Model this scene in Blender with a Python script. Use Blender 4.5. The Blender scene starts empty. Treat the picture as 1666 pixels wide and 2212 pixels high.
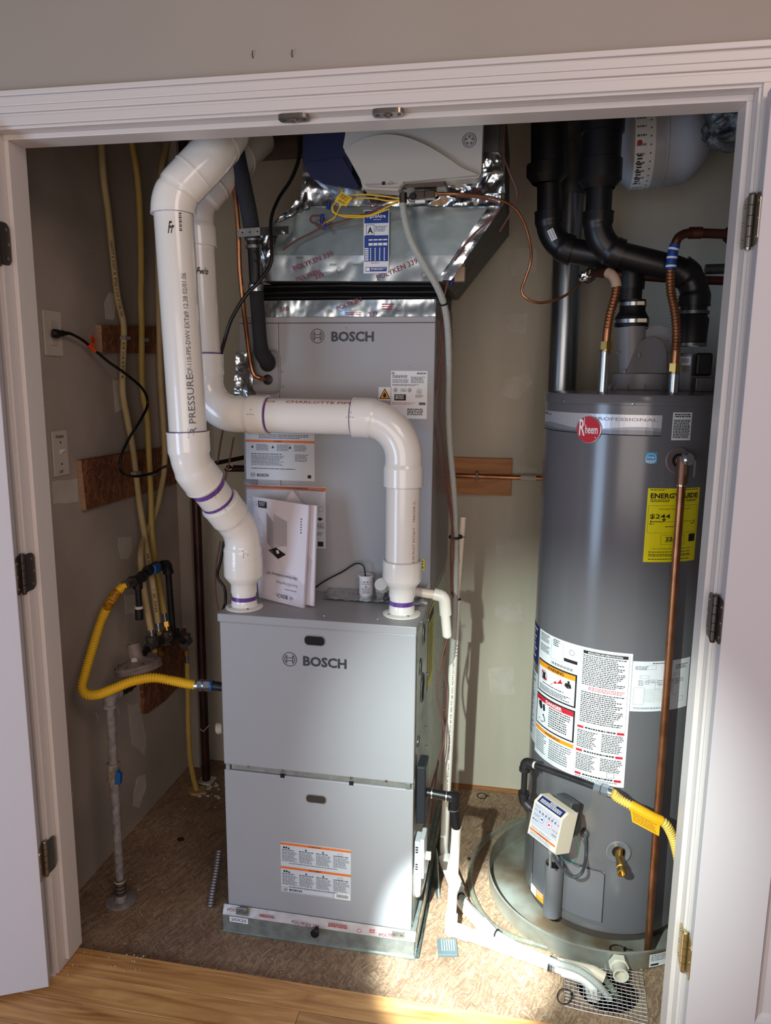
import bpy, bmesh, math, random
from mathutils import Vector, Matrix, noise
random.seed(7)
S = bpy.context.scene
COL = S.collection
V = Vector
# ------------------------------------------------------------------ camera
CX, CY, CZ = 0.37783, -1.51777, 1.53131
YAW, PITCH, ROLL, FPX = 0.18355, -0.17842, 0.00923, 1620.6
IW, IH = 1666, 2212
def cam_axes():
    cy, sy = math.cos(YAW), math.sin(YAW)
    f = V((-sy*math.cos(PITCH), cy*math.cos(PITCH), math.sin(PITCH)))
    r0 = V((cy, sy, 0)); u0 = r0.cross(f)
    return (r0*math.cos(ROLL)+u0*math.sin(ROLL), u0*math.cos(ROLL)-r0*math.sin(ROLL), f)
RX, UY, FW = cam_axes()
CAM = V((CX, CY, CZ))
cd = bpy.data.cameras.new('camera'); co = bpy.data.objects.new('camera', cd); COL.objects.link(co)
M = Matrix((RX, UY, -FW)).transposed().to_4x4(); M.translation = CAM
co.matrix_world = M
cd.sensor_fit = 'HORIZONTAL'; cd.sensor_width = 36.0; cd.lens = FPX/IW*36.0; cd.clip_start = 0.02
S.camera = co
# ------------------------------------------------------------------ light and exposure
S.view_settings.view_transform = 'Standard'; S.view_settings.look = 'None'
S.view_settings.gamma = 1; S.view_settings.use_curve_mapping = False
S.view_settings.exposure = 0.0
w = bpy.data.worlds.new('world'); S.world = w; w.use_nodes = True
w.node_tree.nodes['Background'].inputs[0].default_value = (0.80, 0.82, 0.90, 1)
w.node_tree.nodes['Background'].inputs[1].default_value = 0.12
def area(name, loc, tgt, sx, sy, power, rgb):
    d = bpy.data.lights.new(name, 'AREA'); d.shape = 'RECTANGLE'; d.size = sx; d.size_y = sy
    d.energy = power; d.color = rgb
    o = bpy.data.objects.new(name, d); COL.objects.link(o); o.location = loc
    o.rotation_euler = (V(tgt)-V(loc)).to_track_quat('-Z', 'Y').to_euler(); return o
def spot(name, loc, tgt, ang, blend, power, rgb, size=.012):
    d = bpy.data.lights.new(name, 'SPOT'); d.spot_size = math.radians(ang); d.spot_blend = blend
    d.energy = power; d.color = rgb; d.shadow_soft_size = size
    o = bpy.data.objects.new(name, d); COL.objects.link(o); o.location = loc
    o.rotation_euler = (V(tgt)-V(loc)).to_track_quat('-Z', 'Y').to_euler(); return o
area('ceiling_lamp', (1.3, -1.7, 2.55), (0.0, 0.2, 1.0), 0.8, 0.8, 13, (1.0, 0.76, 0.66))
area('window_light', (-2.0, -2.15, 0.75), (0.6, 0.2, 0.6), 0.8, 1.4, 36, (0.52, 0.72, 1.0))
area('room_fill', (0.3, -3.0, 1.25), (0.1, 0.5, 1.5), 2.0, 1.4, 31, (1.0, 0.88, 0.80))
FL = (0.06, -1.15, 1.42)
spot('torch_beam', FL, (0.275, 0.27, 0.0), 15.5, 0.6, 900, (0.84, 0.98, 0.97))
spot('torch_spill', FL, (0.60, 0.85, 0.12), 46, 1.0, 210, (0.84, 0.99, 0.92))

# ------------------------------------------------------------------ helpers
def A(u, v, x=None, y=None, z=None):
    """point seen at photograph pixel (u, v) lying on the given plane of the room"""
    d = FW + RX*((u-IW/2)/FPX) - UY*((v-IH/2)/FPX)
    if x is not None: t = (x-CX)/d.x
    elif y is not None: t = (y-CY)/d.y
    else: t = (z-CZ)/d.z
    return CAM + d*t
def PJ(p):
    d = V(p)-CAM; k = d.dot(FW)
    return (IW/2+FPX*d.dot(RX)/k, IH/2-FPX*d.dot(UY)/k)
def s2l(c):
    c /= 255.0
    return c/12.92 if c <= .04045 else ((c+.055)/1.055)**2.4
MATS = {}
def mat(name, rgb=(200, 200, 200), rough=.5, metal=0.0, var=0.0, scale=8.0, bump=0.0, bscale=60.0, rgb2=None, trans=0.0, spec=.5, emit=0, coat=0, stretch=None, alpha=1.0, ior=1.45):
    if name in MATS: return MATS[name]
    m = bpy.data.materials.new(name); m.use_nodes = True; MATS[name] = m
    nt = m.node_tree; b = nt.nodes['Principled BSDF']
    c = tuple(s2l(x) for x in rgb)+(1,)
    b.inputs['Base Color'].default_value = c
    b.inputs['Roughness'].default_value = rough; b.inputs['Metallic'].default_value = metal
    b.inputs['Specular IOR Level'].default_value = spec; b.inputs['IOR'].default_value = ior
    b.inputs['Transmission Weight'].default_value = trans
    b.inputs['Coat Weight'].default_value = coat; b.inputs['Alpha'].default_value = alpha
    tc = nt.nodes.new('ShaderNodeTexCoord'); mp = nt.nodes.new('ShaderNodeMapping')
    nt.links.new(tc.outputs['Object'], mp.inputs[0])
    if stretch: mp.inputs['Scale'].default_value = stretch
    if var or rgb2:
        n = nt.nodes.new('ShaderNodeTexNoise'); n.inputs['Scale'].default_value = scale; n.inputs['Detail'].default_value = 6
        nt.links.new(mp.outputs[0], n.inputs[0])
        mx = nt.nodes.new('ShaderNodeMix'); mx.data_type = 'RGBA'
        r = nt.nodes.new('ShaderNodeMapRange'); r.inputs[1].default_value = .35; r.inputs[2].default_value = .65
        nt.links.new(n.outputs['Fac'], r.inputs[0]); nt.links.new(r.outputs[0], mx.inputs[0])
        c2 = tuple(s2l(x) for x in rgb2)+(1,) if rgb2 else tuple(x*(1-var) for x in c[:3])+(1,)
        mx.inputs[6].default_value = c; mx.inputs[7].default_value = c2
        nt.links.new(mx.outputs[2], b.inputs['Base Color'])
    if bump:
        n = nt.nodes.new('ShaderNodeTexNoise'); n.inputs['Scale'].default_value = bscale; n.inputs['Detail'].default_value = 4
        nt.links.new(mp.outputs[0], n.inputs[0])
        bp = nt.nodes.new('ShaderNodeBump'); bp.inputs['Strength'].default_value = bump; bp.inputs['Distance'].default_value = .01
        nt.links.new(n.outputs['Fac'], bp.inputs['Height']); nt.links.new(bp.outputs[0], b.inputs['Normal'])
    if name == 'clear_plastic_bag':
        nt.links.remove(b.inputs['Normal'].links[0]); nt.links.new(bp.outputs[0], b.inputs['Coat Normal'])
    return m
def osb(name, base, light, dark, seedoff=0):
    m = bpy.data.materials.new(name); m.use_nodes = True; MATS[name] = m; nt = m.node_tree; b = nt.nodes['Principled BSDF']
    L = nt.links; tc = nt.nodes.new('ShaderNodeTexCoord'); acc = None
    wn = nt.nodes.new('ShaderNodeTexNoise'); wn.inputs['Scale'].default_value = 9; wn.inputs['Detail'].default_value = 3; L.new(tc.outputs['Object'], wn.inputs[0])
    wv = nt.nodes.new('ShaderNodeVectorMath'); wv.operation = 'MULTIPLY_ADD'; wv.inputs[1].default_value = (.05, .05, .05); L.new(wn.outputs['Color'], wv.inputs[0]); L.new(tc.outputs['Object'], wv.inputs[2])
    for i, (ang, s) in enumerate(((0.3, 1), (1.25, 1.2), (2.2, .9), (2.8, 1.5), (.8, 1.7), (1.9, 1.3))):
        m0 = nt.nodes.new('ShaderNodeMapping'); m0.inputs['Rotation'].default_value = (0, 0, ang) if not seedoff else (ang, 0, 0)
        mp = nt.nodes.new('ShaderNodeMapping')
        mp.inputs['Scale'].default_value = (28*s, 200*s, 50*s) if not seedoff else (40*s, 17*s, 80*s); mp.inputs['Location'].default_value = (seedoff+i*3.1, i*1.7, 0)
        L.new(wv.outputs[0], m0.inputs[0]); L.new(m0.outputs[0], mp.inputs[0])
        vo = nt.nodes.new('ShaderNodeTexVoronoi'); L.new(mp.outputs[0], vo.inputs[0]); vo.inputs['Scale'].default_value = 1
        sp = nt.nodes.new('ShaderNodeSeparateColor'); L.new(vo.outputs['Color'], sp.inputs[0])
        if acc is None: acc = sp.outputs[0]
        else:
            mx = nt.nodes.new('ShaderNodeMath'); mx.operation = 'GREATER_THAN'; mx.inputs[1].default_value = .55; L.new(sp.outputs[1], mx.inputs[0])
            mm = nt.nodes.new('ShaderNodeMix'); mm.data_type = 'FLOAT'
            L.new(mx.outputs[0], mm.inputs[0]); L.new(acc, mm.inputs[2]); L.new(sp.outputs[0], mm.inputs[3]); acc = mm.outputs[0]
    n = nt.nodes.new('ShaderNodeTexNoise'); n.inputs['Scale'].default_value = 5; n.inputs['Detail'].default_value = 8; L.new(tc.outputs['Object'], n.inputs[0])
    ad = nt.nodes.new('ShaderNodeMath'); ad.operation = 'MULTIPLY_ADD'; ad.inputs[1].default_value = .42; L.new(acc, ad.inputs[0]); 
    n2 = nt.nodes.new('ShaderNodeMath'); n2.operation = 'MULTIPLY'; n2.inputs[1].default_value = .65; L.new(n.outputs['Fac'], n2.inputs[0]); L.new(n2.outputs[0], ad.inputs[2])
    cr = nt.nodes.new('ShaderNodeValToRGB'); e = cr.color_ramp.elements
    e[0].position = .1; e[0].color = tuple(s2l(x) for x in dark)+(1,); e[1].position = .9; e[1].color = tuple(s2l(x) for x in light)+(1,)
    k = e.new(.5); k.color = tuple(s2l(x) for x in base)+(1,)
    L.new(ad.outputs[0], cr.inputs[0]); L.new(cr.outputs[0], b.inputs['Base Color'])
    bp = nt.nodes.new('ShaderNodeBump'); bp.inputs['Strength'].default_value = .6; bp.inputs['Distance'].default_value = .002
    L.new(acc, bp.inputs['Height']); L.new(bp.outputs[0], b.inputs['Normal']); b.inputs['Roughness'].default_value = .75
    return m
def wood(name, a, c, rough=.35, axis=(1.5, 22, 22)):
    m = bpy.data.materials.new(name); m.use_nodes = True; MATS[name] = m; nt = m.node_tree; b = nt.nodes['Principled BSDF']; L = nt.links
    tc = nt.nodes.new('ShaderNodeTexCoord'); mp = nt.nodes.new('ShaderNodeMapping'); mp.inputs['Scale'].default_value = axis
    oi = nt.nodes.new('ShaderNodeObjectInfo'); av = nt.nodes.new('ShaderNodeVectorMath'); av.operation = 'ADD'
    ml = nt.nodes.new('ShaderNodeMath'); ml.operation = 'MULTIPLY'; ml.inputs[1].default_value = 9.0; L.new(oi.outputs['Random'], ml.inputs[0])
    L.new(tc.outputs['Object'], av.inputs[0]); L.new(ml.outputs[0], av.inputs[1]); L.new(av.outputs[0], mp.inputs[0])
    n = nt.nodes.new('ShaderNodeTexNoise'); n.inputs['Scale'].default_value = 2.2; n.inputs['Detail'].default_value = 8; n.inputs['Distortion'].default_value = 1.2; L.new(mp.outputs[0], n.inputs[0])
    cr = nt.nodes.new('ShaderNodeValToRGB'); e = cr.color_ramp.elements
    e[0].position = .3; e[0].color = tuple(s2l(x) for x in a)+(1,); e[1].position = .68; e[1].color = tuple(s2l(x) for x in c)+(1,)
    L.new(n.outputs['Fac'], cr.inputs[0])
    hs = nt.nodes.new('ShaderNodeHueSaturation'); r = nt.nodes.new('ShaderNodeMapRange'); r.inputs[3].default_value = .82; r.inputs[4].default_value = 1.15
    L.new(oi.outputs['Random'], r.inputs[0]); L.new(r.outputs[0], hs.inputs['Value']); L.new(cr.outputs[0], hs.inputs['Color'])
    L.new(hs.outputs[0], b.inputs['Base Color']); b.inputs['Roughness'].default_value = rough
    return m

class MB:
    def __init__(s): s.v = []; s.f = []; s.m = []; s.sm = []
    def add(s, vs, fs, mi=0, smooth=False):
        o = len(s.v); s.v += [tuple(x) for x in vs]
        for f in fs: s.f.append([i+o for i in f]); s.m.append(mi); s.sm.append(smooth)
        return s
    def quad(s, a, b, c, d, mi=0): return s.add([a, b, c, d], [(0, 1, 2, 3)], mi)
    def box(s, a, b, mi=0, mx=None):
        x0, y0, z0 = a; x1, y1, z1 = b
        vs = [V(p) for p in ((x0, y0, z0), (x1, y0, z0), (x1, y1, z0), (x0, y1, z0), (x0, y0, z1), (x1, y0, z1), (x1, y1, z1), (x0, y1, z1))]
        if mx is not None: vs = [mx @ p for p in vs]
        return s.add(vs, [(3, 2, 1, 0), (4, 5, 6, 7), (0, 1, 5, 4), (1, 2, 6, 5), (2, 3, 7, 6), (3, 0, 4, 7)], mi)
    def prism(s, poly, off, mi=0, smooth=False):
        n = len(poly); off = V(off); p = [V(q) for q in poly]
        vs = p+[q+off for q in p]
        s.add(vs, [tuple(range(n-1, -1, -1)), tuple(range(n, 2*n))], mi)
        s.add(vs, [(i, (i+1) % n, n+(i+1) % n, n+i) for i in range(n)], mi, smooth); return s
    def tube(s, path, r, seg=16, mi=0, caps=True, closed=False, smooth=True):
        path = [V(p) for p in path]; n = len(path); rs = r if isinstance(r, (list, tuple)) else [r]*n
        vs = []; nrm = None
        for i in range(n):
            a = path[i-1] if (i > 0 or closed) else path[i]; b = path[(i+1) % n] if (i < n-1 or closed) else path[i]
            t = b-a
            if t.length < 1e-9: t = V((0, 0, 1))
            t.normalize()
            if nrm is None:
                nrm = t.cross(V((0, 0, 1)) if abs(t.z) < .9 else V((1, 0, 0))).normalized()
            else:
                nrm = nrm-t*nrm.dot(t)
                nrm = nrm.normalized() if nrm.length > 1e-6 else t.orthogonal().normalized()
            bn = t.cross(nrm)
            for k in range(seg):
                an = 2*math.pi*k/seg
                vs.append(path[i]+(nrm*math.cos(an)+bn*math.sin(an))*rs[i])
        fs = []
        for i in range(n if closed else n-1):
            j = (i+1) % n
            for k in range(seg):
                fs.append((i*seg+k, i*seg+(k+1) % seg, j*seg+(k+1) % seg, j*seg+k))
        s.add(vs, fs, mi, smooth)
        if caps and not closed:
            s.add(vs[:seg], [tuple(range(seg-1, -1, -1))], mi); s.add(vs[-seg:], [tuple(range(seg))], mi)
        return s
    def lathe(s, prof, o, ax=(0, 0, 1), seg=32, mi=0, smooth=True):
        o = V(o); ax = V(ax).normalized(); a = ax.cross(V((0, 0, 1)) if abs(ax.z) < .9 else V((0, 1, 0))).normalized(); b = ax.cross(a)
        vs = []
        for (r, h) in prof:
            for k in range(seg):
                an = 2*math.pi*k/seg; vs.append(o+ax*h+(a*math.cos(an)+b*math.sin(an))*max(r, 1e-5))
        runs = [[0, 1]]                                   # split the shading at sharp corners of the profile
        for i in range(2, len(prof)):
            a_ = V((prof[i-1][0]-prof[i-2][0], prof[i-1][1]-prof[i-2][1])); b_ = V((prof[i][0]-prof[i-1][0], prof[i][1]-prof[i-1][1]))
            if a_.length > 1e-9 and b_.length > 1e-9 and a_.angle(b_) > .7: runs.append([i-1, i])
            else: runs[-1].append(i)
        for run in runs:
            sv = [p for i in run for p in vs[i*seg:(i+1)*seg]]
            s.add(sv, [(i*seg+k, i*seg+(k+1) % seg, (i+1)*seg+(k+1) % seg, (i+1)*seg+k) for i in range(len(run)-1) for k in range(seg)], mi, smooth)
        return s
    def cyl(s, a, b, r, seg=20, mi=0):
        a = V(a); b = V(b); L = (b-a).length
        return s.lathe([(0, 0), (r, 0), (r, 0), (r, L), (r, L), (0, L)], a, b-a, seg, mi, False) if False else s.tube([a, b], r, seg, mi)
    def hexn(s, a, b, r, mi=0): return s.tube([a, b], r, 6, mi, smooth=False)
    def build(s, name, mats, parent=None, bevel=0, seg=2, solid=0):
        me = bpy.data.meshes.new(name)
        org = V((0, 0, 0))
        me.from_pydata(s.v, [], s.f)
        if not isinstance(mats, (list, tuple)): mats = [mats]
        for m in mats: me.materials.append(m)
        me.polygons.foreach_set('material_index', s.m); me.polygons.foreach_set('use_smooth', s.sm)
        bm = bmesh.new(); bm.from_mesh(me)
        bmesh.ops.recalc_face_normals(bm, faces=bm.faces) if len(bm.faces) < 60000 else None
        bm.to_mesh(me); bm.free(); me.update()
        o = bpy.data.objects.new(name, me); COL.objects.link(o)
        if parent is not None:
            o.parent = parent; o.matrix_parent_inverse = PINV.get(parent.name, Matrix())
        if bevel:
            md = o.modifiers.new('bevel', 'BEVEL'); md.width = bevel; md.segments = seg; md.limit_method = 'ANGLE'; md.angle_limit = .6
            md.harden_normals = False
        if solid:
            md = o.modifiers.new('solid', 'SOLIDIFY'); md.thickness = solid; md.offset = 0
        return o
PINV = {}
def thing(name, label, cat, loc=(0, 0, 0), group=None):
    o = bpy.data.objects.new(name, None); COL.objects.link(o); o.location = loc; o.empty_display_size = .05
    o['label'] = label; o['category'] = cat
    if group: o['group'] = group
    PINV[o.name] = Matrix.Translation(V(loc)).inverted(); return o
def tag(o, label, cat, group=None):
    o['label'] = label; o['category'] = cat
    if group: o['group'] = group
    return o
def struct(o): o['kind'] = 'structure'; return o
def stuff(o): o['kind'] = 'stuff'; return o
def fillet(pts, r, n=8):
    pts = [V(p) for p in pts]; out = [pts[0]]
    for i in range(1, len(pts)-1):
        rr = r[i-1] if isinstance(r, (list, tuple)) else r
        a = pts[i-1]-pts[i]; b = pts[i+1]-pts[i]; la, lb = a.length, b.length; a.normalize(); b.normalize()
        th = a.angle(b)
        if th > 3.1 or rr <= 0: out.append(pts[i]); continue
        d = min(rr/math.tan(th/2), la*.49, lb*.49); R = d*math.tan(th/2)
        c = pts[i]+(a+b).normalized()*(R/math.sin(th/2))
        p0 = pts[i]+a*d-c; p1 = pts[i]+b*d-c; om = p0.angle(p1)
        for k in range(n+1):
            t = k/n; out.append(c+(p0*math.sin((1-t)*om)+p1*math.sin(t*om))/math.sin(om))
    out.append(pts[-1]); return out
def spline(pts, n=8):
    pts = [V(p) for p in pts]; P = [pts[0]*2-pts[1]]+pts+[pts[-1]*2-pts[-2]]; out = []
    for i in range(1, len(P)-2):
        p0, p1, p2, p3 = P[i-1:i+3]
        for k in range(n):
            t = k/n; out.append(.5*((2*p1)+(p2-p0)*t+(2*p0-5*p1+4*p2-p3)*t*t+(3*p1-p0-3*p2+p3)*t**3))
    out.append(pts[-1]); return out
def clen(path):
    L = [0]
    for i in range(1, len(path)): L.append(L[-1]+(path[i]-path[i-1]).length)
    return L
def sub(path, s0, s1, step=.008):
    L = clen(path); s0 = max(0, s0); s1 = min(L[-1], s1); n = max(2, int((s1-s0)/step)+1); out = []; j = 0
    for k in range(n):
        s = s0+(s1-s0)*k/(n-1)
        while j < len(L)-2 and L[j+1] < s: j += 1
        t = (s-L[j])/max(1e-9, L[j+1]-L[j]); out.append(path[j].lerp(path[j+1], min(1, max(0, t))))
    return out
def sof(path, u, v):
    L = clen(path); best = (1e9, 0)
    for i in range(len(path)-1):
        for k in range(12):
            t = k/12; p = path[i].lerp(path[i+1], t); q = PJ(p); d = (q[0]-u)**2+(q[1]-v)**2
            if d < best[0]: best = (d, L[i]+(L[i+1]-L[i])*t)
    return best[1]
def ribbed(mb, path, r, pitch, amp, seg=12, mi=0, sharp=False):
    L = clen(path)[-1]; p = sub(path, 0, L, pitch/4)
    rs = [r+amp*math.sin(2*math.pi*(i/4.0)) for i in range(len(p))]
    mb.tube(p, rs, seg, mi)
TH = thing

# ---------- flat print / stickers
_tc = {}
def textmesh(t, bold=0.0, italic=0.0):
    k = (t, bold, italic)
    if k in _tc: return _tc[k]
    c = bpy.data.curves.new('t', 'FONT'); c.body = t; c.size = 1; c.offset = bold; c.shear = italic; c.resolution_u = 2
    o = bpy.data.objects.new('t', c); COL.objects.link(o)
    dg = bpy.context.evaluated_depsgraph_get(); me = o.evaluated_get(dg).to_mesh()
    vs = [v.co.copy() for v in me.vertices]; fs = [tuple(p.vertices) for p in me.polygons]
    o.evaluated_get(dg).to_mesh_clear(); bpy.data.objects.remove(o); bpy.data.curves.remove(c)
    if vs:
        x0 = min(v.x for v in vs); x1 = max(v.x for v in vs); y0 = min(v.y for v in vs); y1 = max(v.y for v in vs)
    else: x0 = y0 = 0; x1 = y1 = 1
    _tc[k] = (vs, fs, x0, x1, y0, y1); return _tc[k]
class Print:
    """flat printed matter; fn(a, b, h) maps millimetre-like label coords (a right, b up, metres) to the surface"""
    def __init__(s, fn, w, h): s.fn = fn; s.w = w; s.h = h; s.mb = MB(); s.mats = []
    def mi(s, m):
        if m not in s.mats: s.mats.append(m)
        return s.mats.index(m)
    def rect(s, u0, v0, u1, v1, m, lv=1, nu=None):
        nu = nu or max(1, int(abs(u1-u0)*s.w/.009)); k = s.mi(m); h = lv*.00025
        for i in range(nu):
            a = u0+(u1-u0)*i/nu; b = u0+(u1-u0)*(i+1)/nu
            s.mb.quad(*[s.fn(x*s.w, y*s.h, h) for x, y in ((a, v0), (b, v0), (b, v1), (a, v1))], k)
    def frame(s, u0, v0, u1, v1, t, m, lv=1):
        tu = t/s.w; tv = t/s.h
        s.rect(u0, v0, u1, v0+tv, m, lv); s.rect(u0, v1-tv, u1, v1, m, lv); s.rect(u0, v0, u0+tu, v1, m, lv); s.rect(u1-tu, v0, u1, v1, m, lv)
    def text(s, t, u0, v0, u1, v1, m, bold=0, lv=2, italic=0, rot=0, flip=False):
        vs, fs, x0, x1, y0, y1 = textmesh(t, bold, italic); k = s.mi(m); h = lv*.00025
        out = []
        for p in vs:
            a = (p.x-x0)/(x1-x0); b = (p.y-y0)/(y1-y0)
            if flip: a, b = 1-a, 1-b
            if rot == 90: a, b = 1-b, a
            if rot == -90: a, b = b, 1-a
            out.append(s.fn((u0+(u1-u0)*a)*s.w, (v0+(v1-v0)*b)*s.h, h))
        s.mb.add(out, fs, k)
    def slant(s, t, u, v, size, ang, m, bold=0, lv=2):
        vs, fs, x0, x1, y0, y1 = textmesh(t, bold, 0); k = s.mi(m); c, d = math.cos(ang), math.sin(ang)
        s.mb.add([s.fn(u*s.w+(p.x*c-p.y*d)*size, v*s.h+(p.x*d+p.y*c)*size, lv*.00025) for p in vs], fs, k)
    def rows(s, u0, v0, u1, v1, n, m, fill=.5, lv=1, seed=1, rag=.25):
        rd = random.Random(seed); ph = (v1-v0)/n
        for i in range(n):
            y1 = v1-i*ph; y0 = y1-ph*fill; x = u0; end = u1-(u1-u0)*rd.random()*rag
            while x < end-1e-4:
                wd = min(end-x, (.0022+rd.random()*.006)/s.w); s.rect(x, y0, x+wd, y1, m, lv, 1); x += wd+.0014/s.w
    def poly(s, pts, m, lv=2):
        s.mb.add([s.fn(a*s.w, b*s.h, lv*.00025) for a, b in pts], [tuple(range(len(pts)))], s.mi(m))
    def disc(s, u, v, r, m, lv=2, r0=0, n=24, sx=1):
        k = s.mi(m)
        o = [s.fn(u*s.w+r*sx*math.cos(6.28318*i/n), v*s.h+r*math.sin(6.28318*i/n), lv*.00025) for i in range(n)]
        if r0 <= 0: s.mb.add(o, [tuple(range(n))], k)
        else:
            q = [s.fn(u*s.w+r0*sx*math.cos(6.28318*i/n), v*s.h+r0*math.sin(6.28318*i/n), lv*.00025) for i in range(n)]
            s.mb.add(o+q, [(i, (i+1) % n, n+(i+1) % n, n+i) for i in range(n)], k)
    def build(s, name, parent): o = s.mb.build(name, s.mats, parent); o['kind'] = 'stuff'; return o
def planefn(o, ex, ey):
    o = V(o); ex = V(ex).normalized(); ey = V(ey).normalized(); n = ex.cross(ey)
    return lambda a, b, h: o+ex*a+ey*b+n*h
def sticker(name, fn, w, h, m, parent, label=None, nu=1, th=.0006):
    mb = MB()
    for i in range(nu):
        a, b = w*i/nu, w*(i+1)/nu
        mb.quad(fn(a, 0, -.0001), fn(b, 0, -.0001), fn(b, h, -.0001), fn(a, h, -.0001))
    o = mb.build(name, m, parent)
    if label: o['label'] = label
    return o, Print(fn, w, h)
def xz_sticker(name, u0, v0, u1, v1, y, m, parent, label=None):
    a = A(u0, v0, y=y); b = A(u1, v1, y=y)
    w = b.x-a.x; h = a.z-b.z
    return sticker(name, planefn((a.x, y-.0004, b.z), (1, 0, 0), (0, 0, 1)), w, h, m, parent, label)
#@@MATS
# ------------------------------------------------------------------ materials
wallp = mat('wall_paint', (166, 154, 144), .85, var=.05, scale=3, bump=.06, bscale=300)
closetp = mat('closet_wallboard', (188, 176, 164), .9, var=.28, scale=2.2, bump=.1, bscale=120, rgb2=(164, 151, 141))
backp = mat('back_wallboard', (202, 195, 179), .8, rgb2=(184, 176, 161), scale=2.0, bump=.08, bscale=120, stretch=(2.6, 1, .35))
mud = mat('joint_compound', (208, 200, 188), .9, var=.12, scale=20)
trimw = mat('white_trim_paint', (214, 205, 201), .38, bump=.02, bscale=90)
doorw = mat('white_door_paint', (200, 193, 197), .5, bump=.03, bscale=250)
pvc = mat('white_pvc', (232, 227, 220), .22, coat=.25)
pvc2 = mat('white_pvc_fitting', (238, 234, 228), .18, coat=.3)
pvcold = mat('aged_pvc', (224, 210, 192), .35)
purple = mat('purple_primer', (88, 52, 132), .35, rgb2=(120, 88, 160), scale=60, stretch=(1, 1, .2))
ink = mat('black_ink', (28, 26, 26), .6)
gink = mat('grey_ink', (96, 98, 104), .6)
rink = mat('red_ink', (176, 40, 44), .6)
cabg = mat('grey_cabinet_enamel', (158, 158, 162), .38, var=.02, bump=.015, bscale=900)
cabd = mat('grey_cabinet_side', (138, 136, 136), .4)
logoi = mat('logo_ink', (52, 56, 64), .4)
galv = mat('galvanized_steel', (186, 196, 192), .32, .9, rgb2=(160, 172, 168), scale=30, bump=.03, bscale=40)
galvd = mat('dull_galvanized', (120, 122, 124), .42, .85, rgb2=(96, 98, 100), scale=14, bump=.04, bscale=30)
galvp = mat('painted_galvanized', (156, 160, 156), .45, .6, rgb2=(134, 138, 134), scale=40)
foil = mat('aluminium_foil_tape', (206, 212, 218), .22, 1.0, bump=.25, bscale=22)
foil2 = mat('smooth_foil_tape', (196, 206, 212), .26, 1.0, bump=.05, bscale=12)
tink = mat('tape_ink', (134, 44, 72), .5)
blackp = mat('black_abs', (22, 21, 24), .38)
blackr = mat('black_rubber', (16, 15, 17), .5)
foam = mat('black_foam_insulation', (34, 33, 37), .9, bump=.4, bscale=200)
cop = mat('copper', (186, 128, 92), .34, .9, rgb2=(148, 100, 70), scale=18)
copd = mat('dull_copper', (120, 74, 54), .42, .85, rgb2=(94, 60, 48), scale=14)
copb = mat('dark_brown_pipe', (74, 46, 42), .42, .5, rgb2=(52, 34, 32), scale=9)
brass = mat('brass', (186, 150, 84), .3, .95)
yel = mat('yellow_tubing_jacket', (196, 166, 92), .5, rgb2=(182, 150, 76), scale=10)
yelp = mat('pale_yellow_jacket', (200, 176, 132), .55, rgb2=(184, 158, 108), scale=10)
yflex = mat('yellow_gas_connector', (238, 190, 36), .4)
yflexp = mat('pale_yellow_connector', (226, 190, 90), .45)
ytag = mat('yellow_tag', (238, 172, 24), .45)
ygreen = mat('yellow_label', (240, 224, 20), .4)
steelz = mat('zinc_plated_steel', (190, 196, 202), .25, .95)
ironb = mat('black_iron_pipe', (52, 50, 52), .42, .5, rgb2=(38, 36, 38), scale=30, bump=.1, bscale=120)
ironp = mat('painted_grey_pipe', (150, 144, 144), .6, rgb2=(118, 112, 112), scale=50, bump=.15, bscale=150)
blueh = mat('blue_handle', (24, 84, 150), .4)
paperw = mat('white_label_paper', (226, 228, 232), .5)
paperb = mat('silver_label', (200, 204, 210), .4)
orange = mat('orange_print', (226, 112, 40), .5)
amber = mat('amber_print', (240, 150, 20), .5)
redp = mat('red_print', (196, 28, 48), .5)
bluep = mat('blue_print', (22, 62, 140), .5)
navyp = mat('navy_print', (26, 36, 90), .5)
nick = mat('satin_nickel', (150, 142, 132), .32, .95)
nickd = mat('dark_nickel', (92, 82, 76), .4, .9)
hbrass = mat('gold_hinge', (196, 176, 124), .3, .9)
tankg = mat('dark_grey_tank_enamel', (104, 103, 107), .2, spec=.6, bump=.012, bscale=9, stretch=(1, 1, .25))
tankl = mat('grey_burner_door', (112, 112, 116), .25)
blowg = mat('grey_blower_plastic', (128, 125, 128), .45)
blowd = mat('dark_blower_plastic', (96, 92, 94), .5)
beige = mat('beige_control_plastic', (214, 204, 186), .4)
lilac = mat('lilac_face_print', (186, 186, 198), .5)
wirer = mat('red_brown_wire', (108, 68, 62), .5)
wirey = mat('yellow_wire', (232, 186, 30), .45)
wireg = mat('green_wire', (40, 110, 80), .5)
wireb = mat('blue_wire_nut', (30, 46, 120), .45)
clearp = mat('clear_vinyl', (214, 220, 206), .12, trans=.85, ior=1.3)
braid = mat('braided_vinyl', (206, 210, 204), .35, trans=.35, bump=.5, bscale=260, ior=1.35)
bagm = mat('clear_plastic_bag', (240, 238, 240), .06, trans=.93, ior=1.01, bump=1.0, bscale=22, coat=1.0)
bookm = mat('white_booklet', (222, 214, 222), .55)
bookg = mat('booklet_grey_print', (150, 146, 154), .6)
housew = mat('light_grey_plastic', (186, 180, 172), .42)
housen = mat('navy_plastic', (36, 40, 66), .3)
whitep = mat('white_plastic', (228, 226, 230), .4)
pineb = wood('pine_board', (150, 96, 52), (190, 132, 80), .6, (2, 20, 20))
oak = wood('hardwood_plank', (160, 104, 56), (224, 172, 110), .34, (1.4, 16, 16))
osbf = osb('strand_board_floor', (142, 114, 92), (188, 162, 132), (92, 68, 53))
osbw = osb('strand_board_brown', (112, 66, 42), (164, 108, 72), (62, 32, 22), 5)
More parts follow.
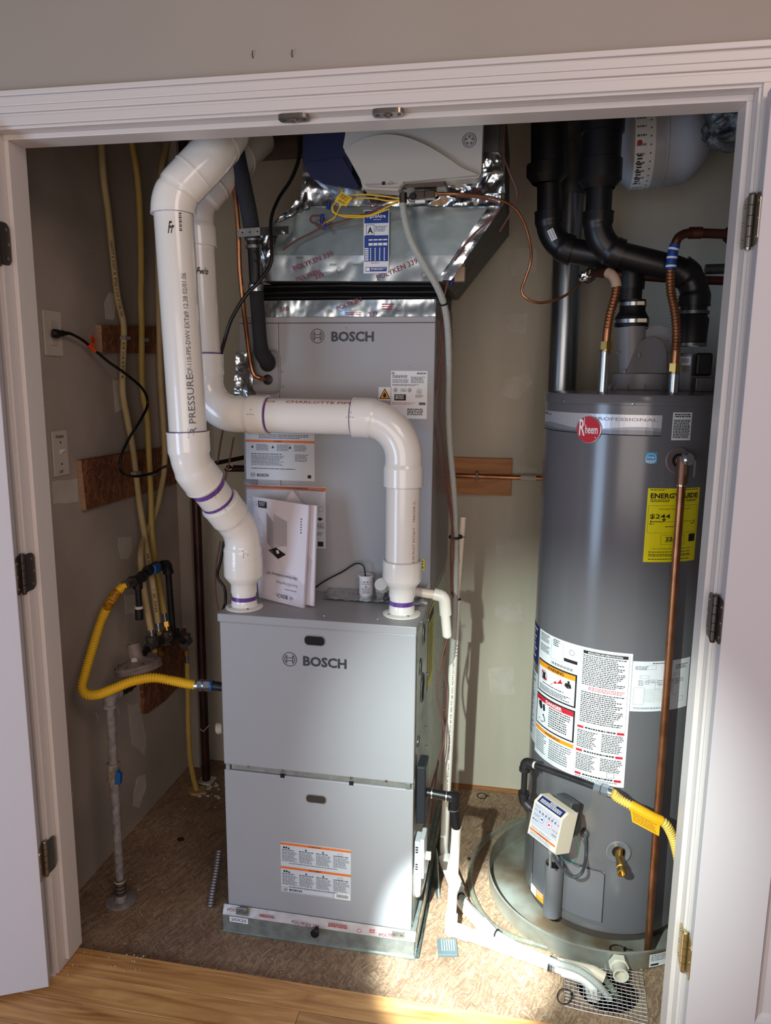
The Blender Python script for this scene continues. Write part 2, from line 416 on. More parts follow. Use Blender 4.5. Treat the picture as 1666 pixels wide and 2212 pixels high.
osbe = mat('strand_board_edge', (186, 152, 122), .8, var=.3, scale=60, stretch=(1, 1, 6))
glove = mat('cast_regulator_grey', (150, 138, 132), .5, rgb2=(126, 112, 106), scale=30)
orangetag = mat('orange_tag', (236, 84, 30), .5)
gap = mat('dark_opening', (10, 10, 12), .8)
white = mat('plain_white', (240, 240, 240), .5)
blackcab = mat('black_cable', (14, 13, 14), .32)
tapew = mat('pipe_tape_white', (206, 198, 190), .7)

# ------------------------------------------------------------------ the room
HS = 0.7426; JD = 0.0906; HB = 2.024
ZF = -0.019; XL = -0.903; XR = 0.985; YB = 1.15; SILL = 0.095; CEIL = 2.46
struct(MB().box((-2.2, 0, HB+.06), (2.2, .012, 2.75)).box((-2.2, 0, -.02), (-HS-.03, .012, HB+.06)).box((HS+.03, 0, -.02), (2.2, .012, HB+.06)).build('wall_front', wallp))
struct(MB().box((-2.2, .078, HB+.03), (2.2, .09, CEIL)).box((XL, .078, -.02), (-HS-.03, .0905, HB+.03)).box((HS+.03, .078, -.02), (XR, .0905, HB+.03)).build('wall_front', closetp))
wl = struct(MB().box((XL-.012, .09, ZF-.3), (XL, YB+.3, CEIL)).build('wall_left', closetp))
wr = struct(MB().box((XR, .09, ZF-.3), (XR+.012, YB, CEIL)).build('wall_right', closetp))
wb = struct(MB().box((XL, YB, ZF-.01), (XR, YB+.012, CEIL)).build('wall_back', backp))
struct(MB().box((XL, .09, CEIL), (XR, YB, CEIL+.02)).build('ceiling', closetp))
# sub floor with the round hole
hx, hy, hr = .645, .252, .078
mb = MB(); N = 40; q = .1
circ = [(hx+hr*math.cos(2*math.pi*k/N+math.pi/4), hy+hr*math.sin(2*math.pi*k/N+math.pi/4)) for k in range(N)]
sq = []
for k in range(N):
    a = 2*math.pi*k/N+math.pi/4; c, s_ = math.cos(a), math.sin(a); f = q/max(abs(c), abs(s_)); sq.append((hx+c*f, hy+s_*f))
for k in range(N):
    j = (k+1) % N
    mb.quad((*circ[k], ZF), (*sq[k], ZF), (*sq[j], ZF), (*circ[j], ZF))
    mb.quad((*circ[k], ZF), (*circ[j], ZF), (*circ[j], ZF-.018), (*circ[k], ZF-.018))
x0, x1, y0, y1 = XL, XR, SILL-.02, YB+.01
mb.quad((x0, y0, ZF), (x1, y0, ZF), (x1, hy-q, ZF), (x0, hy-q, ZF)); mb.quad((x0, hy+q, ZF), (x1, hy+q, ZF), (x1, y1, ZF), (x0, y1, ZF))
mb.quad((x0, hy-q, ZF), (hx-q, hy-q, ZF), (hx-q, hy+q, ZF), (x0, hy+q, ZF)); mb.quad((hx+q, hy-q, ZF), (x1, hy-q, ZF), (x1, hy+q, ZF), (hx+q, hy+q, ZF))
struct(mb.build('floor', osbf))
stuff(MB().box((.5, .1, ZF-.2), (.8, .4, ZF-.19)).box((.5, .1, ZF-.2), (.505, .4, ZF-.019)).box((.795, .1, ZF-.2), (.8, .4, ZF-.019)).box((.5, .395, ZF-.2), (.8, .4, ZF-.019)).build('crawl_space_dirt', mat('dark_dirt', (70, 46, 34), .95, bump=.5, bscale=60), bpy.data.objects['floor']))
# hardwood strip floor
hf = struct(MB().box((-2.2, -2.3, -.03), (2.2, SILL, -.0165)).build('floor', mat('plank_joint_dark', (70, 44, 26), .7)))
rd = random.Random(3); y = SILL; row = 0; pm = {}
while y > -2.0:
    wd = .083; x = -2.1 - rd.random()*.9 if row else -1.6
    while x < 2.1:
        ln = (.6+rd.random()*1.1) if row else 3.4
        m_ = MB().box((x+.0006, y-wd+.0006, -.0165), (min(x+ln, 2.2)-.0006, y-.0006, 0))
        if y > -.75 or True: m_.build('plank', oak, hf, bevel=.0008, seg=1)
        x += ln
    y -= wd; row += 1
# jambs, stops and casings
def jamb(name, sgn):
    mb = MB(); e = HS+.011
    def bx(x0, x1, y0, y1, z0, z1): mb.box((min(sgn*x0, sgn*x1), y0, z0), (max(sgn*x0, sgn*x1), y1, z1))
    bx(e, e+.018, -.001, JD, .003, HB+.011); bx(HS, e, .030, JD, .02, HB)
    return struct(mb.build(name, trimw, bevel=.0012))
jl = jamb('trim_1', -1); jr = jamb('trim_2', 1)
jh = struct(MB().box((-HS-.029, -.001, HB+.011), (HS+.029, JD, HB+.029)).box((-HS-.011, .030, HB), (HS+.011, JD, HB+.011)).build('trim_3', trimw, bevel=.0012))
zt = A(1500, 95.3, y=-.018).z
def casing(name, horizontal, sgn=1):
    cw = zt-(HB+.016)
    steps = [(0, .018, .009), (.018, .024, .006), (.024, cw*.56, .0115), (cw*.56, cw*.80, .0135), (cw*.80, cw*.84, .012), (cw*.84, cw, .018)]
    mb = MB()
    for a, b, t in steps:
        if horizontal: mb.box((-HS-.016-b, -t, HB+.016+a), (HS+.016+b, .0, HB+.016+b))
        else:
            x0, x1 = sorted((sgn*(HS+.016+a), sgn*(HS+.016+b))); mb.box((x0, -t, 0), (x1, 0, HB+.016+a))
    return struct(mb.build(name, trimw, bevel=.0015))
casing('trim_4', True); casing('trim_5', False, -1); casing('trim_6', False, 1)
# ball-catch strikes on the head jamb
for i, (u, v) in enumerate(((635, 250), (839, 239))):
    c = A(u, v, z=HB+.0105); mb = MB(); n = 24
    pts = []
    for k in range(n):
        a = 2*math.pi*k/n; cx, cy = math.cos(a), math.sin(a)
        pts.append((c.x+(.030 if False else 1)*math.copysign(abs(cx)**.45, cx)*.030, c.y+math.copysign(abs(cy)**.45, cy)*.0155, HB+.0025))
    mb.prism(pts, (0, 0, .0085)); mb.lathe([(0, -.005), (.004, -.0045), (.009, -.001), (.0105, .001)], (c.x, c.y, HB+.0025), (0, 0, 1), 20)
    o = mb.build('strike_plate', nick, jh)
    for sx in (-.021, .021):
        MB().lathe([(0, -.0005), (.0035, -.0005), (.0035, .001)], (c.x+sx, c.y, HB+.002), (0, 0, 1), 12).build('screw', nickd, o)
# doors
def door(name, sgn, ang, ztop, panel):
    """leaf hinged on the jamb; ang = direction of the leaf"""
    px = sgn*(HS+.013); py = -.013
    d = V((sgn*math.cos(ang), -math.sin(ang), 0)); n = V((-sgn*math.sin(ang), -math.cos(ang), 0))
    o = V((px, py, .012))+d*.008+n*.006; W_, T_, H_ = .74, .035, 2.02-.012
    mx = Matrix((d, n, V((0, 0, 1)))).transposed().to_4x4(); mx.translation = o
    st = .112 if sgn < 0 else .132; mb = MB()
    mb.box((0, 0, 0), (st, T_, H_), 0, mx); mb.box((W_-st, 0, 0), (W_, T_, H_), 0, mx)
    z9 = .23 if sgn < 0 else A(1619, 2200, y=-.055).z-.012
    rails = [(0, z9), (.86, 1.02), (H_-.13, H_)]
    for a, b in rails: mb.box((st, 0, a), (W_-st, T_, b), 0, mx)
    dr = struct(mb.build(name, doorw, bevel=.001, seg=1))
    for (a, b) in ((z9, .86), (1.02, H_-.13)):
        p = MB()
        # moulded slope then raised field
        def ringq(i0, t0, i1, t1):
            A0 = [(st+i0, t0, a+i0), (W_-st-i0, t0, a+i0), (W_-st-i0, t0, b-i0), (st+i0, t0, b-i0)]
            B0 = [(st+i1, t1, a+i1), (W_-st-i1, t1, a+i1), (W_-st-i1, t1, b-i1), (st+i1, t1, b-i1)]
            for k in range(4):
                j = (k+1) % 4; p.quad(*[mx @ V(q) for q in (A0[k], A0[j], B0[j], B0[k])])
        ringq(0, T_, .006, T_-.009); ringq(.006, T_-.009, .014, T_-.0125); ringq(.014, T_-.0125, .03, T_-.0125); ringq(.03, T_-.0125, .07, T_-.003)
        i = .07; p.quad(*[mx @ V(q) for q in ((st+i, T_-.003, a+i), (W_-st-i, T_-.003, a+i), (W_-st-i, T_-.003, b-i), (st+i, T_-.003, b-i))])
        i = 0; p.quad(*[mx @ V(q) for q in ((st+i, .004, a+i), (W_-st-i, .004, a+i), (W_-st-i, .004, b-i), (st+i, .004, b-i))])
        p.build('panel', doorw, dr)
    return dr, px, py, d, n
def hinge(dr, px, py, d, n, zc, sgn, m, jambvisible=True):
    h = .089; mb = MB(); L = []
    z0 = zc-h/2
    kn = MB()
    for k in range(5): kn.tube([(px, py, z0+h*k/5+.0006), (px, py, z0+h*(k+1)/5-.0006)], .0062 if k % 2 == 0 else .006, 14)
    kn.lathe([(0, .004), (.005, .003), (.0062, 0)], (px, py, z0+h)); kn.lathe([(0, -.006), (.0045, -.005), (.0055, 0)], (px, py, z0))
    def leaf(o, ax, nr, wd):
        # rounded rectangle plate from the pin outwards
        R = .015; pts = [(0, 0), (wd-R, 0)]+[(wd-R+R*math.sin(t*math.pi/12), R-R*math.cos(t*math.pi/12)) for t in range(1, 7)]+[(wd, h-R)]+[(wd-R+R*math.cos(t*math.pi/12), h-R+R*math.sin(t*math.pi/12)) for t in range(1, 7)]+[(0, h)]
        q = MB().prism([V(o)+ax*a+V((0, 0, b)) for a, b in pts], nr*.0022)
        for (a, b) in ((wd*.62, h*.16), (wd*.78, h*.5), (wd*.62, h*.84)):
            q.lathe([(0, .0032), (.0036, .003), (.0038, .0018)], V(o)+ax*a+V((0, 0, b)), nr, 10, 1)
        return q
    hn = kn.build('hinge', m, dr)
    q = leaf((sgn*(HS+.0108), py+.006, z0), V((0, 1, 0)), V((-sgn, 0, 0)), .033); q.build('leaf', [m, nick], hn)
    e = V((px, py, z0))+d*.0078+n*.005; q = leaf(e, n, -d, .033)
    q.build('leaf', [m, nick], hn)
    return hn
drL = door('door_1', -1, math.radians(26), 2.02, True)
drR = door('door_2', 1, math.radians(3), 2.02, True)
for v in (523, 1238, 1850): hinge(*drL, A(60 if v < 1500 else 105, v, y=-.005).z, -1, nickd if v < 1400 else nick)
for (u, v, m_) in ((1621, 478, nick), (1542, 1335, nickd), (1482, 2055, hbrass)): hinge(*drR, A(u, v, y=-.013).z, 1, m_)
# little nails in the wall above the door
for u, v in ((547, 126), (632, 124)):
    p = A(u, v, y=0); MB().tube([p, p+V((0, -.004, .004)), p+V((.001, -.005, .012))], .0009, 8).build('nail', ink, bpy.data.objects['wall_front'])
# joint compound patches on the closet walls
def patch(plane, pts, parent, th=.0012):
    (ax, val) = plane; c = [A(u, v, **{ax: val}) for u, v in pts]; n = V((1, 0, 0)) if ax == 'x' and val < 0 else V((-1, 0, 0)) if ax == 'x' else V((0, -1, 0))
    out = []
    m_ = len(c)
    for i in range(m_):
        a, b = c[i], c[(i+1) % m_]
        for k in range(4):
            p = a.lerp(b, k/4); j = noise.noise(p*60)*.006; p = p+(p-sum(c, V())/m_).normalized()*j; out.append(p)
    MB().prism(out, n*th).build('spackle_patch', mud, parent, bevel=.0008, seg=1)
for P_ in ([(276, 1520), (300, 1520), (316, 1590), (312, 1632), (302, 1620), (285, 1610)], [(296, 1680), (314, 1672), (316, 1700), (300, 1745), (288, 1740), (290, 1705)],
           [(255, 1160), (282, 1160), (286, 1185), (276, 1207), (262, 1207), (256, 1180)], [(236, 632), (252, 640), (246, 690), (228, 690), (226, 650)], [(244, 820), (262, 822), (262, 885), (250, 890)],
           [(112, 1040), (166, 1034), (168, 1084), (114, 1088)], [(268, 1285), (290, 1285), (292, 1325), (272, 1325)], [(150, 1712), (158, 1712), (150, 1760)], [(250, 1505), (256, 1520), (258, 1545)], [(205, 1535), (214, 1548), (212, 1560)]):
    patch(('x', XL), P_, wl)
for P_ in ([(1070, 1157), (1108, 1153), (1122, 1170), (1120, 1192), (1074, 1196)], [(1068, 1304), (1125, 1302), (1130, 1340), (1100, 1346), (1072, 1332)], [(1082, 824), (1140, 804), (1152, 826), (1118, 862), (1084, 856)],
           [(1108, 968), (1128, 966), (1140, 1008), (1162, 1012), (1162, 1020), (1106, 1018)], [(1094, 540), (1160, 535), (1160, 590), (1105, 595)], [(1090, 680), (1140, 676), (1136, 720), (1094, 716)], [(1055, 1444), (1110, 1440), (1112, 1500), (1060, 1500)]):
    patch(('y', YB), P_, wb)
# light corner board at the far end of the left wall
struct(MB().box((XL, 1.08, ZF), (XL+.05, YB, CEIL)).build('trim_7', closetp))
struct(MB().box((.14, YB-.009, ZF), (.55, YB, ZF+.012)).build('trim_8', pineb))
# ------------------------------------------------------------------ furnace
FY = .262; fx0 = A(479, 1500, y=FY).x; fx1 = A(897, 1500, y=FY).x; LIDZ = .918; FB = .97
fur = thing('furnace', 'lower grey furnace cabinet with two stacked front doors and white pipes rising from its lid', 'furnace', (-.13, .6, .06))
mb = MB().box((fx0+.002, FY+.014, .056), (fx1-.002, FB, LIDZ-.02)); mb.build('cabinet', [cabd], fur, bevel=.002)
sidep = MB().box((fx1-.002, FY+.02, .058), (fx1+.001, FB-.01, LIDZ-.024)).build('side_panel', galv, fur)
l0 = A(469, 1322, y=FY-.008); l1 = A(900, 1356, y=FY-.008)
MB().box((l0.x, FY-.008, LIDZ-.022), (l1.x, FB, LIDZ)).build('top_panel', cabg, fur, bevel=.002)
ZS = .478
ud = MB().box((fx0, FY, ZS+.01), (fx1, FY+.014, LIDZ-.023)).build('upper_door', cabg, fur, bevel=.003)
MB().box((fx0+.02, FY+.004, ZS-.004), (fx1-.02, FY+.012, ZS+.012)).build('door_channel', galvp, fur)
ld = MB().box((fx0, FY, .057), (fx1, FY+.014, ZS-.006)).build('lower_door', cabg, fur, bevel=.003)
for x in (fx0+.006, fx1-.020): MB().box((x, FY-.002, ZS-.006), (x+.012, FY+.012, ZS+.012)).build('corner_clip', galvp, fur, bevel=.001)
for u, v in ((536, 1654), (610, 1663), (759, 1679), (835, 1686)):
    p = A(u, v, y=FY+.003); MB().lathe([(0, .004), (.0035, .0035), (.0045, .001), (.0045, 0)], p, (0, -1, 0), 12).build('screw', nick, fur)
for u, v in ((610, 1660), (759, 1676)):
    p = A(u, v, y=FY); MB().box((p.x-.006, FY-.0003, ZS-.012), (p.x+.006, FY+.003, ZS-.002)).build('notch', gap, fur)
def pill(c, w_, h_, parent, ax='y', m_=gap, nm='sight_glass'):
    n = 10; pts = []; r = h_*.42
    for (sx, sz, a0) in ((1, 1, 0), (-1, 1, 90), (-1, -1, 180), (1, -1, 270)):
        for k in range(n+1):
            a = math.radians(a0+90*k/n); pts.append((sx*(w_/2-r)+r*math.cos(a), sz*(h_/2-r)+r*math.sin(a)))
    rim = [(c.x+a*1.0, FY+.001, c.z+b) for a, b in pts]
    mb = MB().prism(rim, (0, -.0015, 0), 0)
    o = mb.build(nm, m_, parent)
    MB().tube([V((c.x+a*1.03, FY-.001, c.z+b*1.06)) for a, b in pts], .0012, 8, closed=True).build('rim', galvp, o)
    return o
pill(A(680, 1384, y=FY), .053, .024, ud); pill(A(683, 1726, y=FY), .053, .022, ld, m_=mat('sight_glass_brown', (62, 54, 50), .3))
def emblem(pr, u, v, r, m_, t=.0014):
    """round mark: armature shape in two rings"""
    pr.disc(u, v, r, m_, 2, r-t, 40)
    a = r*.74
    def arc(a0, a1, ro, ri):
        n = 10
        for k in range(n):
            t0 = math.radians(a0+(a1-a0)*k/n); t1 = math.radians(a0+(a1-a0)*(k+1)/n)
            pr.poly([(u+x_/pr.w, v+y_/pr.h) for x_, y_ in ((ro*math.cos(t0), ro*math.sin(t0)), (ro*math.cos(t1), ro*math.sin(t1)), (ri*math.cos(t1), ri*math.sin(t1)), (ri*math.cos(t0), ri*math.sin(t0)))], m_)
    arc(-52, 52, a, a-t); arc(128, 232, a, a-t)
    def ln(x0, y0, x1, y1):
        d = V((x1-x0, y1-y0)); 
        d = V((-(y1-y0), x1-x0)).normalized()*(t/2)
        pr.poly([(u+(x0+d.x)/pr.w, v+(y0+d.y)/pr.h), (u+(x1+d.x)/pr.w, v+(y1+d.y)/pr.h), (u+(x1-d.x)/pr.w, v+(y1-d.y)/pr.h), (u+(x0-d.x)/pr.w, v+(y0-d.y)/pr.h)], m_)
    h = r*.58; x = r*.42; b_ = r*.2
    for s_ in (-1, 1): ln(s_*x, -h, s_*x, h)
    ln(-x, b_, x, b_); ln(-x, -b_, x, -b_)
def logo(uc, vc, tu0, tu1, tvc, y, parent):
    c = A(uc, vc, y=y); a = A(tu0, tvc, y=y); b = A(tu1, tvc, y=y)
    w_ = b.x-c.x+.05; h_ = .08; x0 = c.x-.03; z0 = c.z-.04
    pr = Print(planefn((x0, y-.0003, z0), (1, 0, 0), (0, 0, 1)), w_, h_)
    emblem(pr, .03/w_, .5, .0195, logoi, .0018)
    zc = ((a.z+b.z)/2-z0)/h_; hh = .0135/h_
    pr.text('BOSCH', (a.x-x0)/w_, zc-hh, (b.x-x0)/w_, zc+hh, logoi, .035)
    return pr.build('logo_lettering', parent)
logo(626, 1424, 655, 749, 1431, FY, ud)
# warning label on the lower door
def warnlabel(st, pr, half=True):
    for v0 in (.94, .47):
        pr.rect(0, v0, 1, v0+.045, orange); pr.text('WARNING' if v0 > .5 else 'AVERTISSEMENT', .40, v0+.008, .58, v0+.036, ink, .01)
        for i in range(4):
            u = .02+i*.245
            if i < 3: pr.poly([(u+.10, v0-.03), (u+.085, v0-.075), (u+.115, v0-.075)], ink)
            else: pr.frame(u+.06, v0-.085, u+.13, v0-.04, .0006, ink)
            if i == 0: pr.disc(u+.03, v0-.05, .003, ink); pr.disc(u+.065, v0-.05, .003, ink)
            pr.rows(u, v0-.115, u+.22, v0-.09, 1, ink, .6, seed=i)
            pr.rows(u, v0-.33, u+.225, v0-.125, 9, gink, .5, seed=i+5)
        pr.rows(.12, v0-.375, .9, v0-.345, 1, gink, .5, seed=9)
st, pr = xz_sticker('warning_label', 606, 1817, 758, 1946, FY, paperb, ld)
warnlabel(st, pr)
pr.frame(.01, .01, .76, .105, .0006, gink); emblem(pr, .065, .055, .0055, gink, .0006); pr.text('BOSCH', .12, .035, .30, .078, ink, .03)
pr.rect(.78, .01, .985, .12, white); 
rd = random.Random(2); x = .80
while x < .96: wd = .004+rd.random()*.006; pr.rect(x, .03, x+wd, .1, ink, 2, 1); x += wd+.005+rd.random()*.004
pr.build('print', st)
# knockouts and screws on the right side
sx = fx1+.0015
def side_hole(u, v, ry, rz, m_=gap):
    c = A(u, v, x=sx); n = 28
    o = MB().prism([(sx, c.y+ry*math.cos(6.2832*k/n), c.z+rz*math.sin(6.2832*k/n)) for k in range(n)], (.0012, 0, 0)).build('knockout', m_, fur)
    MB().tube([V((sx+.001, c.y+ry*math.cos(6.2832*k/n), c.z+rz*math.sin(6.2832*k/n))) for k in range(n)], .0015, 6, closed=True).build('rim', galv, o)
side_hole(916, 1368, .024, .030); side_hole(909, 1440, .02, .022); side_hole(913, 1485, .036, .04); side_hole(904, 1601, .017, .014)
for u, v in ((925, 1339), (923, 1456), (921, 1571), (921, 1612), (955, 1487), (957, 1533), (924, 1270)):
    p = A(u, v, x=sx) if v > 1300 else A(u, v, z=LIDZ); MB().lathe([(0, .004), (.004, .003), (.005, 0)], p, (1, 0, 0) if v > 1300 else (0, 0, 1), 12).build('screw', steelz, fur)
for u in (497, 815, 910, 700): 
    p = A(u, 1318+ (u-497)*.06, z=LIDZ); MB().lathe([(0, .003), (.0035, .002), (.0045, 0)], p, (0, 0, 1), 10).build('screw', steelz, fur)
# yellow energy label on the side
a = A(928, 1320, x=sx+.001); b = A(932, 1470, x=sx+.001)
s_, pr = sticker('energy_label', planefn((sx+.0006, a.y-.01, b.z), (0, 1, 0), (0, 0, 1)), .13, a.z-b.z, mat('pale_yellow_label', (214, 206, 96), .5), fur)
pr.rows(.1, .1, .9, .8, 16, ink, .4); pr.rect(.1, .84, .9, .94, ink); pr.build('print', s_)
# foil tape strip on the seam between lid and coil cabinet (crumpled sheet)
def crumple(name, P00, P10, P01, P11, nu, nv, amp, m, parent, seed=0, freq=40, label=None):
    mb = MB(); P00, P10, P01, P11 = map(V, (P00, P10, P01, P11)); nn = (P10-P00).cross(P01-P00).normalized()
    if nn.dot(CAM-P00) < 0: nn = -nn
    vs = []
    for j in range(nv+1):
        for i in range(nu+1):
            p = (P00.lerp(P10, i/nu)).lerp(P01.lerp(P11, i/nu), j/nv)
            k = noise.noise(p*freq+V((seed, 0, 0)))+.5*abs(noise.noise(p*freq*2.1+V((0, seed, 0))))
            vs.append(p+nn*(amp*(.5+k)))
    mb.add(vs, [(j*(nu+1)+i, j*(nu+1)+i+1, (j+1)*(nu+1)+i+1, (j+1)*(nu+1)+i) for j in range(nv) for i in range(nu)], 0, True)
    o = mb.build(name, m, parent)
    if label: o['label'] = label
    return o
KY0 = .505
tp = crumple('foil_tape', (-.16, KY0-.075, LIDZ+.001), (fx1+.004, KY0-.075, LIDZ+.001), (-.16, KY0-.001, LIDZ+.012), (fx1+.004, KY0-.001, LIDZ+.014), 60, 10, .004, foil, fur, 3, 60)
pr = Print(planefn((-.14, KY0-.07, LIDZ+.008), (1, 0, 0), (0, .98, .1)), .26, .07)
pr.slant('POLYKEN 339', .56, .35, .020, .12, tink); pr.disc(.2, .5, .008, tink, 2, .007); pr.rows(.27, .4, .4, .6, 3, rink); pr.build('print', tp)
# rating plate box (small control) and plastic hardware on right side of furnace
blk = thing('pressure_trap', 'slim black box on the right side of the furnace with stub pipe and elbow', 'drain trap', (fx1+.03, .3, .33))
a = A(905, 1670, y=.275); b = A(920, 1783, y=.275)
MB().box((fx1+.006, .272, b.z), (fx1+.030, .34, a.z+.02)).build('housing', mat('black_trap_plastic', (38, 42, 48), .3), blk, bevel=.005, seg=3)
p0 = V((fx1+.031, .30, .398)); p0.z = A(925, 1712, y=.3).z; p1 = A(980, 1722, y=.3); p2 = A(986, 1786, y=.3)
path = fillet([p0, p1, p2], .009, 6)
MB().tube([p0, p1-V((.006, 0, 0))], .0125, 18).tube([V((p1.x+.003, p1.y, p1.z+.010)), V((p1.x+.001, p1.y, p1.z-.03))], .0145, 18).tube([p1-V((.012, 0, 0)), p1+V((.004, 0, 0))], .0142, 18).build('elbow_pipe', blackp, blk)
MB().tube([p1-V((0, 0, .02)), p2-V((0, 0, .004))], .0125, 18).build('stub', blackr, blk)
for p, ax in ((p0+V((.012, 0, 0)), V((.003, 0, 0))), (p1-V((.02, 0, -.0)), V((.003, 0, 0))), (p1-V((0, 0, .032)), V((0, 0, -.003)))):
    MB().tube([p, p+ax], .0148, 18).build('clamp_ring', steelz, blk)
STANDTOP = p2
gt = thing('condensate_trap', 'light grey slotted plastic trap below the black box on the furnace side', 'drain trap', (fx1+.02, .3, .2))
mb = MB().box((fx1+.004, .272, .222), (fx1+.018, .32, .318)).box((fx1+.018, .272, .21), (fx1+.030, .33, .325))
mb.build('housing', housew if False else mat('grey_white_plastic', (206, 210, 216), .4), gt, bevel=.002)
for z in (.30, .293, .286, .25, .243, .236):
    MB().box((fx1+.007, .2705, z), (fx1+.014, .2722, z+.003)).build('slot', gap, gt)
MB().cyl((fx1+.031, .30, .262), (fx1+.045, .30, .262), .011).build('cap', pvc2, gt)
p = V((fx1+.01, .3, .22)); MB().tube(spline([p, p-V((0, 0, .05)), p+V((-.004, .03, -.10)), p+V((-.006, .12, -.14)), p+V((-.006, .25, -.13))]), .010, 14).build('outlet_tube', pvc2, gt)

# filter cabinet under the furnace
bx0 = A(481, 2008, y=.25).x; bx1 = A(897, 2070, y=.25).x
fc = thing('filter_cabinet', 'low galvanized filter box under the furnace with a black knob and size label', 'filter box', ((bx0+bx1)/2, .55, ZF))
MB().box((bx0, .262, ZF), (bx1-.001, .89, .056)).build('body', galvp, fc)
ds = MB().box((bx0+.001, .25, ZF+.004), (bx1-.003, .262, .037)).build('door', galvp, fc, bevel=.002)
MB().box((bx0-.002, .246, ZF), (bx1, .262, ZF+.006)).build('rail', galv, fc, bevel=.001)
tt = crumple('foil_tape', (bx0+.003, .2485, .036), (bx1, .2485, .036), (bx0+.003, .2585, .062), (bx1, .2585, .060), 90, 5, .0006, mat('beige_foil_tape', (176, 168, 166), .4, .5, bump=.08, bscale=40), fc, 9, 50)
pr = Print(planefn((bx0, .247, .034), (1, 0, 0), (0, .1, .99)), bx1-bx0, .03)
for t, u, v, an in (('POLYKEN', .03, .45, .12), ('POLYKEN 339', .37, .2, -.05), ('POLYKEN', .82, .15, .15)): pr.slant(t, u, v, .013, an, tink)
pr.disc(.72, .4, .006, rink, 2, .005); pr.rows(.56, .3, .66, .7, 2, rink); pr.rows(.77, .3, .8, .7, 2, rink); pr.rows(.2, .3, .28, .6, 2, rink); pr.build('print', tt)
k = A(679, 2021, y=.225); MB().lathe([(0, .0), (.006, 0), (.0055, .012), (.0115, .016), (.0125, .021), (.010, .025), (0, .026)], (k.x, .25, k.z+.004), (0, -1, -.1), 24).build('knob', blackp, ds)
for u, v in ((522, 1966), (860, 2016)):
    p = A(u, v, y=.246); lt = MB().box((p.x-.016, .2445, p.z-.008), (p.x+.016, .2495, p.z+.006)).build('latch', galv, fc, bevel=.001)
    for s_ in (-.01, .01): MB().lathe([(0, .003), (.003, .002), (.0035, 0)], (p.x+s_, .2445, p.z-.003), (0, -1, 0), 8).build('screw', nick, lt)
    MB().box((p.x-.018, .2485, p.z-.018), (p.x+.018, .25, p.z-.006)).build('keeper', galvp, lt)
st, pr = xz_sticker('size_label', 496, 1979, 536, 1996, .2497, paperw, fc, 'white size label with dark numerals')
pr.text('20X25', .08, .25, .92, .78, gink, .02); pr.build('print', st)
gas = MB().box((bx1-.001, .255, ZF), (bx1+.010, .885, ZF+.012)).build('foam_gasket', mat('speckled_gasket', (84, 96, 92), .9, rgb2=(30, 34, 36), scale=300), fc)
gas['label'] = 'dark speckled gasket strip along the floor'
MB().box((bx1, .262, .0), (bx1+.002, .89, .054)).build('side_panel', galv, fc)
crumple('foil_tape', (bx1+.003, .26, .045), (bx1+.003, .89, .045), (bx1+.003, .26, .070), (bx1+.003, .89, .072), 80, 4, .002, foil, fc, 4, 50)
# folded tin flap behind
fl = MB().prism([(bx1+.012, .56, ZF), (bx1+.03, .50, ZF), (bx1+.035, .505, ZF+.002), (bx1+.018, .58, .075), (bx1+.012, .60, .08)], (.003, .002, 0))
tag(fl.build('sheet_metal_flap', galv), 'bent galvanized flap leaning at the side of the filter box', 'sheet metal')

# ------------------------------------------------------------------ coil cabinet
KY = KY0
cx0 = A(515, 690, y=KY).x; cx1 = A(941, 684, y=KY).x
CZ1 = A(730, 686, y=KY).z
coil = thing('coil_cabinet', 'upper grey coil cabinet standing on the back of the furnace lid', 'air handler', ((cx0+cx1)/2, .75, LIDZ))
MB().box((cx0+.001, KY+.012, LIDZ), (cx1-.001, FB+.02, CZ1)).build('cabinet', cabd, coil, bevel=.002)
zt_ = A(730, 697, y=KY).z
MB().box((cx0, KY-.002, zt_), (cx1, KY+.02, CZ1+.002)).build('top_rail', cabg, coil, bevel=.002)
xs = A(602, 750, y=KY).x; zb_ = A(560, 770, y=KY).z
cp = MB().box((xs, KY, LIDZ), (cx1, KY+.012, zt_-.001)).build('front_panel', cabg, coil, bevel=.002)
MB().box((cx0, KY+.001, zb_+.01), (xs-.001, KY+.012, zt_-.001)).build('access_panel', cabg, coil, bevel=.002)
lp = MB().box((cx0+.045, KY+.001, LIDZ), (xs-.001, KY+.012, zb_+.009)).build('line_panel', cabg, coil, bevel=.002)
logo(686, 726, 716, 808, 727, KY, cp)
# recessed plate where the two lines enter
ra = A(560, 757, y=KY); rb = A(605, 848, y=KY)
def rrect(x0, z0, x1, z1, r, y, n=6):
    pts = []
    for cx_, cz_, a0 in ((x1-r, z1-r, 0), (x0+r, z1-r, 90), (x0+r, z0+r, 180), (x1-r, z0+r, 270)):
        for k in range(n+1):
            a = math.radians(a0+90*k/n); pts.append((cx_+r*math.cos(a), y, cz_+r*math.sin(a)))
    return pts
MB().tube([V(p) for p in rrect(ra.x-.02, rb.z, rb.x, ra.z, .018, KY)], .0035, 8, closed=True).build('recess_rim', cabd, lp)
MB().prism(rrect(ra.x-.02, rb.z, rb.x, ra.z, .018, KY), (0, -.0006, 0)).build('recess_plate', mat('recess_grey', (146, 146, 148), .4), lp)
for u, v in ((578, 785), (579, 820)):
    p = A(u, v, y=KY-.001); MB().lathe([(.014, 0), (.014, .004), (.009, .006), (.0, .006)], p, (0, -1, 0), 20).build('grommet', blackr, lp)
for u, v in ((609, 803), (748, 709), (884, 793), (612, 835)):
    p = A(u, v, y=KY-.001); MB().lathe([(0, .002), (.002, .0018), (.0026, 0)], p, (0, -1, 0), 10).build('screw', nick, cp)
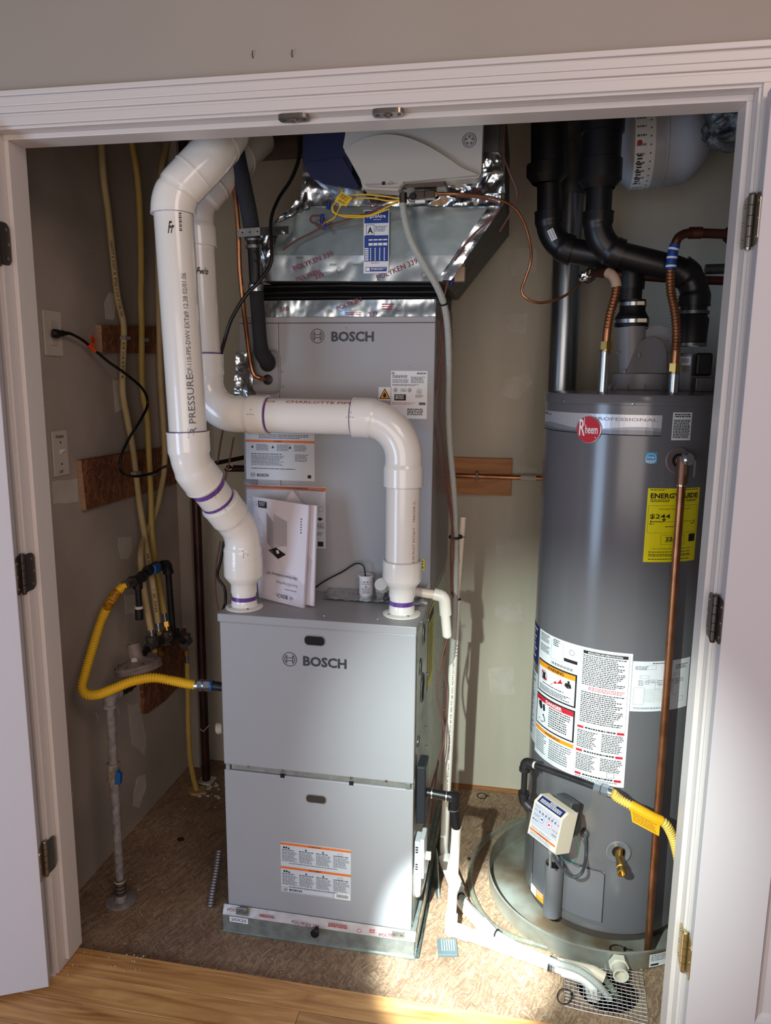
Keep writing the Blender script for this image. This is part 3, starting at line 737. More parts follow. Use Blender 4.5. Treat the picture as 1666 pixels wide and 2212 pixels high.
ft = crumple('foil_tape', A(512, 760, y=KY-.003), A(550, 764, y=KY-.003), A(505, 885, y=KY-.003), A(545, 885, y=KY-.003), 14, 40, .008, foil, coil, 12, 35)
# rating label upper right
st, pr = xz_sticker('rating_label', 845, 801, 922, 905, KY, paperw, cp)
emblem(pr, .06, .95, .004, ink, .0005); pr.text('BOSCH', .72, .93, .96, .97, ink, .03)
pr.rows(.04, .84, .45, .91, 3, ink, .5, rag=0); pr.rows(.55, .74, .95, .88, 5, gink, .5); pr.rows(.04, .74, .5, .82, 3, gink, .5); pr.rows(.04, .68, .8, .72, 2, ink, .5)
for i, u in enumerate((.13, .52)):
    c = (u, .6); pr.poly([(u, .65), (u+.06, .6), (u, .55), (u-.06, .6)], ink); pr.poly([(u, .636), (u+.044, .6), (u, .564), (u-.044, .6)], paperw, 3)
    pr.poly([(u-.02, .585), (u, .62), (u+.02, .585)], ink, 4)
pr.frame(.27, .57, .43, .635, .0005, ink); pr.text('A2L', .29, .58, .41, .622, ink, .0)
pr.disc(.78, .57, .0075, ink, 2, .0068); pr.text('UL', .75, .545, .82, .595, ink, .02); pr.rows(.68, .44, .92, .50, 3, gink)
pr.rect(.1, .38, .42, .51, ink); pr.rows(.13, .4, .4, .49, 4, paperw, .5, lv=3, seed=5)
pr.rows(.04, .28, .7, .34, 3, rink, .35); pr.rect(.78, .29, .96, .345, gink); pr.rows(.46, .06, .9, .21, 4, ink, .55, rag=.1)
pr.build('print', st)
st, pr = xz_sticker('hazard_label', 818, 836, 845, 865, KY, paperw, cp, 'small flame hazard triangle label')
pr.poly([(.5, .92), (.95, .1), (.05, .1)], ink, 1); pr.poly([(.5, .8), (.85, .16), (.15, .16)], amber, 2); pr.poly([(.5, .62), (.64, .36), (.55, .22), (.42, .22), (.36, .38)], ink, 3); pr.build('print', st)
# blue-white notice label lower left and second label below it
st, pr = xz_sticker('notice_label', 530, 934, 680, 1040, KY, paperb, cp)
pr.rect(0, .80, 1, .85, orange); pr.text('WARNING', .41, .81, .54, .84, ink, .01); pr.rows(.2, .87, .95, .97, 3, gink)
for i, u in enumerate((.1, .40, .65)):
    pr.rows(u+.06, .62, u+.26, .76, 7, gink, .5, seed=i); pr.poly([(u, .74), (u+.02, .68), (u-.02, .68)], ink)
pr.rows(.08, .53, .55, .56, 1, ink); pr.rows(.08, .3, .58, .52, 9, gink, .5); pr.rows(.72, .4, .92, .56, 6, gink); pr.rows(.08, .22, .75, .25, 1, ink)
emblem(pr, .1, .1, .007, gink, .0007); pr.text('BOSCH', .16, .065, .33, .13, ink, .03); pr.rect(.90, .06, .95, .13, ink); pr.build('print', st)
st, pr = xz_sticker('notice_label', 532, 1046, 704, 1185, KY, paperb, cp)
pr.rect(0, .93, 1, .99, orange); pr.rows(.2, .945, .8, .975, 1, ink, .8); pr.rows(.3, .3, .9, .55, 8, gink); 
pr.poly([(.93, .48+.03), (.97, .45+.03), (.93, .42+.03), (.89, .45+.03)], ink); pr.frame(.88, .33, .98, .41, .0008, ink); pr.text('A2L', .885, .345, .975, .395, ink)
pr.frame(.91, .6, .97, .68, .0006, ink); pr.rows(.86, .2, .97, .26, 3, gink); pr.rect(.9, .03, .97, .11, ink); pr.build('print', st)
# white door stop / small pipe on coil cabinet right
st, pr = xz_sticker('tag', 905, 1208, 917, 1232, KY-.001, ygreen, cp, 'tiny yellow sticker'); pr.text('E', .2, .2, .8, .9, ink, .05); pr.rows(.1, .05, .9, .2, 2, ink); pr.build('print', st)

# ------------------------------------------------------------------ plenum above the coil
pl = thing('supply_plenum', 'flared foil-taped sheet metal duct above the upper grey cabinet', 'duct', ((cx0+cx1)/2, .75, CZ1))
PY = .50
c0 = A(566, 655, y=.52); 
MB().box((A(556, 655, y=.52).x, .52, CZ1), (A(942, 655, y=.52).x, .96, A(700, 648, y=.52).z)).build('collar', galvd, pl)
tz1 = A(700, 649, y=.518).z
ct = crumple('foil_tape', (A(558, 680, y=.518).x, .518, CZ1+.001), (A(942, 680, y=.518).x, .518, CZ1+.001), (A(560, 650, y=.518).x, .518, tz1), (A(938, 650, y=.518).x, .518, tz1), 110, 8, .004, foil2, pl, 21, 22)
pr = Print(planefn((A(570, 680, y=.512).x, .512, CZ1), (1, 0, 0), (0, 0, 1)), .46, .045)
pr.slant('380', .1, .35, .018, .15, tink); pr.slant('POLYKEN', .45, .4, .017, .35, tink); pr.slant('339', .64, .05, .017, .15, tink); pr.disc(.82, .55, .008, tink, 2, .0073); pr.rows(.72, .4, .79, .8, 3, rink); pr.rows(.5, .1, .6, .3, 2, rink)
pr.build('print', ct)
# black canvas connector with folds
mb = MB(); zc0 = tz1+.001; zc1 = A(700, 612, y=.53).z; n = 5
xa, xb = A(563, 640, y=.53).x, A(945, 640, y=.53).x
vs = []; cols = 60
for j in range(13):
    for i in range(cols+1):
        x = xa+(xb-xa)*i/cols; t = j/12; z = zc0+(zc1-zc0)*t
        dd = .012*math.sin(t*math.pi*3+.4*math.sin(x*9))+.004*noise.noise(V((x*14, t*5, 0)))
        vs.append((x, .545-dd, z))
mb.add(vs, [(j*(cols+1)+i, j*(cols+1)+i+1, (j+1)*(cols+1)+i+1, (j+1)*(cols+1)+i) for j in range(12) for i in range(cols)], 0, True)
mb.box((xa+.005, .56, zc0), (xb-.005, .95, zc1)); mb.build('canvas_connector', blackr, pl)
poly = [A(u, v, y=PY) for u, v in ((568, 608), (552, 560), (556, 520), (590, 478), (640, 436), (655, 425), (655, 250), (1092, 220), (1090, 436), (956, 609))]
MB().prism(poly, (0, .46, 0)).build('duct_body', mat('dark_duct_side', (104, 106, 104), .5, .55, rgb2=(84, 86, 84), scale=10), pl)
# foil skin on the front: smooth sheet and crumpled borders
fp = [A(u, v, y=PY-.002) for u, v in ((572, 560), (560, 522), (596, 480), (645, 446), (1070, 446), (985, 558))]
MB().prism(fp, (0, .0015, 0)).build('front_sheet', mat('bright_duct_sheet', (196, 210, 214), .22, .95, rgb2=(176, 192, 196), scale=24, bump=.05, bscale=14), pl)
def q4(a, b, c, d, y): return [A(u, v, y=y) for u, v in (a, b, c, d)]
t1 = crumple('foil_tape', *q4((568, 607), (955, 608), (573, 552), (1000, 552), PY-.003), 100, 14, .004, foil2, pl, 31, 11)
t2 = crumple('foil_tape', *q4((590, 485), (668, 450), (640, 440), (662, 392), PY-.004), 18, 14, .007, foil, pl, 41, 40)
crumple('foil_tape', *q4((556, 560), (575, 606), (560, 500), (600, 500), PY-.005), 14, 18, .006, foil, pl, 45, 40)
t3 = crumple('foil_tape', *q4((650, 446), (930, 446), (655, 372), (930, 396), PY-.004), 70, 16, .006, foil, pl, 51, 24)
t4 = crumple('foil_tape', *q4((925, 446), (1080, 446), (930, 392), (1088, 372), PY-.005), 40, 16, .012, foil, pl, 61, 40)
t5 = crumple('foil_tape', *q4((945, 605), (975, 606), (1060, 440), (1090, 440), PY-.003), 6, 34, .006, foil, pl, 71, 35)
def fprint(par, items, y=PY-.012):
    o = A(560, 608, y=y); pr = Print(planefn((o.x, y, o.z), (1, 0, 0), (0, 0, 1)), 1, 1)
    for t, u, v, s_, an in items:
        p = A(u, v, y=y); pr.slant(t, p.x-o.x, p.z-o.z, s_*.9, an, tink)
    for u, v in ((732, 583), (916, 594), (845, 365)):
        p = A(u, v, y=y); pr.disc(p.x-o.x, p.z-o.z, .007, tink, 2, .0063)
    for u, v in ((712, 575), (762, 575), (700, 592), (640, 560)):
        p = A(u, v, y=y); pr.rows(p.x-o.x, p.z-o.z, p.x-o.x+.02, p.z-o.z+.006, 2, tink, .3)
    pr.build('print', par)
fprint(t1, [('POLYKEN 339', 634, 586, .021, .34), ('339', 680, 604, .02, .3), ('POLYKEN 339', 815, 606, .021, .38), ('POLYKEN', 640, 608, .018, .3)])
fprint(t3, [('POLYKEN', 787, 426, .019, .3), ('POLYKEN', 800, 450, .018, .35)])
fprint(t4, [('POLYKEN', 982, 436, .019, .3), ('POLYKEN', 960, 400, .016, .1)])
# filter size label of the humidifier pads on the duct
st, pr = xz_sticker('pad_label', 786, 454, 840, 590, PY-.016, paperw, pl, 'tall white and blue label with a table')
pr.rect(.03, .79, .97, .985, bluep); pr.text('AprilAire', .12, .855, .86, .93, white, .02, lv=3); pr.rows(.38, .835, .7, .85, 1, white, lv=3)
pr.frame(.1, .60, .42, .77, .0012, bluep); pr.text('A', .15, .63, .37, .73, ink, .03); pr.rows(.45, .65, .93, .745, 4, gink)
pr.rect(.03, .19, .97, .60, bluep); 
for j, v in enumerate((.52, .46, .44)):
    for i in range(4): pr.rect(.2+i*.19, v, .2+i*.19+.16, v+.02, white, 3)
for j in range(7):
    pr.rect(.05, .205+j*.03, .2, .205+j*.03+.018, white, 3)
    for i in range(4): pr.disc(.28+i*.18, .214+j*.03, .0018, white, 3, n=8)
pr.rows(.3, .15, .65, .17, 1, rink); pr.rect(.08, .03, .92, .10, bluep); pr.rect(.1, .04, .25, .09, white, 3); pr.rows(.3, .045, .9, .085, 2, white, lv=3); pr.build('print', st)
# riser strips at right
MB().box((A(1047, 300, y=PY).x, PY-.012, 2.0), (A(1078, 300, y=PY).x, PY, CEIL-.01)).build('corner_strip', galvd, pl)
o_ = A(1062, 340, y=PY-.012)
crumple('foil_tape', *q4((1042, 420), (1092, 418), (1040, 330), (1082, 330), PY-.013), 20, 24, .007, foil, pl, 81, 40)

# ------------------------------------------------------------------ humidifier
hu = thing('humidifier', 'light grey and navy humidifier mounted on the duct under the door head', 'humidifier', (0, .4, 1.98))
HY = .36
def py_(pts, y): return [A(u, v, y=y) for u, v in pts]
MB().prism(py_([(656, 240), (760, 240), (760, 395), (782, 412), (700, 398), (672, 384), (654, 350)], HY+.02), (0, .12, 0)).build('housing', housen, hu, bevel=.006)
MB().prism(py_([(660, 352), (740, 340), (776, 404), (676, 388)], HY+.012), (0, .02, 0)).build('lower_housing', housen, hu, bevel=.005)
MB().prism(py_([(748, 230), (1046, 212), (1040, 372), (1034, 384), (870, 396), (860, 412), (784, 408), (779, 388), (741, 318), (746, 290)], HY), (0, .05, 0)).build('cover', housew, hu, bevel=.006, seg=3)
arc = [(744, 326)]+[(744+ (1036-744)*t, 326-40*math.sin(math.pi*min(1, t*1.15)**.8)+52*t**2.4) for t in [i/20 for i in range(1, 20)]]+[(1034, 378), (872, 393), (862, 404), (788, 402), (781, 386)]
MB().prism(py_(arc, HY-.014), (0, .02, 0)).build('bulged_panel', housew, hu, bevel=.010, seg=4)
pr = Print(planefn((0, HY-.0145, 0), (1, 0, 0), (0, 0, 1)), 1, 1)
a = A(786, 405, y=HY-.014); b = A(858, 393, y=HY-.014)
pr.rows(a.x+.004, a.z+.003, b.x, b.z-.002, 4, gink, .4); p = A(829, 396, y=HY-.014); pr.rect(p.x-.004, p.z-.004, p.x+.004, p.z+.004, ink); pr.disc(p.x+.018, p.z, .0045, gink, 2, .0038)
p = A(1014, 303, y=HY-.001); pr2 = Print(planefn((0, HY-.0006, 0), (1, 0, 0), (0, 0, 1)), 1, 1)
pr2.disc(p.x, p.z, .0165, gink, 2, .0150); pr2.disc(p.x, p.z, .0125, gink, 2, .0112)
for k in range(5): pr2.disc(p.x+.0075*math.cos(k*1.2566+.3), p.z+.0075*math.sin(k*1.2566+.3), .0028, gink, 2)
pr.build('print', hu); pr2.build('round_mark', hu)
vb = A(905, 425, y=.40)
sv = MB().box((vb.x-.012, .385, vb.z-.008), (vb.x+.016, .42, vb.z+.010)).box((vb.x+.012, .39, vb.z-.006), (vb.x+.04, .415, vb.z+.012)).box((A(870, 400, y=.4).x, .37, A(870, 412, y=.4).z), (A(965, 400, y=.4).x, .47, A(900, 398, y=.4).z)).build('solenoid_valve', nickd, hu, bevel=.002)
p = A(892, 424, y=.384); MB().lathe([(0, .004), (.007, .004), (.009, 0)], p, (0, -1, 0), 16).build('coil_cap', blackp, sv)
p = A(937, 417, y=.40); MB().hexn(p-V((.008, 0, 0)), p+V((.008, 0, 0)), .0075).build('brass_nut', brass, sv)
p = A(871, 428, y=.40); MB().cyl(p+V((0, 0, .012)), p-V((0, 0, .012)), .0095).build('outlet_fitting', nickd, sv)
p = A(908, 436, y=.39); MB().box(p-V((.012, .004, .003)), p+V((.012, .004, .003))).build('clip', white, sv)
# ------------------------------------------------------------------ white vent pipes
PR = .0445
def band(path, s, parent, r=PR, wd=.007, m=None):
    MB().tube(sub(path, s-wd/2, s+wd/2, .003), r+.0008, 28, caps=False).build('primer_band', m or purple, parent)
def hubbed(path, s0, s1, parent, r=PR, hub=.05, name='elbow', m=None):
    """fitting: socket - waist - socket over path[s0:s1]"""
    p = sub(path, s0, s1, .005); L = clen(p); T = L[-1]; rs = []
    for l in L:
        e = min(l, T-l)
        rs.append(r+.0062 if e < hub-.004 else r+.0062-.0035*min(1, (e-hub+.004)/.008))
    mb = MB().tube(p, rs, 32)
    o = mb.build(name, m or pvc2, parent)
    for a in (s0, s1): 
        q = sub(path, max(0, a-.0015), a+.0015, .002); MB().tube(q, r+.0072, 32).build('socket_lip', m or pvc2, o)
    return o
def marks(path, s, parent, r=PR, ang=0):
    """felt-pen alignment ticks across a joint"""
    p = sub(path, s-.012, s+.012, .004); mb = MB()
    t = (p[-1]-p[0]).normalized(); c = (CAM-p[len(p)//2]); c = (c-t*c.dot(t)).normalized(); side = t.cross(c)
    for k, (a0, a1, sh) in enumerate(((-.010, -.006, .0), (-.003, .003, .001), (.006, .010, 0), (-.004, 0, .012))):
        d = (c*math.cos(ang+sh*20)+side*math.sin(ang+sh*20)); m_ = p[len(p)//2]+t*a0+d*(r+.0072); n_ = p[len(p)//2]+t*a1+d*(r+.0072)
        mb.tube([m_, n_], .0005, 5)
    o = stuff(mb.build('pen_marks', ink, parent)); return o
def pipe_text(parent, path, s0, s1, txt, r, m, off=0.0, hgt=.012, bold=.0):
    """lettering along a straight pipe; off = angle from the side that faces the camera"""
    p0 = sub(path, s0, s0+.001)[0]; p1 = sub(path, s1, s1+.001)[0]; t = (p1-p0).normalized(); mid = (p0+p1)/2
    c = CAM-mid; c = (c-t*c.dot(t)).normalized(); sd = c.cross(t)
    fn = lambda a, b, h: p0+t*a+(c*math.cos(off+b/r)+sd*math.sin(off+b/r))*(r+.0005+h)
    pr = Print(fn, (p1-p0).length, hgt); pr.text(txt, 0, 0, 1, 1, m, bold); return pr.build('lettering', parent)
def flange(p, r, parent, R=.062):
    o = MB().lathe([(R-.004, 0), (R, .001), (R, .004), (R-.004, .006), (r+.004, .0075), (r+.002, .010), (r, .03)], p, (0, 0, 1), 40).build('flange', pvc2, parent)
    for a in (.6, 2.2, 3.9, 5.3):
        MB().box((p.x+(R*.8)*math.cos(a)-.003, p.y+(R*.8)*math.sin(a)-.002, p.z+.006), (p.x+(R*.8)*math.cos(a)+.003, p.y+(R*.8)*math.sin(a)+.002, p.z+.0085)).build('slot', gink, o)
# intake pipe (front left)
fl0 = A(528, 1312, z=LIDZ); yv = .175
vt = thing('vent_pipe', 'nearer white vent pipe with grey lettering, jogging down to the furnace lid', 'pipe', fl0)
pts = [fl0, A(527, 1165, y=fl0.y), A(501, 1100, y=fl0.y-.015), A(425, 1012, y=yv+.01), A(394, 955, y=yv), A(373, 470, y=yv), A(376, 408, y=yv+.005), A(440, 338, y=yv+.05), A(494, 285, y=yv+.12), A(530, 235, y=yv+.2)]
pts = [pts[0], V((pts[0].x, pts[0].y, A(527, 1150, y=fl0.y).z)), V((A(414, 1000, y=yv).x-.004, yv, A(405, 1003, y=yv).z)), V((A(373, 440, y=yv).x, yv, A(373, 425, y=yv).z)), A(462, 330, y=yv+.045), A(540, 215, y=yv+.16)]
vp = fillet(pts, [.09, .09, .09, .1], 10)
Sx = lambda u, v: sof(vp, u, v)
a0 = Sx(528, 1250)
low = MB().tube(sub(vp, 0, Sx(528, 1265)), .0325, 28).build('small_pipe', pvc2, vt)
MB().tube(sub(vp, Sx(528, 1225), clen(vp)[-1], .01), PR, 32).build('straight_pipe', pvc, vt)
flange(fl0, .0325, vt, .050)
# reducer
rs = [(.0345, 0), (.0345, .022), (.0385, .028), (.0505, .044), (.0515, .048), (.0515, .095)]
z0 = A(528, 1278, y=fl0.y).z; MB().lathe(rs+[(.046, .097)], V((fl0.x, fl0.y, z0)), (0, 0, 1), 36).build('reducer', pvc2, vt)
band(vp, Sx(528, 1294), vt, .0328, .011)
band(vp, Sx(527, 1220), vt, PR+.005, .010)
hubbed(vp, Sx(527, 1216), Sx(466, 1090), vt, name='elbow')
hubbed(vp, Sx(436, 1050), Sx(395, 948), vt, name='elbow')
band(vp, Sx(443, 1060), vt, wd=.013); band(vp, Sx(462, 1083), vt, wd=.008); band(vp, Sx(394, 944), vt, wd=.008)
hubbed(vp, Sx(373, 476), Sx(400, 385)+.02, vt, name='elbow'); hubbed(vp, Sx(400, 385)+.022, Sx(462, 325)+.02, vt, name='elbow'); hubbed(vp, Sx(462, 325)+.024, clen(vp)[-1], vt, name='elbow')
band(vp, Sx(373, 480), vt, wd=.004)
for s_ in (Sx(394, 950), Sx(443, 1055), Sx(462, 1083), Sx(530, 1183)): marks(vp, s_, vt)
pipe_text(vt, vp, Sx(393, 925), Sx(391, 800), 'R PRESSURE', PR, gink, -.45, .016)
pipe_text(vt, vp, Sx(390, 790), Sx(376, 590), 'CP-110-FPS-DWV EXT#9 12.38 02/01.06', PR, gink, -.45, .012)
def face_print(parent, path, u, v, fnc, r=PR, off=0):
    s = sof(path, u, v); p = sub(path, s, s+.004)[0]; t = V((0, 0, 1)); c = CAM-p; c = (c-t*c.dot(t)).normalized(); sd = t.cross(c)
    fn = lambda a, b, h: p+t*b+(c*math.cos(off+a/r)+sd*math.sin(off+a/r))*(r+.0006+h)
    pr = Print(fn, .05, .05); fnc(pr); pr.build('lettering', parent)
face_print(vt, vp, 368, 522, lambda pr: pr.text('Fr', -.3, -.1, -.02, .42, ink, .02, italic=.4))
face_print(vt, vp, 402, 527, lambda pr: [pr.rect(.2+.0, .03+i*.09, .32, .03+i*.09+(.03 if i % 2 else .05), ink) for i in range(9)])
# exhaust pipe (second)
fr0 = A(868, 1327, z=LIDZ); ye = fr0.y
vt2 = thing('vent_pipe', 'white vent pipe crossing the upper cabinet and dropping at the right', 'pipe', fr0)
zt2 = A(860, 917, y=ye).z; 
pl_ = A(447, 893, y=ye)
pts = [fr0, V((fr0.x, ye, A(880, 905, y=ye).z)), V((A(447, 893, y=ye).x, ye, A(447, 893, y=ye).z)), V((A(428, 700, y=ye+.01).x, ye+.015, A(425, 440, y=ye).z)), A(480, 372, y=ye+.06), A(560, 300, y=ye+.22)]
pts[2].z = pts[2].z+0.0
vp2 = fillet(pts, [.10, .085, .09, .09], 12); Sy = lambda u, v: sof(vp2, u, v)
MB().tube(sub(vp2, 0, Sy(870, 1280)), .0325, 28).build('small_pipe', pvc2, vt2); flange(fr0, .0325, vt2, .050)
MB().tube(sub(vp2, Sy(872, 1225), clen(vp2)[-1], .01), PR, 32).build('straight_pipe', pvc, vt2)
z0 = A(870, 1287, y=ye).z; MB().lathe(rs+[(.046, .097)], V((fr0.x, ye, z0)), (0, 0, 1), 36).build('reducer', pvc2, vt2)
band(vp2, Sy(869, 1304), vt2, .0328, .012); band(vp2, Sy(872, 1229), vt2, wd=.010); band(vp2, Sy(878, 1047), vt2, wd=.006); band(vp2, Sy(761, 910), vt2, wd=.011); band(vp2, Sy(577, 897), vt2, wd=.013); band(vp2, Sy(443, 775), vt2, wd=.012)
hubbed(vp2, Sy(878, 1044), Sy(766, 912), vt2, name='elbow'); hubbed(vp2, Sy(572, 898), Sy(446, 782), vt2, name='elbow')
hubbed(vp2, Sy(425, 520), Sy(460, 400), vt2, name='elbow'); hubbed(vp2, Sy(460, 400)+.01, Sy(500, 350)+.03, vt2, name='elbow')
for s_ in (Sy(766, 912), Sy(560, 898)): marks(vp2, s_, vt2)
pipe_text(vt2, vp2, Sy(757, 905), Sy(617, 893), 'CHARLOTTE PIPE', PR, mat('faded_red_ink', (170, 84, 74), .6), 1.05, .010) if False else None
def hp_text(s0, s1, txt, off, hgt, m):
    p0 = sub(vp2, s0, s0+.001)[0]; p1 = sub(vp2, s1, s1+.001)[0]; t = (p1-p0).normalized(); c = CAM-(p0+p1)/2; c = (c-t*c.dot(t)).normalized(); up = c.cross(t)
    if up.z < 0: up = -up
    fn = lambda a, b, h: p0+t*a+(c*math.cos(off+b/PR)+up*math.sin(off+b/PR))*(PR+.0006+h)
    pr = Print(fn, (p1-p0).length, hgt); pr.text(txt, 0, 0, 1, 1, m, .01); pr.build('lettering', vt2)
fred = mat('faded_red_ink', (178, 92, 82), .6)
hp_text(Sy(617, 893), Sy(757, 905), 'CHARLOTTE PIPE', .78, .009, fred); hp_text(Sy(585, 893), Sy(608, 895), 'PIPE.COM', .80, .006, fred)
pipe_text(vt2, vp2, Sy(872, 1215), Sy(877, 1085), '-04-30 PLOT EXT#17    TREVOR C.', PR, fred, -.75, .007)
face_print(vt2, vp2, 440, 590, lambda pr: pr.text('Fw/o', -.12, -.1, .48, .24, ink, .02, italic=.35))
# ------------------------------------------------------------------ condensate and drains
def stick(name, label, cat, parts, loc=None):
    t = thing(name, label, cat, loc or (0, 0, 0))
    return t
cd_ = thing('condensate_outlet', 'short white plastic elbow drain coming off the upper cabinet behind the right vent pipe', 'pipe', A(968, 1380, y=.47))
yq = .47
p_ = [A(828, 1268, y=yq-.03), A(850, 1270, y=yq), A(958, 1287, y=yq), A(968, 1385, y=yq)]
pe = fillet(p_, [.01, .02], 8)
MB().tube([A(845, 1270, y=yq), A(955, 1287, y=yq)], .0128, 20).build('pipe', pvcold, cd_)
MB().tube(fillet([A(938, 1283, y=yq), A(960, 1289, y=yq), A(963, 1328, y=yq)], .018), .017, 22).build('elbow', pvc2, cd_)
e_ = A(966, 1372, y=yq); MB().tube([A(962, 1325, y=yq), e_, e_-V((0, 0, .004)), e_-V((0, 0, .008)), e_-V((0, 0, .010))], [.0135, .0135, .012, .008, .001], 20).build('spout', pvc2, cd_)
MB().tube([A(823, 1262, y=yq-.04), A(828, 1268, y=yq-.02)], .018, 20).build('end_cap', pvc2, cd_)
# long drain line A
da = thing('drain_line', 'long white drain pipe standing behind the furnace side and bending along the floor', 'pipe', A(957, 1870, z=ZF+.02))
q0 = A(1000, 1116, y=.66); q1 = A(986, 1292, y=.655); q2 = A(956, 1862, z=.035)
q2 = V((q2.x, .632, .04)); q3 = A(1003, 1955, z=ZF+.02); q4_ = A(1075, 2035, z=ZF+.02); q5 = A(1180, 2075, z=ZF+.02); q6 = A(1282, 2098, z=ZF+.022); q7 = A(1306, 2112, z=ZF+.014)
MB().tube([q0, q1], [.0105, .0105], 20).build('aged_pipe', pvcold, da)
for k, s_ in enumerate((.35, .55, .7, .85)): 
    pp = q0.lerp(q1, s_); MB().tube([pp+V((-.004, -.0104, .004)), pp+V((-.003, -.0106, -.03)), pp+V((.0, -.0107, -.05))], .0009, 5).build('glue_streak', copb, da)
MB().tube([q1, q1.lerp(q2, .005)], .0135, 20).build('black_ring', blackr, da)
q1b = q1.lerp(q2, .10)
MB().tube([q1.lerp(q2, .005), q1b], .0135, 20).build('coupling', pvc2, da)
lpz = fillet([q1b, q2, q3, q4_, q5, q6, q7], [.04, .03, .05, .05, .02], 6)
sA = sof(lpz, 957, 1862); sB = sof(lpz, 1110, 2050)
MB().tube(sub(lpz, 0, sA), .0132, 20).build('pipe', pvc, da)
MB().tube(sub(lpz, sA, sB), .0180, 22).build('floor_pipe', pvc, da)
MB().tube(sub(lpz, sB, clen(lpz)[-1]), .0145, 20).build('end_pipe', pvcold, da)
for a, b in ((sof(lpz, 957, 1850), sof(lpz, 985, 1925)), (sof(lpz, 1040, 2000), sof(lpz, 1110, 2050))):
    MB().tube(sub(lpz, a, b), .0215, 22).build('elbow', pvc2, da)
pipe_text(da, lpz, sof(lpz, 955, 1700), sof(lpz, 983, 1345), 'KEVIN M  EXT#39   REVISED DWV SCH 40 PR 480 PSI @ 23C ASTM D1785  NSF PW  2.0 PLUS', .0132, ink, -.35, .0055)
st_ = sof(lpz, 973, 1390); 
for k in range(10):
    p_a = sub(lpz, st_+k*.0035, st_+k*.0035+.0018, .001); MB().tube(p_a, .01345, 20, caps=False).build('barcode_line', ink, da) if k % 3 == 0 else None
# grey clear funnel beside the coupling
# stand pipe and drain line B
db = thing('drain_line', 'white stand pipe from the black elbow with a floor run to the round hole', 'pipe', A(968, 2012, z=ZF))
b0 = STANDTOP; b1 = A(974, 2005, z=ZF+.02); b2 = A(1235, 2098, z=ZF+.022); b3 = A(1275, 2112, z=ZF+.018); b4 = b3+V((.012, -.004, -.05))
MB().tube([b0, b1], .0130, 24).build('stand_pipe', pvc, db)
MB().tube([b1.lerp(b0, .14), b1+V((-.0, 0, -.012))], .0175, 24).tube([b1, b1.lerp(b2, .16)], .0195, 24).build('tee', pvc2, db)
MB().tube([b1, b2], .0165, 24).build('floor_pipe', pvc, db)
MB().tube(fillet([b1.lerp(b2, .93), b3, b4], .03, 8), .0205, 24).build('elbow', pvc2, db)
pth = [b1, b2]; 
def floor_text(parent, p0, p1, r, txt, m, off=.5, hgt=.011, s0=0, s1=1):
    a_ = p0.lerp(p1, s0); b_ = p0.lerp(p1, s1); t = (b_-a_).normalized(); c = CAM-(a_+b_)/2; c = (c-t*c.dot(t)).normalized(); up = c.cross(t)
    if up.z < 0: up = -up
    fn = lambda a, b, h: a_+t*a+(c*math.cos(off+b/r)+up*math.sin(off+b/r))*(r+.0005+h)
    pr = Print(fn, (b_-a_).length, hgt); pr.text(txt, 0, 0, 1, 1, m, .01); pr.build('lettering', parent)
floor_text(db, b1, b2, .0165, '-1120 SCH 40  PR 480 PSI @ 23°C *', gink, .25, .007, .36, .86)
floor_text(db, b1, b2, .0165, 'G U.P. CO', rink, .1, .008, .93, .995)
for k, s_ in enumerate((.845, .865)):
    p = b1.lerp(b2, s_); t = (b2-b1).normalized(); pp = [p-t*.006, p+t*.006]
    MB().tube(pp, .0185, 20).build('hose_clamp', steelz, db)
p = b1.lerp(b2, .835); MB().tube([p-(b2-b1).normalized()*.003, p+(b2-b1).normalized()*.003], .019, 20).build('zip_tie', blackr, db)
# ribbed plate at the foot
rp = A(968, 2052, z=ZF); 
rpt = thing('floor_grille', 'small ribbed grey grille plate on the floor at the foot of the stand pipe', 'grille', (rp.x, rp.y, ZF))
ex = V((.98, .17, 0)).normalized(); ey = V((-.17, .98, 0)).normalized(); mx = Matrix((ex, ey, V((0, 0, 1)))).transposed().to_4x4(); mx.translation = V((rp.x-.002, rp.y+.003, ZF))
MB().box((-.027, -.03, 0), (.027, .03, .008), 0, mx).build('plate', mat('grey_green_plastic', (84, 98, 102), .4), rpt, bevel=.002)
for k in range(6): MB().box((-.017+k*.0066, -.016, .008), (-.0135+k*.0066, .022, .0115), 0, mx).build('rib', mat('rib_grey', (128, 138, 140), .4), rpt)

# braided hose from the humidifier down to the floor hole
hose = thing('braided_hose', 'braided translucent drain hose from the humidifier down past the furnace to the floor hole', 'hose', A(975, 900, y=.56))
hp = [A(870, 434, y=.40), A(874, 470, y=.40), A(888, 520, y=.41), A(914, 570, y=.43), A(942, 615, y=.46), A(960, 660, y=.49), A(968, 720, y=.52), A(970, 800, y=.55), A(969, 880, y=.57), A(972, 960, y=.58), A(979, 1040, y=.59), A(983, 1100, y=.60), A(985, 1180, y=.615), A(984, 1260, y=.62), A(981, 1360, y=.62), A(972, 1500, y=.665), A(966, 1700, y=.665), A(968, 1850, y=.662)]
hp += [A(982, 1915, z=.012), A(1003, 1945, z=.022), A(1045, 1995, z=.022), A(1100, 2033, z=.022), A(1160, 2062, z=.020), A(1203, 2080, z=.022), A(1250, 2096, z=.024), A(1290, 2125, z=.008), A(1318, 2158, z=-.03)]
hs_ = spline(hp, 8); MB().tube(hs_, .0088, 16).build('hose', braid, hose)
def tie(path, s, r, parent, m=blackr, wd=.0035, tail=True):
    p = sub(path, s-wd/2, s+wd/2, .002); mb = MB().tube(p, r, 18)
    if tail:
        q = p[0]+V((r*.8, -r*.6, 0)); mb.tube([q, q+V((.012, -.004, .002))], .0012, 6)
    return mb.build('zip_tie', m, parent)
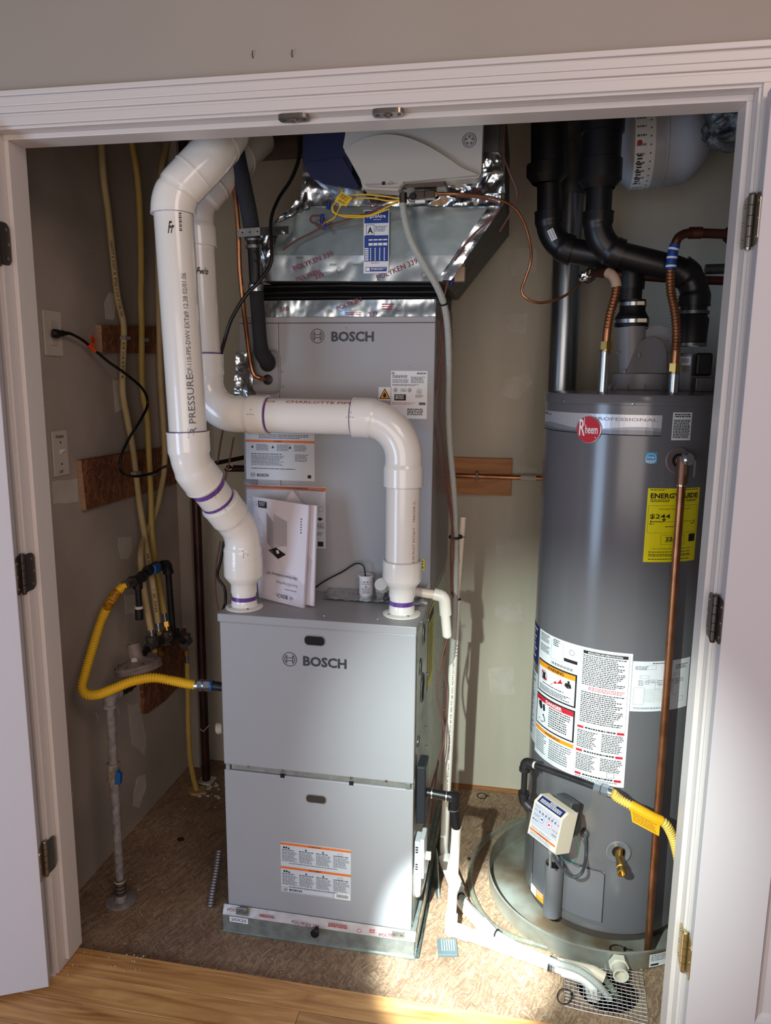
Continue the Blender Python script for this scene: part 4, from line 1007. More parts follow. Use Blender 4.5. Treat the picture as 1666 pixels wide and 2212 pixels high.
tie(hs_, sof(hs_, 955, 657), .0125, hose); tie(hs_, sof(hs_, 984, 1160), .0205, hose); tie(hs_, sof(hs_, 995, 1938), .0125, hose); tie(hs_, sof(hs_, 1073, 2018), .013, hose)
# clear vinyl tube curling round the pan
ct_ = thing('vinyl_tube', 'clear vinyl tube curling on the floor around the metal pan', 'tube', A(1020, 1870, z=ZF))
cp_ = [A(u, v, z=ZF+.009) for u, v in ((1180, 1755), (1110, 1775), (1060, 1806), (1026, 1845), (1015, 1895), (1026, 1945), (1058, 1992), (1105, 2022), (1160, 2040), (1215, 2056), (1262, 2078), (1300, 2108), (1325, 2140))]+[A(1338, 2162, z=-.05)]
MB().tube(spline(cp_, 8), .0075, 14).build('tube', clearp, ct_)
# copper line from the solenoid to the water pipe
cl = thing('copper_tube', 'thin copper water line looping from the humidifier valve to the hot water pipe', 'tube', A(1150, 600, y=.6))
cpth = spline([A(945, 418, y=.40), A(985, 419, y=.40), A(1030, 422, y=.42), A(1075, 430, y=.44), A(1108, 446, y=.46), A(1132, 480, y=.48), A(1146, 530, y=.50), A(1147, 565, y=.52), A(1134, 605, y=.53), A(1127, 628, y=.53), A(1138, 645, y=.53), A(1165, 654, y=.54), A(1200, 648, y=.56), A(1228, 634, y=.58), A(1258, 608, y=.60)], 8)
MB().tube(cpth, .0034, 12).build('tube', cop, cl)
crumpled = MB(); fo = A(1268, 597, y=.60)
# refrigerant lines
rl = thing('suction_line', 'black foam insulated refrigerant line curving down into the upper cabinet', 'pipe', A(579, 780, y=.5))
rp_ = spline([A(505, 295, y=.40), A(515, 350, y=.40), A(528, 410, y=.41), A(540, 470, y=.42), A(548, 530, y=.43), A(552, 600, y=.43), A(557, 670, y=.44), A(562, 735, y=.45), A(566, 762, y=.46), A(577, 780, y=.475), A(578, 786, y=.505)], 8)
Lr = clen(rp_)[-1]
MB().tube(sub(rp_, 0, sof(rp_, 546, 515)), .021, 20).build('upper_foam', mat('dark_blue_foam', (44, 48, 56), .85, bump=.3, bscale=120), rl)
MB().tube(sub(rp_, sof(rp_, 546, 512), sof(rp_, 552, 620)), .0165, 18).build('taped_section', blackr, rl)
MB().tube(sub(rp_, sof(rp_, 552, 610), sof(rp_, 562, 735)), .0185, 20).build('lower_foam', foam, rl)
MB().tube(sub(rp_, sof(rp_, 562, 732), Lr), [.018+.004*min(1, k/6) for k in range(len(sub(rp_, sof(rp_, 562, 732), Lr)))], 20).build('end_foam', foam, rl)
for s_ in (512, 530, 615, 622): MB().tube(sub(rp_, sof(rp_, 549, s_), sof(rp_, 549, s_)+.008, .003), .0205, 16).build('foil_wrap', foil2 if s_ > 600 else galvd, rl)
for k in range(14):
    s_ = .02+k*.022; p = sub(rp_, s_, s_+.003)[0]; MB().tube([p+V((.006, -.0205, .006)), p+V((.019, -.0105, -.006))], .0011, 5).build('slit', blackr, rl)
l2 = thing('liquid_line', 'bare copper refrigerant line beside the black foam line', 'pipe', A(575, 820, y=.5))
lq = spline([A(500, 345, y=.405), A(508, 420, y=.405), A(515, 500, y=.405), A(518, 580, y=.41), A(525, 650, y=.42), A(533, 720, y=.45), A(541, 780, y=.47), A(548, 808, y=.475), A(562, 817, y=.48), A(576, 820, y=.505)], 8)
MB().tube(lq, .0062, 14).build('tube', cop, l2)
# strap that carries the lines
sp = thing('pipe_strap', 'perforated grey steel strap crossing the foam line to the duct corner', 'bracket', A(565, 507, y=.44))
a = A(513, 504, y=.385); b = A(562, 500, y=.40); c = A(624, 497, y=.475)
def stripm(pts, hgt, th):
    mb = MB()
    for i in range(len(pts)-1):
        p, q = pts[i], pts[i+1]; mb.prism([p-V((0, 0, hgt/2)), q-V((0, 0, hgt/2)), q+V((0, 0, hgt/2)), p+V((0, 0, hgt/2))], (0, -th, 0))
    return mb
MB().add([], []); so = stripm([a, b, c], .02, .0015).build('strap', galvd, sp)
for t in (.12, .28, .45, .62, .78, .9):
    p = a.lerp(b, t*2) if t < .5 else b.lerp(c, t*2-1); MB().lathe([(0, .0025), (.0022, .0025)], p, (0, -1, 0), 10).build('hole', gap, so)
p = A(612, 502, y=.46); MB().hexn(p, p-V((0, .006, 0)), .005).cyl(p-V((0, .006, 0)), p-V((0, .009, 0)), .0025).build('screw', steelz, sp)
# black cable from above, crossing down to the left
bc = thing('power_cable', 'long black cable hanging from the duct and crossing down behind the vent pipes', 'cable', A(560, 640, y=.38))
b1_ = spline([A(648, 295, y=.45), A(645, 345, y=.45), A(628, 390, y=.44), A(602, 430, y=.42), A(586, 475, y=.40), A(587, 530, y=.385), A(585, 570, y=.375), A(560, 608, y=.365), A(530, 640, y=.36), A(500, 690, y=.36), A(484, 740, y=.37), A(470, 790, y=.38), A(450, 830, y=.40), A(430, 862, y=.43)], 8)
MB().tube(b1_, .0048, 12).build('cable', blackcab, bc)
b2_ = spline([A(436, 935, y=.42), A(445, 955, y=.42), A(440, 985, y=.42), A(420, 998, y=.40), A(400, 1000, y=.3), A(370, 1005, y=.2), A(352, 1010, x=-.75), A(330, 1022, x=-.80), A(290, 1029, x=-.83), A(262, 1018, x=-.83), A(262, 985, x=-.83), A(280, 945, x=-.82), A(305, 905, x=-.80), A(319, 872, x=-.80), A(308, 840, x=-.80), A(272, 808, x=-.82), A(235, 782, x=-.85), A(205, 757, x=-.87), A(180, 736, x=-.875), A(155, 722, x=-.875), A(140, 719, x=-.88)], 8)
pc = thing('extension_cord', 'black cord with orange tag plugged into the left wall outlet', 'cord', A(110, 720, x=XL))
MB().tube(b2_, .0042, 12).build('cord', blackcab, pc)
pp_ = A(128, 719, x=-.882); mb = MB()
mb.tube(spline([A(144, 720, x=-.878), A(135, 720, x=-.88), A(122, 721, x=-.882), A(113, 719, x=-.888)], 5), [.006]*5+[.009]*4+[.012]*5+[.011]*2, 14).build('plug', blackr, pc)
p = A(200, 738, x=-.868); o = MB().prism([p+V((0, -.012, .012)), p+V((0, .006, .022)), p+V((0, .016, -.004)), p+V((0, -.004, -.014))], (.001, 0, 0)).build('caution_tag', orangetag, pc)
pr = Print(planefn(p+V((.0014, -.008, .004)), (0, .87, -.4), (0, .35, .9)), .02, .012); pr.rows(0, -.5, .9, .8, 4, ink, .4, seed=3); pr.build('print', o)
MB().tube(sub(b2_, sof(b2_, 207, 757), sof(b2_, 190, 745)), .0062, 12).build('tag_sleeve', orangetag, pc)
# manual bag
mg = thing('manual_bag', 'clear zip bag of white booklets leaning against the upper cabinet on the furnace lid', 'bag', A(610, 1310, z=LIDZ))
def B_(u, v, y): return A(u, v, y=y)
yb0, yb1 = .405, .485
TL, TR, BL, BR = B_(548, 1072, .480), B_(690, 1088, .480), B_(561, 1288, yb0), B_(656, 1314, yb0-.005)
BL = A(559, 1290, z=LIDZ+.006); BR = A(655, 1314, z=LIDZ+.001)
TL = A(546, 1072, y=.47); _t = A(688, 1096, y=.455); TR = TL+(BR-BL)*((_t-TL).length/(BR-BL).length)
ex = (BR-BL).normalized(); 
def slab(tl, tr, bl, br, th, name, m, parent):
    n = (br-bl).cross(tl-bl).normalized()
    if n.dot(CAM-bl) > 0: n = -n
    return MB().prism([bl, br, tr, tl], n*th).build(name, m, parent, bevel=.001, seg=1), -n
bk, nb = slab(TL, TR, BL, BR, .007, 'booklet', bookm, mg)
off = -nb*.014; bk2, _ = slab(TL+off+V((.01, 0, .0)), TR+off+V((.014, 0, 0)), BL+off+V((.004, 0, .003)), BR+off+V((.02, 0, .006)), .006, 'booklet', bookm, mg)
sh = A(632, 1058, y=.478); MB().prism([sh, sh+V((.045, 0, -.06)), sh+V((.02, -.002, -.09)), sh+V((-.035, -.002, -.05))], (0, .001, 0)).build('loose_sheet', bookm, mg)
w_ = (TR-TL).length; h_ = (TL-BL).length
def bf(a, b, h):
    u, v = a/w_, b/h_; return (BL.lerp(BR, u)).lerp(TL.lerp(TR, u), v)+nb*(.0008+h)
pr = Print(bf, w_, h_)
pr.text('BOSCH', .42, .045, .66, .085, ink, .02, flip=True); emblem(pr, .74, .065, .007, gink, .0007)
pr.text('Bosch IDS Heat Pump', .42, .18, .86, .215, gink, .0, flip=True); pr.text('Ultra Series Condensing Unit', .22, .25, .86, .285, ink, .01, flip=True); pr.rows(.6, .13, .86, .145, 1, gink)
pr.poly([(.26, .49), (.42, .53), (.62, .48), (.46, .42)], ink); pr.poly([(.42, .50), (.47, .51), (.49, .48), (.44, .47)], bookm, 3)
for k in range(11): pr.poly([(.25+k*.012, .80-.008*k+.06), (.256+k*.012, .80-.008*k+.06), (.256+k*.012, .55-.004*k), (.25+k*.012, .55-.004*k)], bookg)
for k in range(14): pr.poly([(.39+k*.018, .86-.004*k), (.396+k*.018, .86-.004*k), (.396+k*.018, .52+.004*k), (.39+k*.018, .52+.004*k)], bookg)
for k in range(12): pr.poly([(.25, .58+k*.022), (.64, .56+k*.022), (.64, .562+k*.022), (.25, .582+k*.022)], bookg)
pr.rect(.1, .90, .26, .965, ink); pr.rows(.12, .91, .24, .955, 3, bookm, .4, lv=3); pr.disc(.05, .93, .006, gink, 2, .0052); pr.rows(.88, .7, .905, .86, 6, gink)
pr.build('print', bk)
# bag film, gently wrinkled, open at the top with a zip strip
def film(off_, name):
    mb = MB(); nu, nv = 26, 36; TLb, TRb = A(528, 1040, y=.492), A(700, 1052, y=.488); BLb, BRb = A(556, 1296, z=LIDZ+.004), A(664, 1318, z=LIDZ+.002); vs = []
    for j in range(nv+1):
        for i in range(nu+1):
            u, v = i/nu, j/nv; p = (BLb.lerp(BRb, u)).lerp(TLb.lerp(TRb, u), v)
            k = noise.noise(p*30+V((off_*300, 0, 0)))*.004+noise.noise(p*80)*.0015
            vs.append(p+nb*(off_+k*(1 if off_ > 0 else .3)))
    mb.add(vs, [(j*(nu+1)+i, j*(nu+1)+i+1, (j+1)*(nu+1)+i+1, (j+1)*(nu+1)+i) for j in range(nv) for i in range(nu)], 0, True); o = mb.build(name, bagm, mg); return o, TLb, TRb
o, TLb, TRb = film(.007, 'bag_film')
MB().tube([TLb+nb*.004+V((0, 0, -.012)), TRb+nb*.004+V((0, 0, -.012))], .0016, 6).build('zip_strip', mat('zip_strip_red', (150, 92, 92), .4), mg)
# white round can on the lid
cn = thing('capacitor', 'small white cylindrical can with printed text standing on the furnace lid', 'capacitor', A(791, 1270, z=LIDZ))
c = A(791, 1272, y=.480); c.z = LIDZ+.004
MB().lathe([(0, 0), (.019, 0), (.0195, .001), (.0195, .056), (.022, .057), (.022, .061), (.020, .062), (.019, .058), (0, .057)], V((c.x, c.y, c.z-.0)), (0, 0, 1), 32).build('can', whitep, cn)
d_ = CAM-c; an0 = math.atan2(d_.y, d_.x)
pr = Print(lambda a, b, h: V((c.x+(.0196+h)*math.cos(an0+(a-.015)/.0196), c.y+(.0196+h)*math.sin(an0+(a-.015)/.0196), c.z+b)), .03, .056)
pr.rect(.05, .78, .95, .84, ink); pr.rows(.05, .79, .95, .83, 1, white, .3, lv=3); pr.text('UL', .38, .52, .6, .62, ink, .03); pr.rows(.1, .66, .9, .72, 1, gink); pr.rows(.1, .18, .95, .48, 6, gink, .45); pr.build('print', cn)
MB().tube(spline([A(660, 1285, y=c.y-.01), A(700, 1256, y=c.y), A(740, 1235, y=c.y), A(768, 1218, y=c.y), A(785, 1222, y=c.y), V((c.x-.002, c.y, c.z+.058))], 6), .0022, 8).build('lead', blackcab, cn)
bkt = MB().box((c.x+.026, c.y+.01, LIDZ+.013), (c.x+.05, c.y+.012, LIDZ+.044)); tag(bkt.build('plastic_bracket', housew), 'small clear-grey bracket beside the white can', 'bracket')
# ------------------------------------------------------------------ water heater
TX, TY, TR_ = .665, .650, .237
def cylhit(u, v):
    d = A(u, v, y=0)-CAM; d.normalize(); ox, oy = CX-TX, CY-TY
    a = d.x*d.x+d.y*d.y; b = 2*(ox*d.x+oy*d.y); c = ox*ox+oy*oy-TR_*TR_; D = b*b-4*a*c
    t = (-b-math.sqrt(max(0, D)))/(2*a); p = CAM+d*t
    return math.atan2(p.x-TX, -(p.y-TY)), p.z
def CP(an, z, off=0.0): return V((TX+(TR_+off)*math.sin(an), TY-(TR_+off)*math.cos(an), z))
def CN(an): return V((math.sin(an), -math.cos(an), 0))
def cyl_sticker(name, tl, tr, zt_, zb_, m, parent, label=None, off=.0004):
    a0 = cylhit(*tl)[0] if isinstance(tl, tuple) else tl; a1 = cylhit(*tr)[0] if isinstance(tr, tuple) else tr
    w_ = (a1-a0)*TR_; h_ = zt_-zb_
    fn = lambda a, b, h: CP(a0+a/TR_, zb_+b, off+h)
    return sticker(name, fn, w_, h_, m, parent, label, nu=max(4, int(w_/.012)))
ztb = cylhit(1368, 876)[1]; ztt = cylhit(1368, 853)[1]
wh = thing('water_heater', 'tall dark grey gas water heater standing in the round metal pan', 'water heater', (TX, TY, 0))
MB().lathe([(TR_-.02, .012), (TR_-.003, .012), (TR_, .03), (TR_, ztb)], (TX, TY, 0), (0, 0, 1), 96).build('tank_body', tankg, wh)
MB().lathe([(TR_-.012, 0), (TR_-.012, .03)], (TX, TY, ZF+.004), (0, 0, 1), 64).build('base_skirt', mat('dark_skirt', (70, 62, 58), .6), wh)
MB().lathe([(TR_+.001, 0), (TR_+.004, .001), (TR_+.004, ztt-ztb-.004), (TR_+.001, ztt-ztb), (TR_-.03, ztt-ztb+.004), (.02, ztt-ztb+.012), (0, ztt-ztb+.012)], (TX, TY, ztb), (0, 0, 1), 96).build('top_cap', tankg, wh)
for u, v in ((1220, 866), (1368, 872)):
    a, z = cylhit(u, v); MB().lathe([(0, .004), (.003, .003), (.0038, 0)], CP(a, z, .004), CN(a), 12).build('screw', steelz, wh)
# badge strip
zs1 = cylhit(1181, 886)[1]; zs0 = cylhit(1427, 944)[1]
st, pr = cyl_sticker('badge_strip', (1178, 900), (1430, 915), zs1, zs0+.004, mat('silver_badge', (198, 198, 204), .3, .3), wh)
W_, H_ = pr.w, pr.h
bp = [(x/20, .30+.10*math.sin(x/20*9)) for x in range(21)]
for i in range(20): pr.poly([(bp[i][0], 0), (bp[i+1][0], 0), (bp[i+1][0], bp[i+1][1]), (bp[i][0], bp[i][1])], mat('badge_grey', (150, 152, 160), .35, .3))
bp = [(x/20, .16+.07*math.sin(x/20*7+2)) for x in range(21)]
for i in range(20): pr.poly([(bp[i][0], 0), (bp[i+1][0], 0), (bp[i+1][0], bp[i+1][1]), (bp[i][0], bp[i][1])], mat('badge_dark', (122, 124, 132), .35, .3), 3)
pr.text('CLASSIC', .01, .80, .11, .92, ink, .02); pr.text('series', .12, .78, .18, .89, gink, .0)
pr.text('PROFESSIONAL', .58, .68, .975, .84, mat('chrome_lettering', (128, 126, 130), .4, .3), .012)
pr.rect(0, -.05, 1, 0, ink); pr.build('print', st)
a, z = cylhit(1273, 928); rr = .0345
o = MB().lathe([(0, .0022), (rr-.002, .0022), (rr, .0012), (rr, 0)], CP(a, z, .0008), CN(a), 48).build('badge', mat('chrome_badge_rim', (206, 200, 206), .25, .7), wh)
ex = V((math.cos(a), math.sin(a), 0)); c0 = CP(a, z, .0032)
pr = Print(lambda p, q, h: c0+ex*p+V((0, 0, q))+CN(a)*h, 1, 1)
pr.disc(0, 0, rr-.002, redp, 1, n=48); pr.text('R', -.026, -.016, -.010, .026, white, .015); pr.text('heem', -.009, -.010, .026, .012, white, .015); pr.rect(-.013, .010, -.0115, .03, white, 2, 1); pr.disc(.020, -.019, .0016, white, n=10)
pr.build('print', o)
st, pr = cyl_sticker('notice_label', (1454, 900), (1495, 900), cylhit(1470, 891)[1], cylhit(1470, 951)[1], paperw, wh)
pr.rows(.08, .80, .92, .95, 2, ink, .6, rag=0); pr.rows(.06, .06, .94, .74, 12, ink, .6, rag=.1); pr.build('print', st)
st, pr = cyl_sticker('efficiency_label', (1394, 985), (1420, 985), cylhit(1407, 977)[1], cylhit(1407, 1001)[1], mat('sky_blue_label', (54, 150, 200), .4), wh)
pr.disc(.5, .45, .0125, white, 2, .0115, 24); pr.rect(.06, .24, .94, .28, white); pr.rows(.1, .06, .9, .18, 1, white, .7); pr.text('energy', .18, .42, .8, .6, white, .02); pr.build('print', st)
zg1 = cylhit(1455, 1055)[1]; zg0 = cylhit(1445, 1214)[1]
st, pr = cyl_sticker('energy_guide', (1395, 1130), (1506, 1130), zg1, zg0, ygreen, wh)
pr.text('ENERGYGUIDE', .05, .865, .95, .935, ink, .03); pr.rows(.04, .965, .3, .985, 1, ink); pr.rows(.6, .965, .96, .985, 1, ink)
pr.rect(.545, .80, .555, .87, ink); pr.poly([(.50, .81), (.60, .81), (.55, .785)], ink)
pr.rows(.05, .81, .4, .85, 2, ink, .5); pr.rows(.7, .81, .95, .85, 2, ink, .5)
pr.frame(.03, .40, .97, .77, .0005, ink); pr.text('Estimated Yearly Energy Cost', .22, .71, .80, .735, ink)
pr.text('$244', .06, .585, .42, .655, ink, .012); pr.rect(.08, .55, .92, .554, ink); pr.rect(.08, .548, .31, .558, ink); pr.rect(.075, .53, .085, .575, ink); pr.rect(.915, .53, .925, .575, ink)
pr.poly([(.27, .59), (.35, .59), (.31, .555)], ink); pr.rows(.06, .505, .14, .525, 1, ink); pr.rows(.84, .505, .92, .525, 1, ink); pr.rows(.34, .47, .66, .49, 1, ink)
pr.frame(.28, .24, .73, .37, .0005, ink); pr.text('224', .36, .29, .56, .345, ink, .03); pr.rows(.36, .265, .66, .28, 1, ink); pr.rect(.82, .27, .96, .375, ink)
pr.text('Your cost will depend on your utility rates and use.', .13, .17, .88, .195, ink); pr.rows(.08, .125, .9, .145, 1, ink); pr.rows(.08, .07, .9, .11, 2, ink); pr.rows(.08, .025, .9, .045, 1, ink); pr.build('print', st)
# big instruction label (left) – warning panels – right text panel
aL = cylhit(1150, 1500)[0]-.02; z1 = cylhit(1300, 1408)[1]+.004; z0_ = cylhit(1290, 1690)[1]
aM = cylhit(1252, 1450)[0]; aR = cylhit(1362, 1500)[0]; aW = cylhit(1161, 1500)[0]
st, pr = cyl_sticker('warning_label', aW, aM, z1, z0_, paperw, wh, 'white label with orange and red warning panels')
def box_(v0, v1, col, ttl):
    pr.rect(.02, v0, .97, v1, ink, 1); pr.rect(.05, v0+.012, .94, v1-.012, paperw, 2); pr.rect(.05, v1-.05, .94, v1-.012, col, 3); pr.text(ttl, .33, v1-.044, .72, v1-.018, ink if col is amber else white, .03, lv=4)
pr.rows(.06, .92, .35, .985, 6, ink, .5); pr.rows(.45, .93, .6, .985, 4, ink); pr.frame(.4, .83, .68, .97, .0005, gink); pr.disc(.85, .93, .008, ink, 2, .007); pr.rows(.06, .84, .36, .9, 6, ink)
for k in range(22): pr.rect(.42+k*.022, .79, .42+k*.022+(.012 if k % 3 else .006), .81, ink)
pr.rect(.7, .85, .96, .875, ink)
box_(.52, .775, amber, 'WARNING')
pr.disc(.24, .665, .0145, redp, 3, .0125, 28); pr.rect(.19, .635, .28, .69, ink, 3); pr.poly([(.15, .69), (.17, .70), (.33, .64), (.31, .63)], redp, 4)
pr.poly([(.42, .62), (.55, .67), (.58, .655), (.66, .70), (.70, .67), (.80, .66), (.92, .62)], redp, 3); pr.disc(.82, .70, .004, ink, 3); pr.poly([(.76, .69), (.86, .69), (.88, .66), (.80, .65), (.74, .665)], ink, 3)
pr.rows(.2, .595, .75, .61, 1, ink, lv=3); pr.rows(.1, .54, .9, .585, 4, ink, .55, lv=3)
box_(.25, .50, redp, 'DANGER')
pr.poly([(.1, .44), (.2, .45), (.24, .40), (.18, .38), (.12, .41)], ink, 3); pr.poly([(.24, .43), (.3, .44), (.32, .39), (.26, .38)], ink, 3); pr.poly([(.12, .30), (.28, .36), (.34, .31), (.24, .285)], ink, 3); pr.rows(.42, .28, .9, .44, 9, ink, .5, lv=3)
pr.rect(.02, .205, .97, .235, amber); pr.text('WARNING', .34, .21, .7, .23, ink, .02); pr.rows(.04, .03, .4, .19, 9, gink, .5); pr.rows(.46, .03, .94, .19, 9, gink, .5)
pr.build('print', st)
st, pr = cyl_sticker('instruction_label', aM+.002, aR, z1, z0_-.004, paperw, wh, 'white label of dense instructions with red bars')
pr.frame(.03, .42, .95, .985, .0005, ink); pr.rect(.06, .955, .92, .978, ink); pr.text('INSTALLATION AND OPERATION DETAILS', .16, .960, .82, .972, white, .02, lv=3)
pr.rows(.06, .72, .92, .945, 17, ink, .5); pr.rows(.2, .685, .92, .715, 3, rink, .5); pr.rows(.06, .44, .92, .675, 16, ink, .5)
for v0 in (.395, .215, .035+.0):
    pr.rect(.02, v0, .15, v0+.018, redp); pr.rect(.80, v0, .94, v0+.018, redp); pr.rows(.18, v0+.002, .78, v0+.016, 1, ink, .8, rag=0)
pr.rows(.03, .245, .46, .38, 10, ink, .5); pr.rows(.52, .245, .94, .385, 11, ink, .5); pr.rows(.03, .07, .46, .2, 10, ink, .5); pr.rows(.52, .1, .94, .2, 8, ink, .5)
pr.frame(.66, .06, .80, .10, .0008, ink); pr.rows(.03, .005, .9, .028, 2, gink, .5); pr.build('print', st)
aN = cylhit(1151, 1400)[0]-.22
st, pr = cyl_sticker('navy_label', aN, aW-.02, z1+.001, z1-.115, navyp, wh); pr.rows(.1, .1, .9, .9, 8, white, .4); pr.build('print', st)
st, pr = cyl_sticker('side_label', aN, aW-.004, z1-.14, z0_+.02, paperb, wh); pr.rows(.1, .04, .9, .96, 26, ink, .5); pr.build('print', st)
st, pr = cyl_sticker('wiring_label', aR+.004, cylhit(1486, 1480)[0], cylhit(1400, 1429)[1], cylhit(1400, 1537)[1], paperw, wh, 'white wiring diagram label')
rd = random.Random(11)
pr.rows(.3, .93, .65, .97, 1, gink); pr.rows(.05, .04, .5, .08, 2, gink); pr.rows(.04, .82, .25, .9, 3, ink, .4); pr.rows(.7, .8, .95, .9, 3, ink, .4)
for (x0, y0, x1, y1) in ((.2, .84, .36, .92), (.12, .66, .26, .72), (.04, .14, .2, .48), (.36, .45, .44, .56), (.6, .7, .7, .75), (.68, .3, .8, .72), (.25, .58, .4, .64), (.8, .15, .9, .25)): pr.frame(x0, y0, x1, y1, .0005, gink)
for k in range(9): x = .5+k*.02; pr.rect(x, .16+k*.03, x+.003, .8-k*.02, gink); pr.rect(.2, .2+k*.03, x, .203+k*.03, gink)
for k in range(8): x = .1+k*.1; pr.rows(x, .5+.03*(k % 3), x+.09, .62, 3, gink, .35, seed=k)
pr.build('print', st)
# burner door outline, recess and sensor cup
aD0 = cylhit(1152, 1880)[0]; aD1 = cylhit(1306, 1900)[0]; zd1 = cylhit(1262, 1872)[1]; zd0 = .045
mb = MB(); n = 24
for i in range(n):
    a, b = aD0+(aD1-aD0)*i/n, aD0+(aD1-aD0)*(i+1)/n
    mb.quad(CP(a, zd0, .002), CP(b, zd0, .002), CP(b, zd1, .002), CP(a, zd1, .002))
mb.build('burner_door', tankl, wh)
R_ = .012
out = [CP(aD0, zd0, .0025), CP(aD0, zd1, .0025)]+[CP(aD0+(aD1-aD0)*i/20, zd1, .0025) for i in range(1, 20)]+[CP(aD1, zd1-.008, .0025), CP(aD1, zd0, .0025)]
MB().tube(out, .0012, 6).build('door_seam', mat('seam_dark', (48, 50, 54), .5), wh)
a, z = cylhit(1205, 1900); ctop = A(1207, 1868, y=(TY-.28*math.cos(a))); 
cc = CP(cylhit(1204, 1930)[0], 0, .022); zt_ = A(1207, 1866, y=cc.y).z; zb_ = A(1200, 1975, y=cc.y).z
MB().lathe([(0, 0), (.024, 0), (.0255, .003), (.0255, zt_-zb_), (.0235, zt_-zb_), (.0235, .02), (0, .02)], (cc.x, cc.y, zb_), (0, 0, 1), 36).build('sensor_cup', tankl, wh)
MB().lathe([(0, 0), (.0234, 0)], (cc.x, cc.y, zt_-.012), (0, 0, 1), 24).build('cup_opening', gap, wh)
st, pr = cyl_sticker('orange_label', (1147, 1925), (1178, 1940), cylhit(1160, 1900)[1], cylhit(1165, 1945)[1], amber, wh); pr.rect(0, 0, .42, 1, paperw); pr.rows(.48, .2, .95, .8, 4, paperw, .5, lv=3); pr.disc(.22, .6, .006, beige, 3, .005); pr.build('print', st)
# gas control valve
av = cylhit(1205, 1760)[0]; 
vn = V((math.sin(-.86), -math.cos(-.86), 0)); vx = V((math.cos(-.86), math.sin(-.86), 0))
base_ = A(1178, 1780, y=.345); vz = V((0, 0, 1)); vf = (vn+V((0, 0, .22))).normalized(); vup = vx.cross(-vf).normalized()
if vup.z < 0: vup = -vup
mx = Matrix((vx, -vf, vup)).transposed().to_4x4(); mx.translation = base_
bw, bh, bd = .054, .056, .052

vb_ = MB(); poly = [(-bh, 0), (bh*.70, 0), (bh*1.0, .018), (bh*1.0, bd), (-bh, bd)]
vb_.prism([mx @ V((-bw, d_, z_)) for z_, d_ in poly], (mx.to_3x3() @ V((2*bw, 0, 0))))
gv = vb_.build('gas_control', beige, wh, bevel=.005, seg=3); gv['label'] = 'beige thermostat gas control with buttons'
o0 = mx @ V((-bw, -.0003, -bh)); pr = Print(lambda a, b, h: o0+vx*a+vup*b+vf*h, 2*bw, 1.70*bh)
pr.rect(.05, .36, .95, .97, lilac, 1); pr.rect(.05, .04, .95, .33, paperw, 1); pr.rect(.05, .18, .95, .24, orange, 2); pr.text('WARNING', .3, .19, .7, .23, ink, .01, lv=3); pr.rows(.08, .25, .9, .32, 3, ink, .5, 2); pr.rows(.08, .06, .9, .16, 4, ink, .5, 2)
for k in range(6): pr.disc(.26+k*.11, .80, .0032, gink, 2)
for k, t in enumerate('VABC'): pr.text(t, .5+k*.11, .85, .54+k*.11, .89, rink, .0)
pr.text('PILOT', .08, .88, .26, .93, mat('teal_ink', (40, 150, 170), .5)); pr.text('HOT', .08, .78, .2, .82, rink); pr.text('VERY HOT', .88, .76, .95, .82, rink)
pr.disc(.37, .64, .0088, paperw, 2); pr.disc(.37, .64, .0088, bluep, 3, .0078); pr.poly([(.31, .64), (.41, .68), (.41, .60)], bluep, 3)
pr.disc(.64, .64, .0088, paperw, 2); pr.disc(.64, .64, .0088, rink, 3, .0078); pr.poly([(.70, .64), (.60, .68), (.60, .60)], redp, 3)
pr.text('COOLER', .08, .64, .26, .69, bluep); pr.text('HOTTER', .76, .55, .94, .60, rink); pr.rows(.06, .48, .28, .53, 1, ink); pr.rows(.76, .42, .94, .48, 2, ink)
pr.build('print', gv)
o1 = mx @ V((-bw, 0, bh*.70)); e2 = (mx.to_3x3() @ V((0, .018, bh*.3))); L2 = e2.length; e2.normalize(); nn = vx.cross(e2)
if nn.z < 0: nn = -nn
pr = Print(lambda a, b, h: o1+vx*a+e2*b+nn*(h+.0006), 2*bw, L2)
pr.rect(.08, .08, .92, .95, navyp); pr.text('NOTICE', .42, .72, .62, .9, white, .02); pr.rows(.14, .2, .86, .66, 3, white, .5, 2, rag=.1); pr.build('top_print', gv)
ms = mx @ V((.0, .07, .0)); MB().tube([mx @ V((0, bd-.004, .005)), mx @ V((0, bd+.035, .005))], .045, 32).build('valve_plate', galvd, wh)
MB().box((-.03, bd-.002, bh-.01), (.03, bd+.03, bh+.012), 0, mx).build('valve_body', galvd, wh, bevel=.003)
# drain valve
a, z = cylhit(1336, 1840); p = CP(a, z, 0); n_ = CN(a)
MB().lathe([(.016, .001), (.030, .0045), (.033, .003), (.0335, 0)], p, n_, 36).build('escutcheon', tankl, wh)
MB().lathe([(0, .002), (.017, .002)], p, n_, 24).build('recess', gap, wh)
dv = MB().lathe([(.0, 0), (.0105, 0), (.0105, .045), (.0125, .047), (.0125, .056), (.0100, .058), (.0100, .066), (.0125, .068), (.0125, .074), (.0085, .076), (.0085, .068), (0, .068)], p, n_+V((0, 0, -.18)), 24).build('drain_valve', brass, wh)
MB().lathe([(0, .03), (.006, .03), (.006, .012), (.0, .012)], p+n_*.03, V((0, 0, 1)), 12).build('stem', brass, dv)
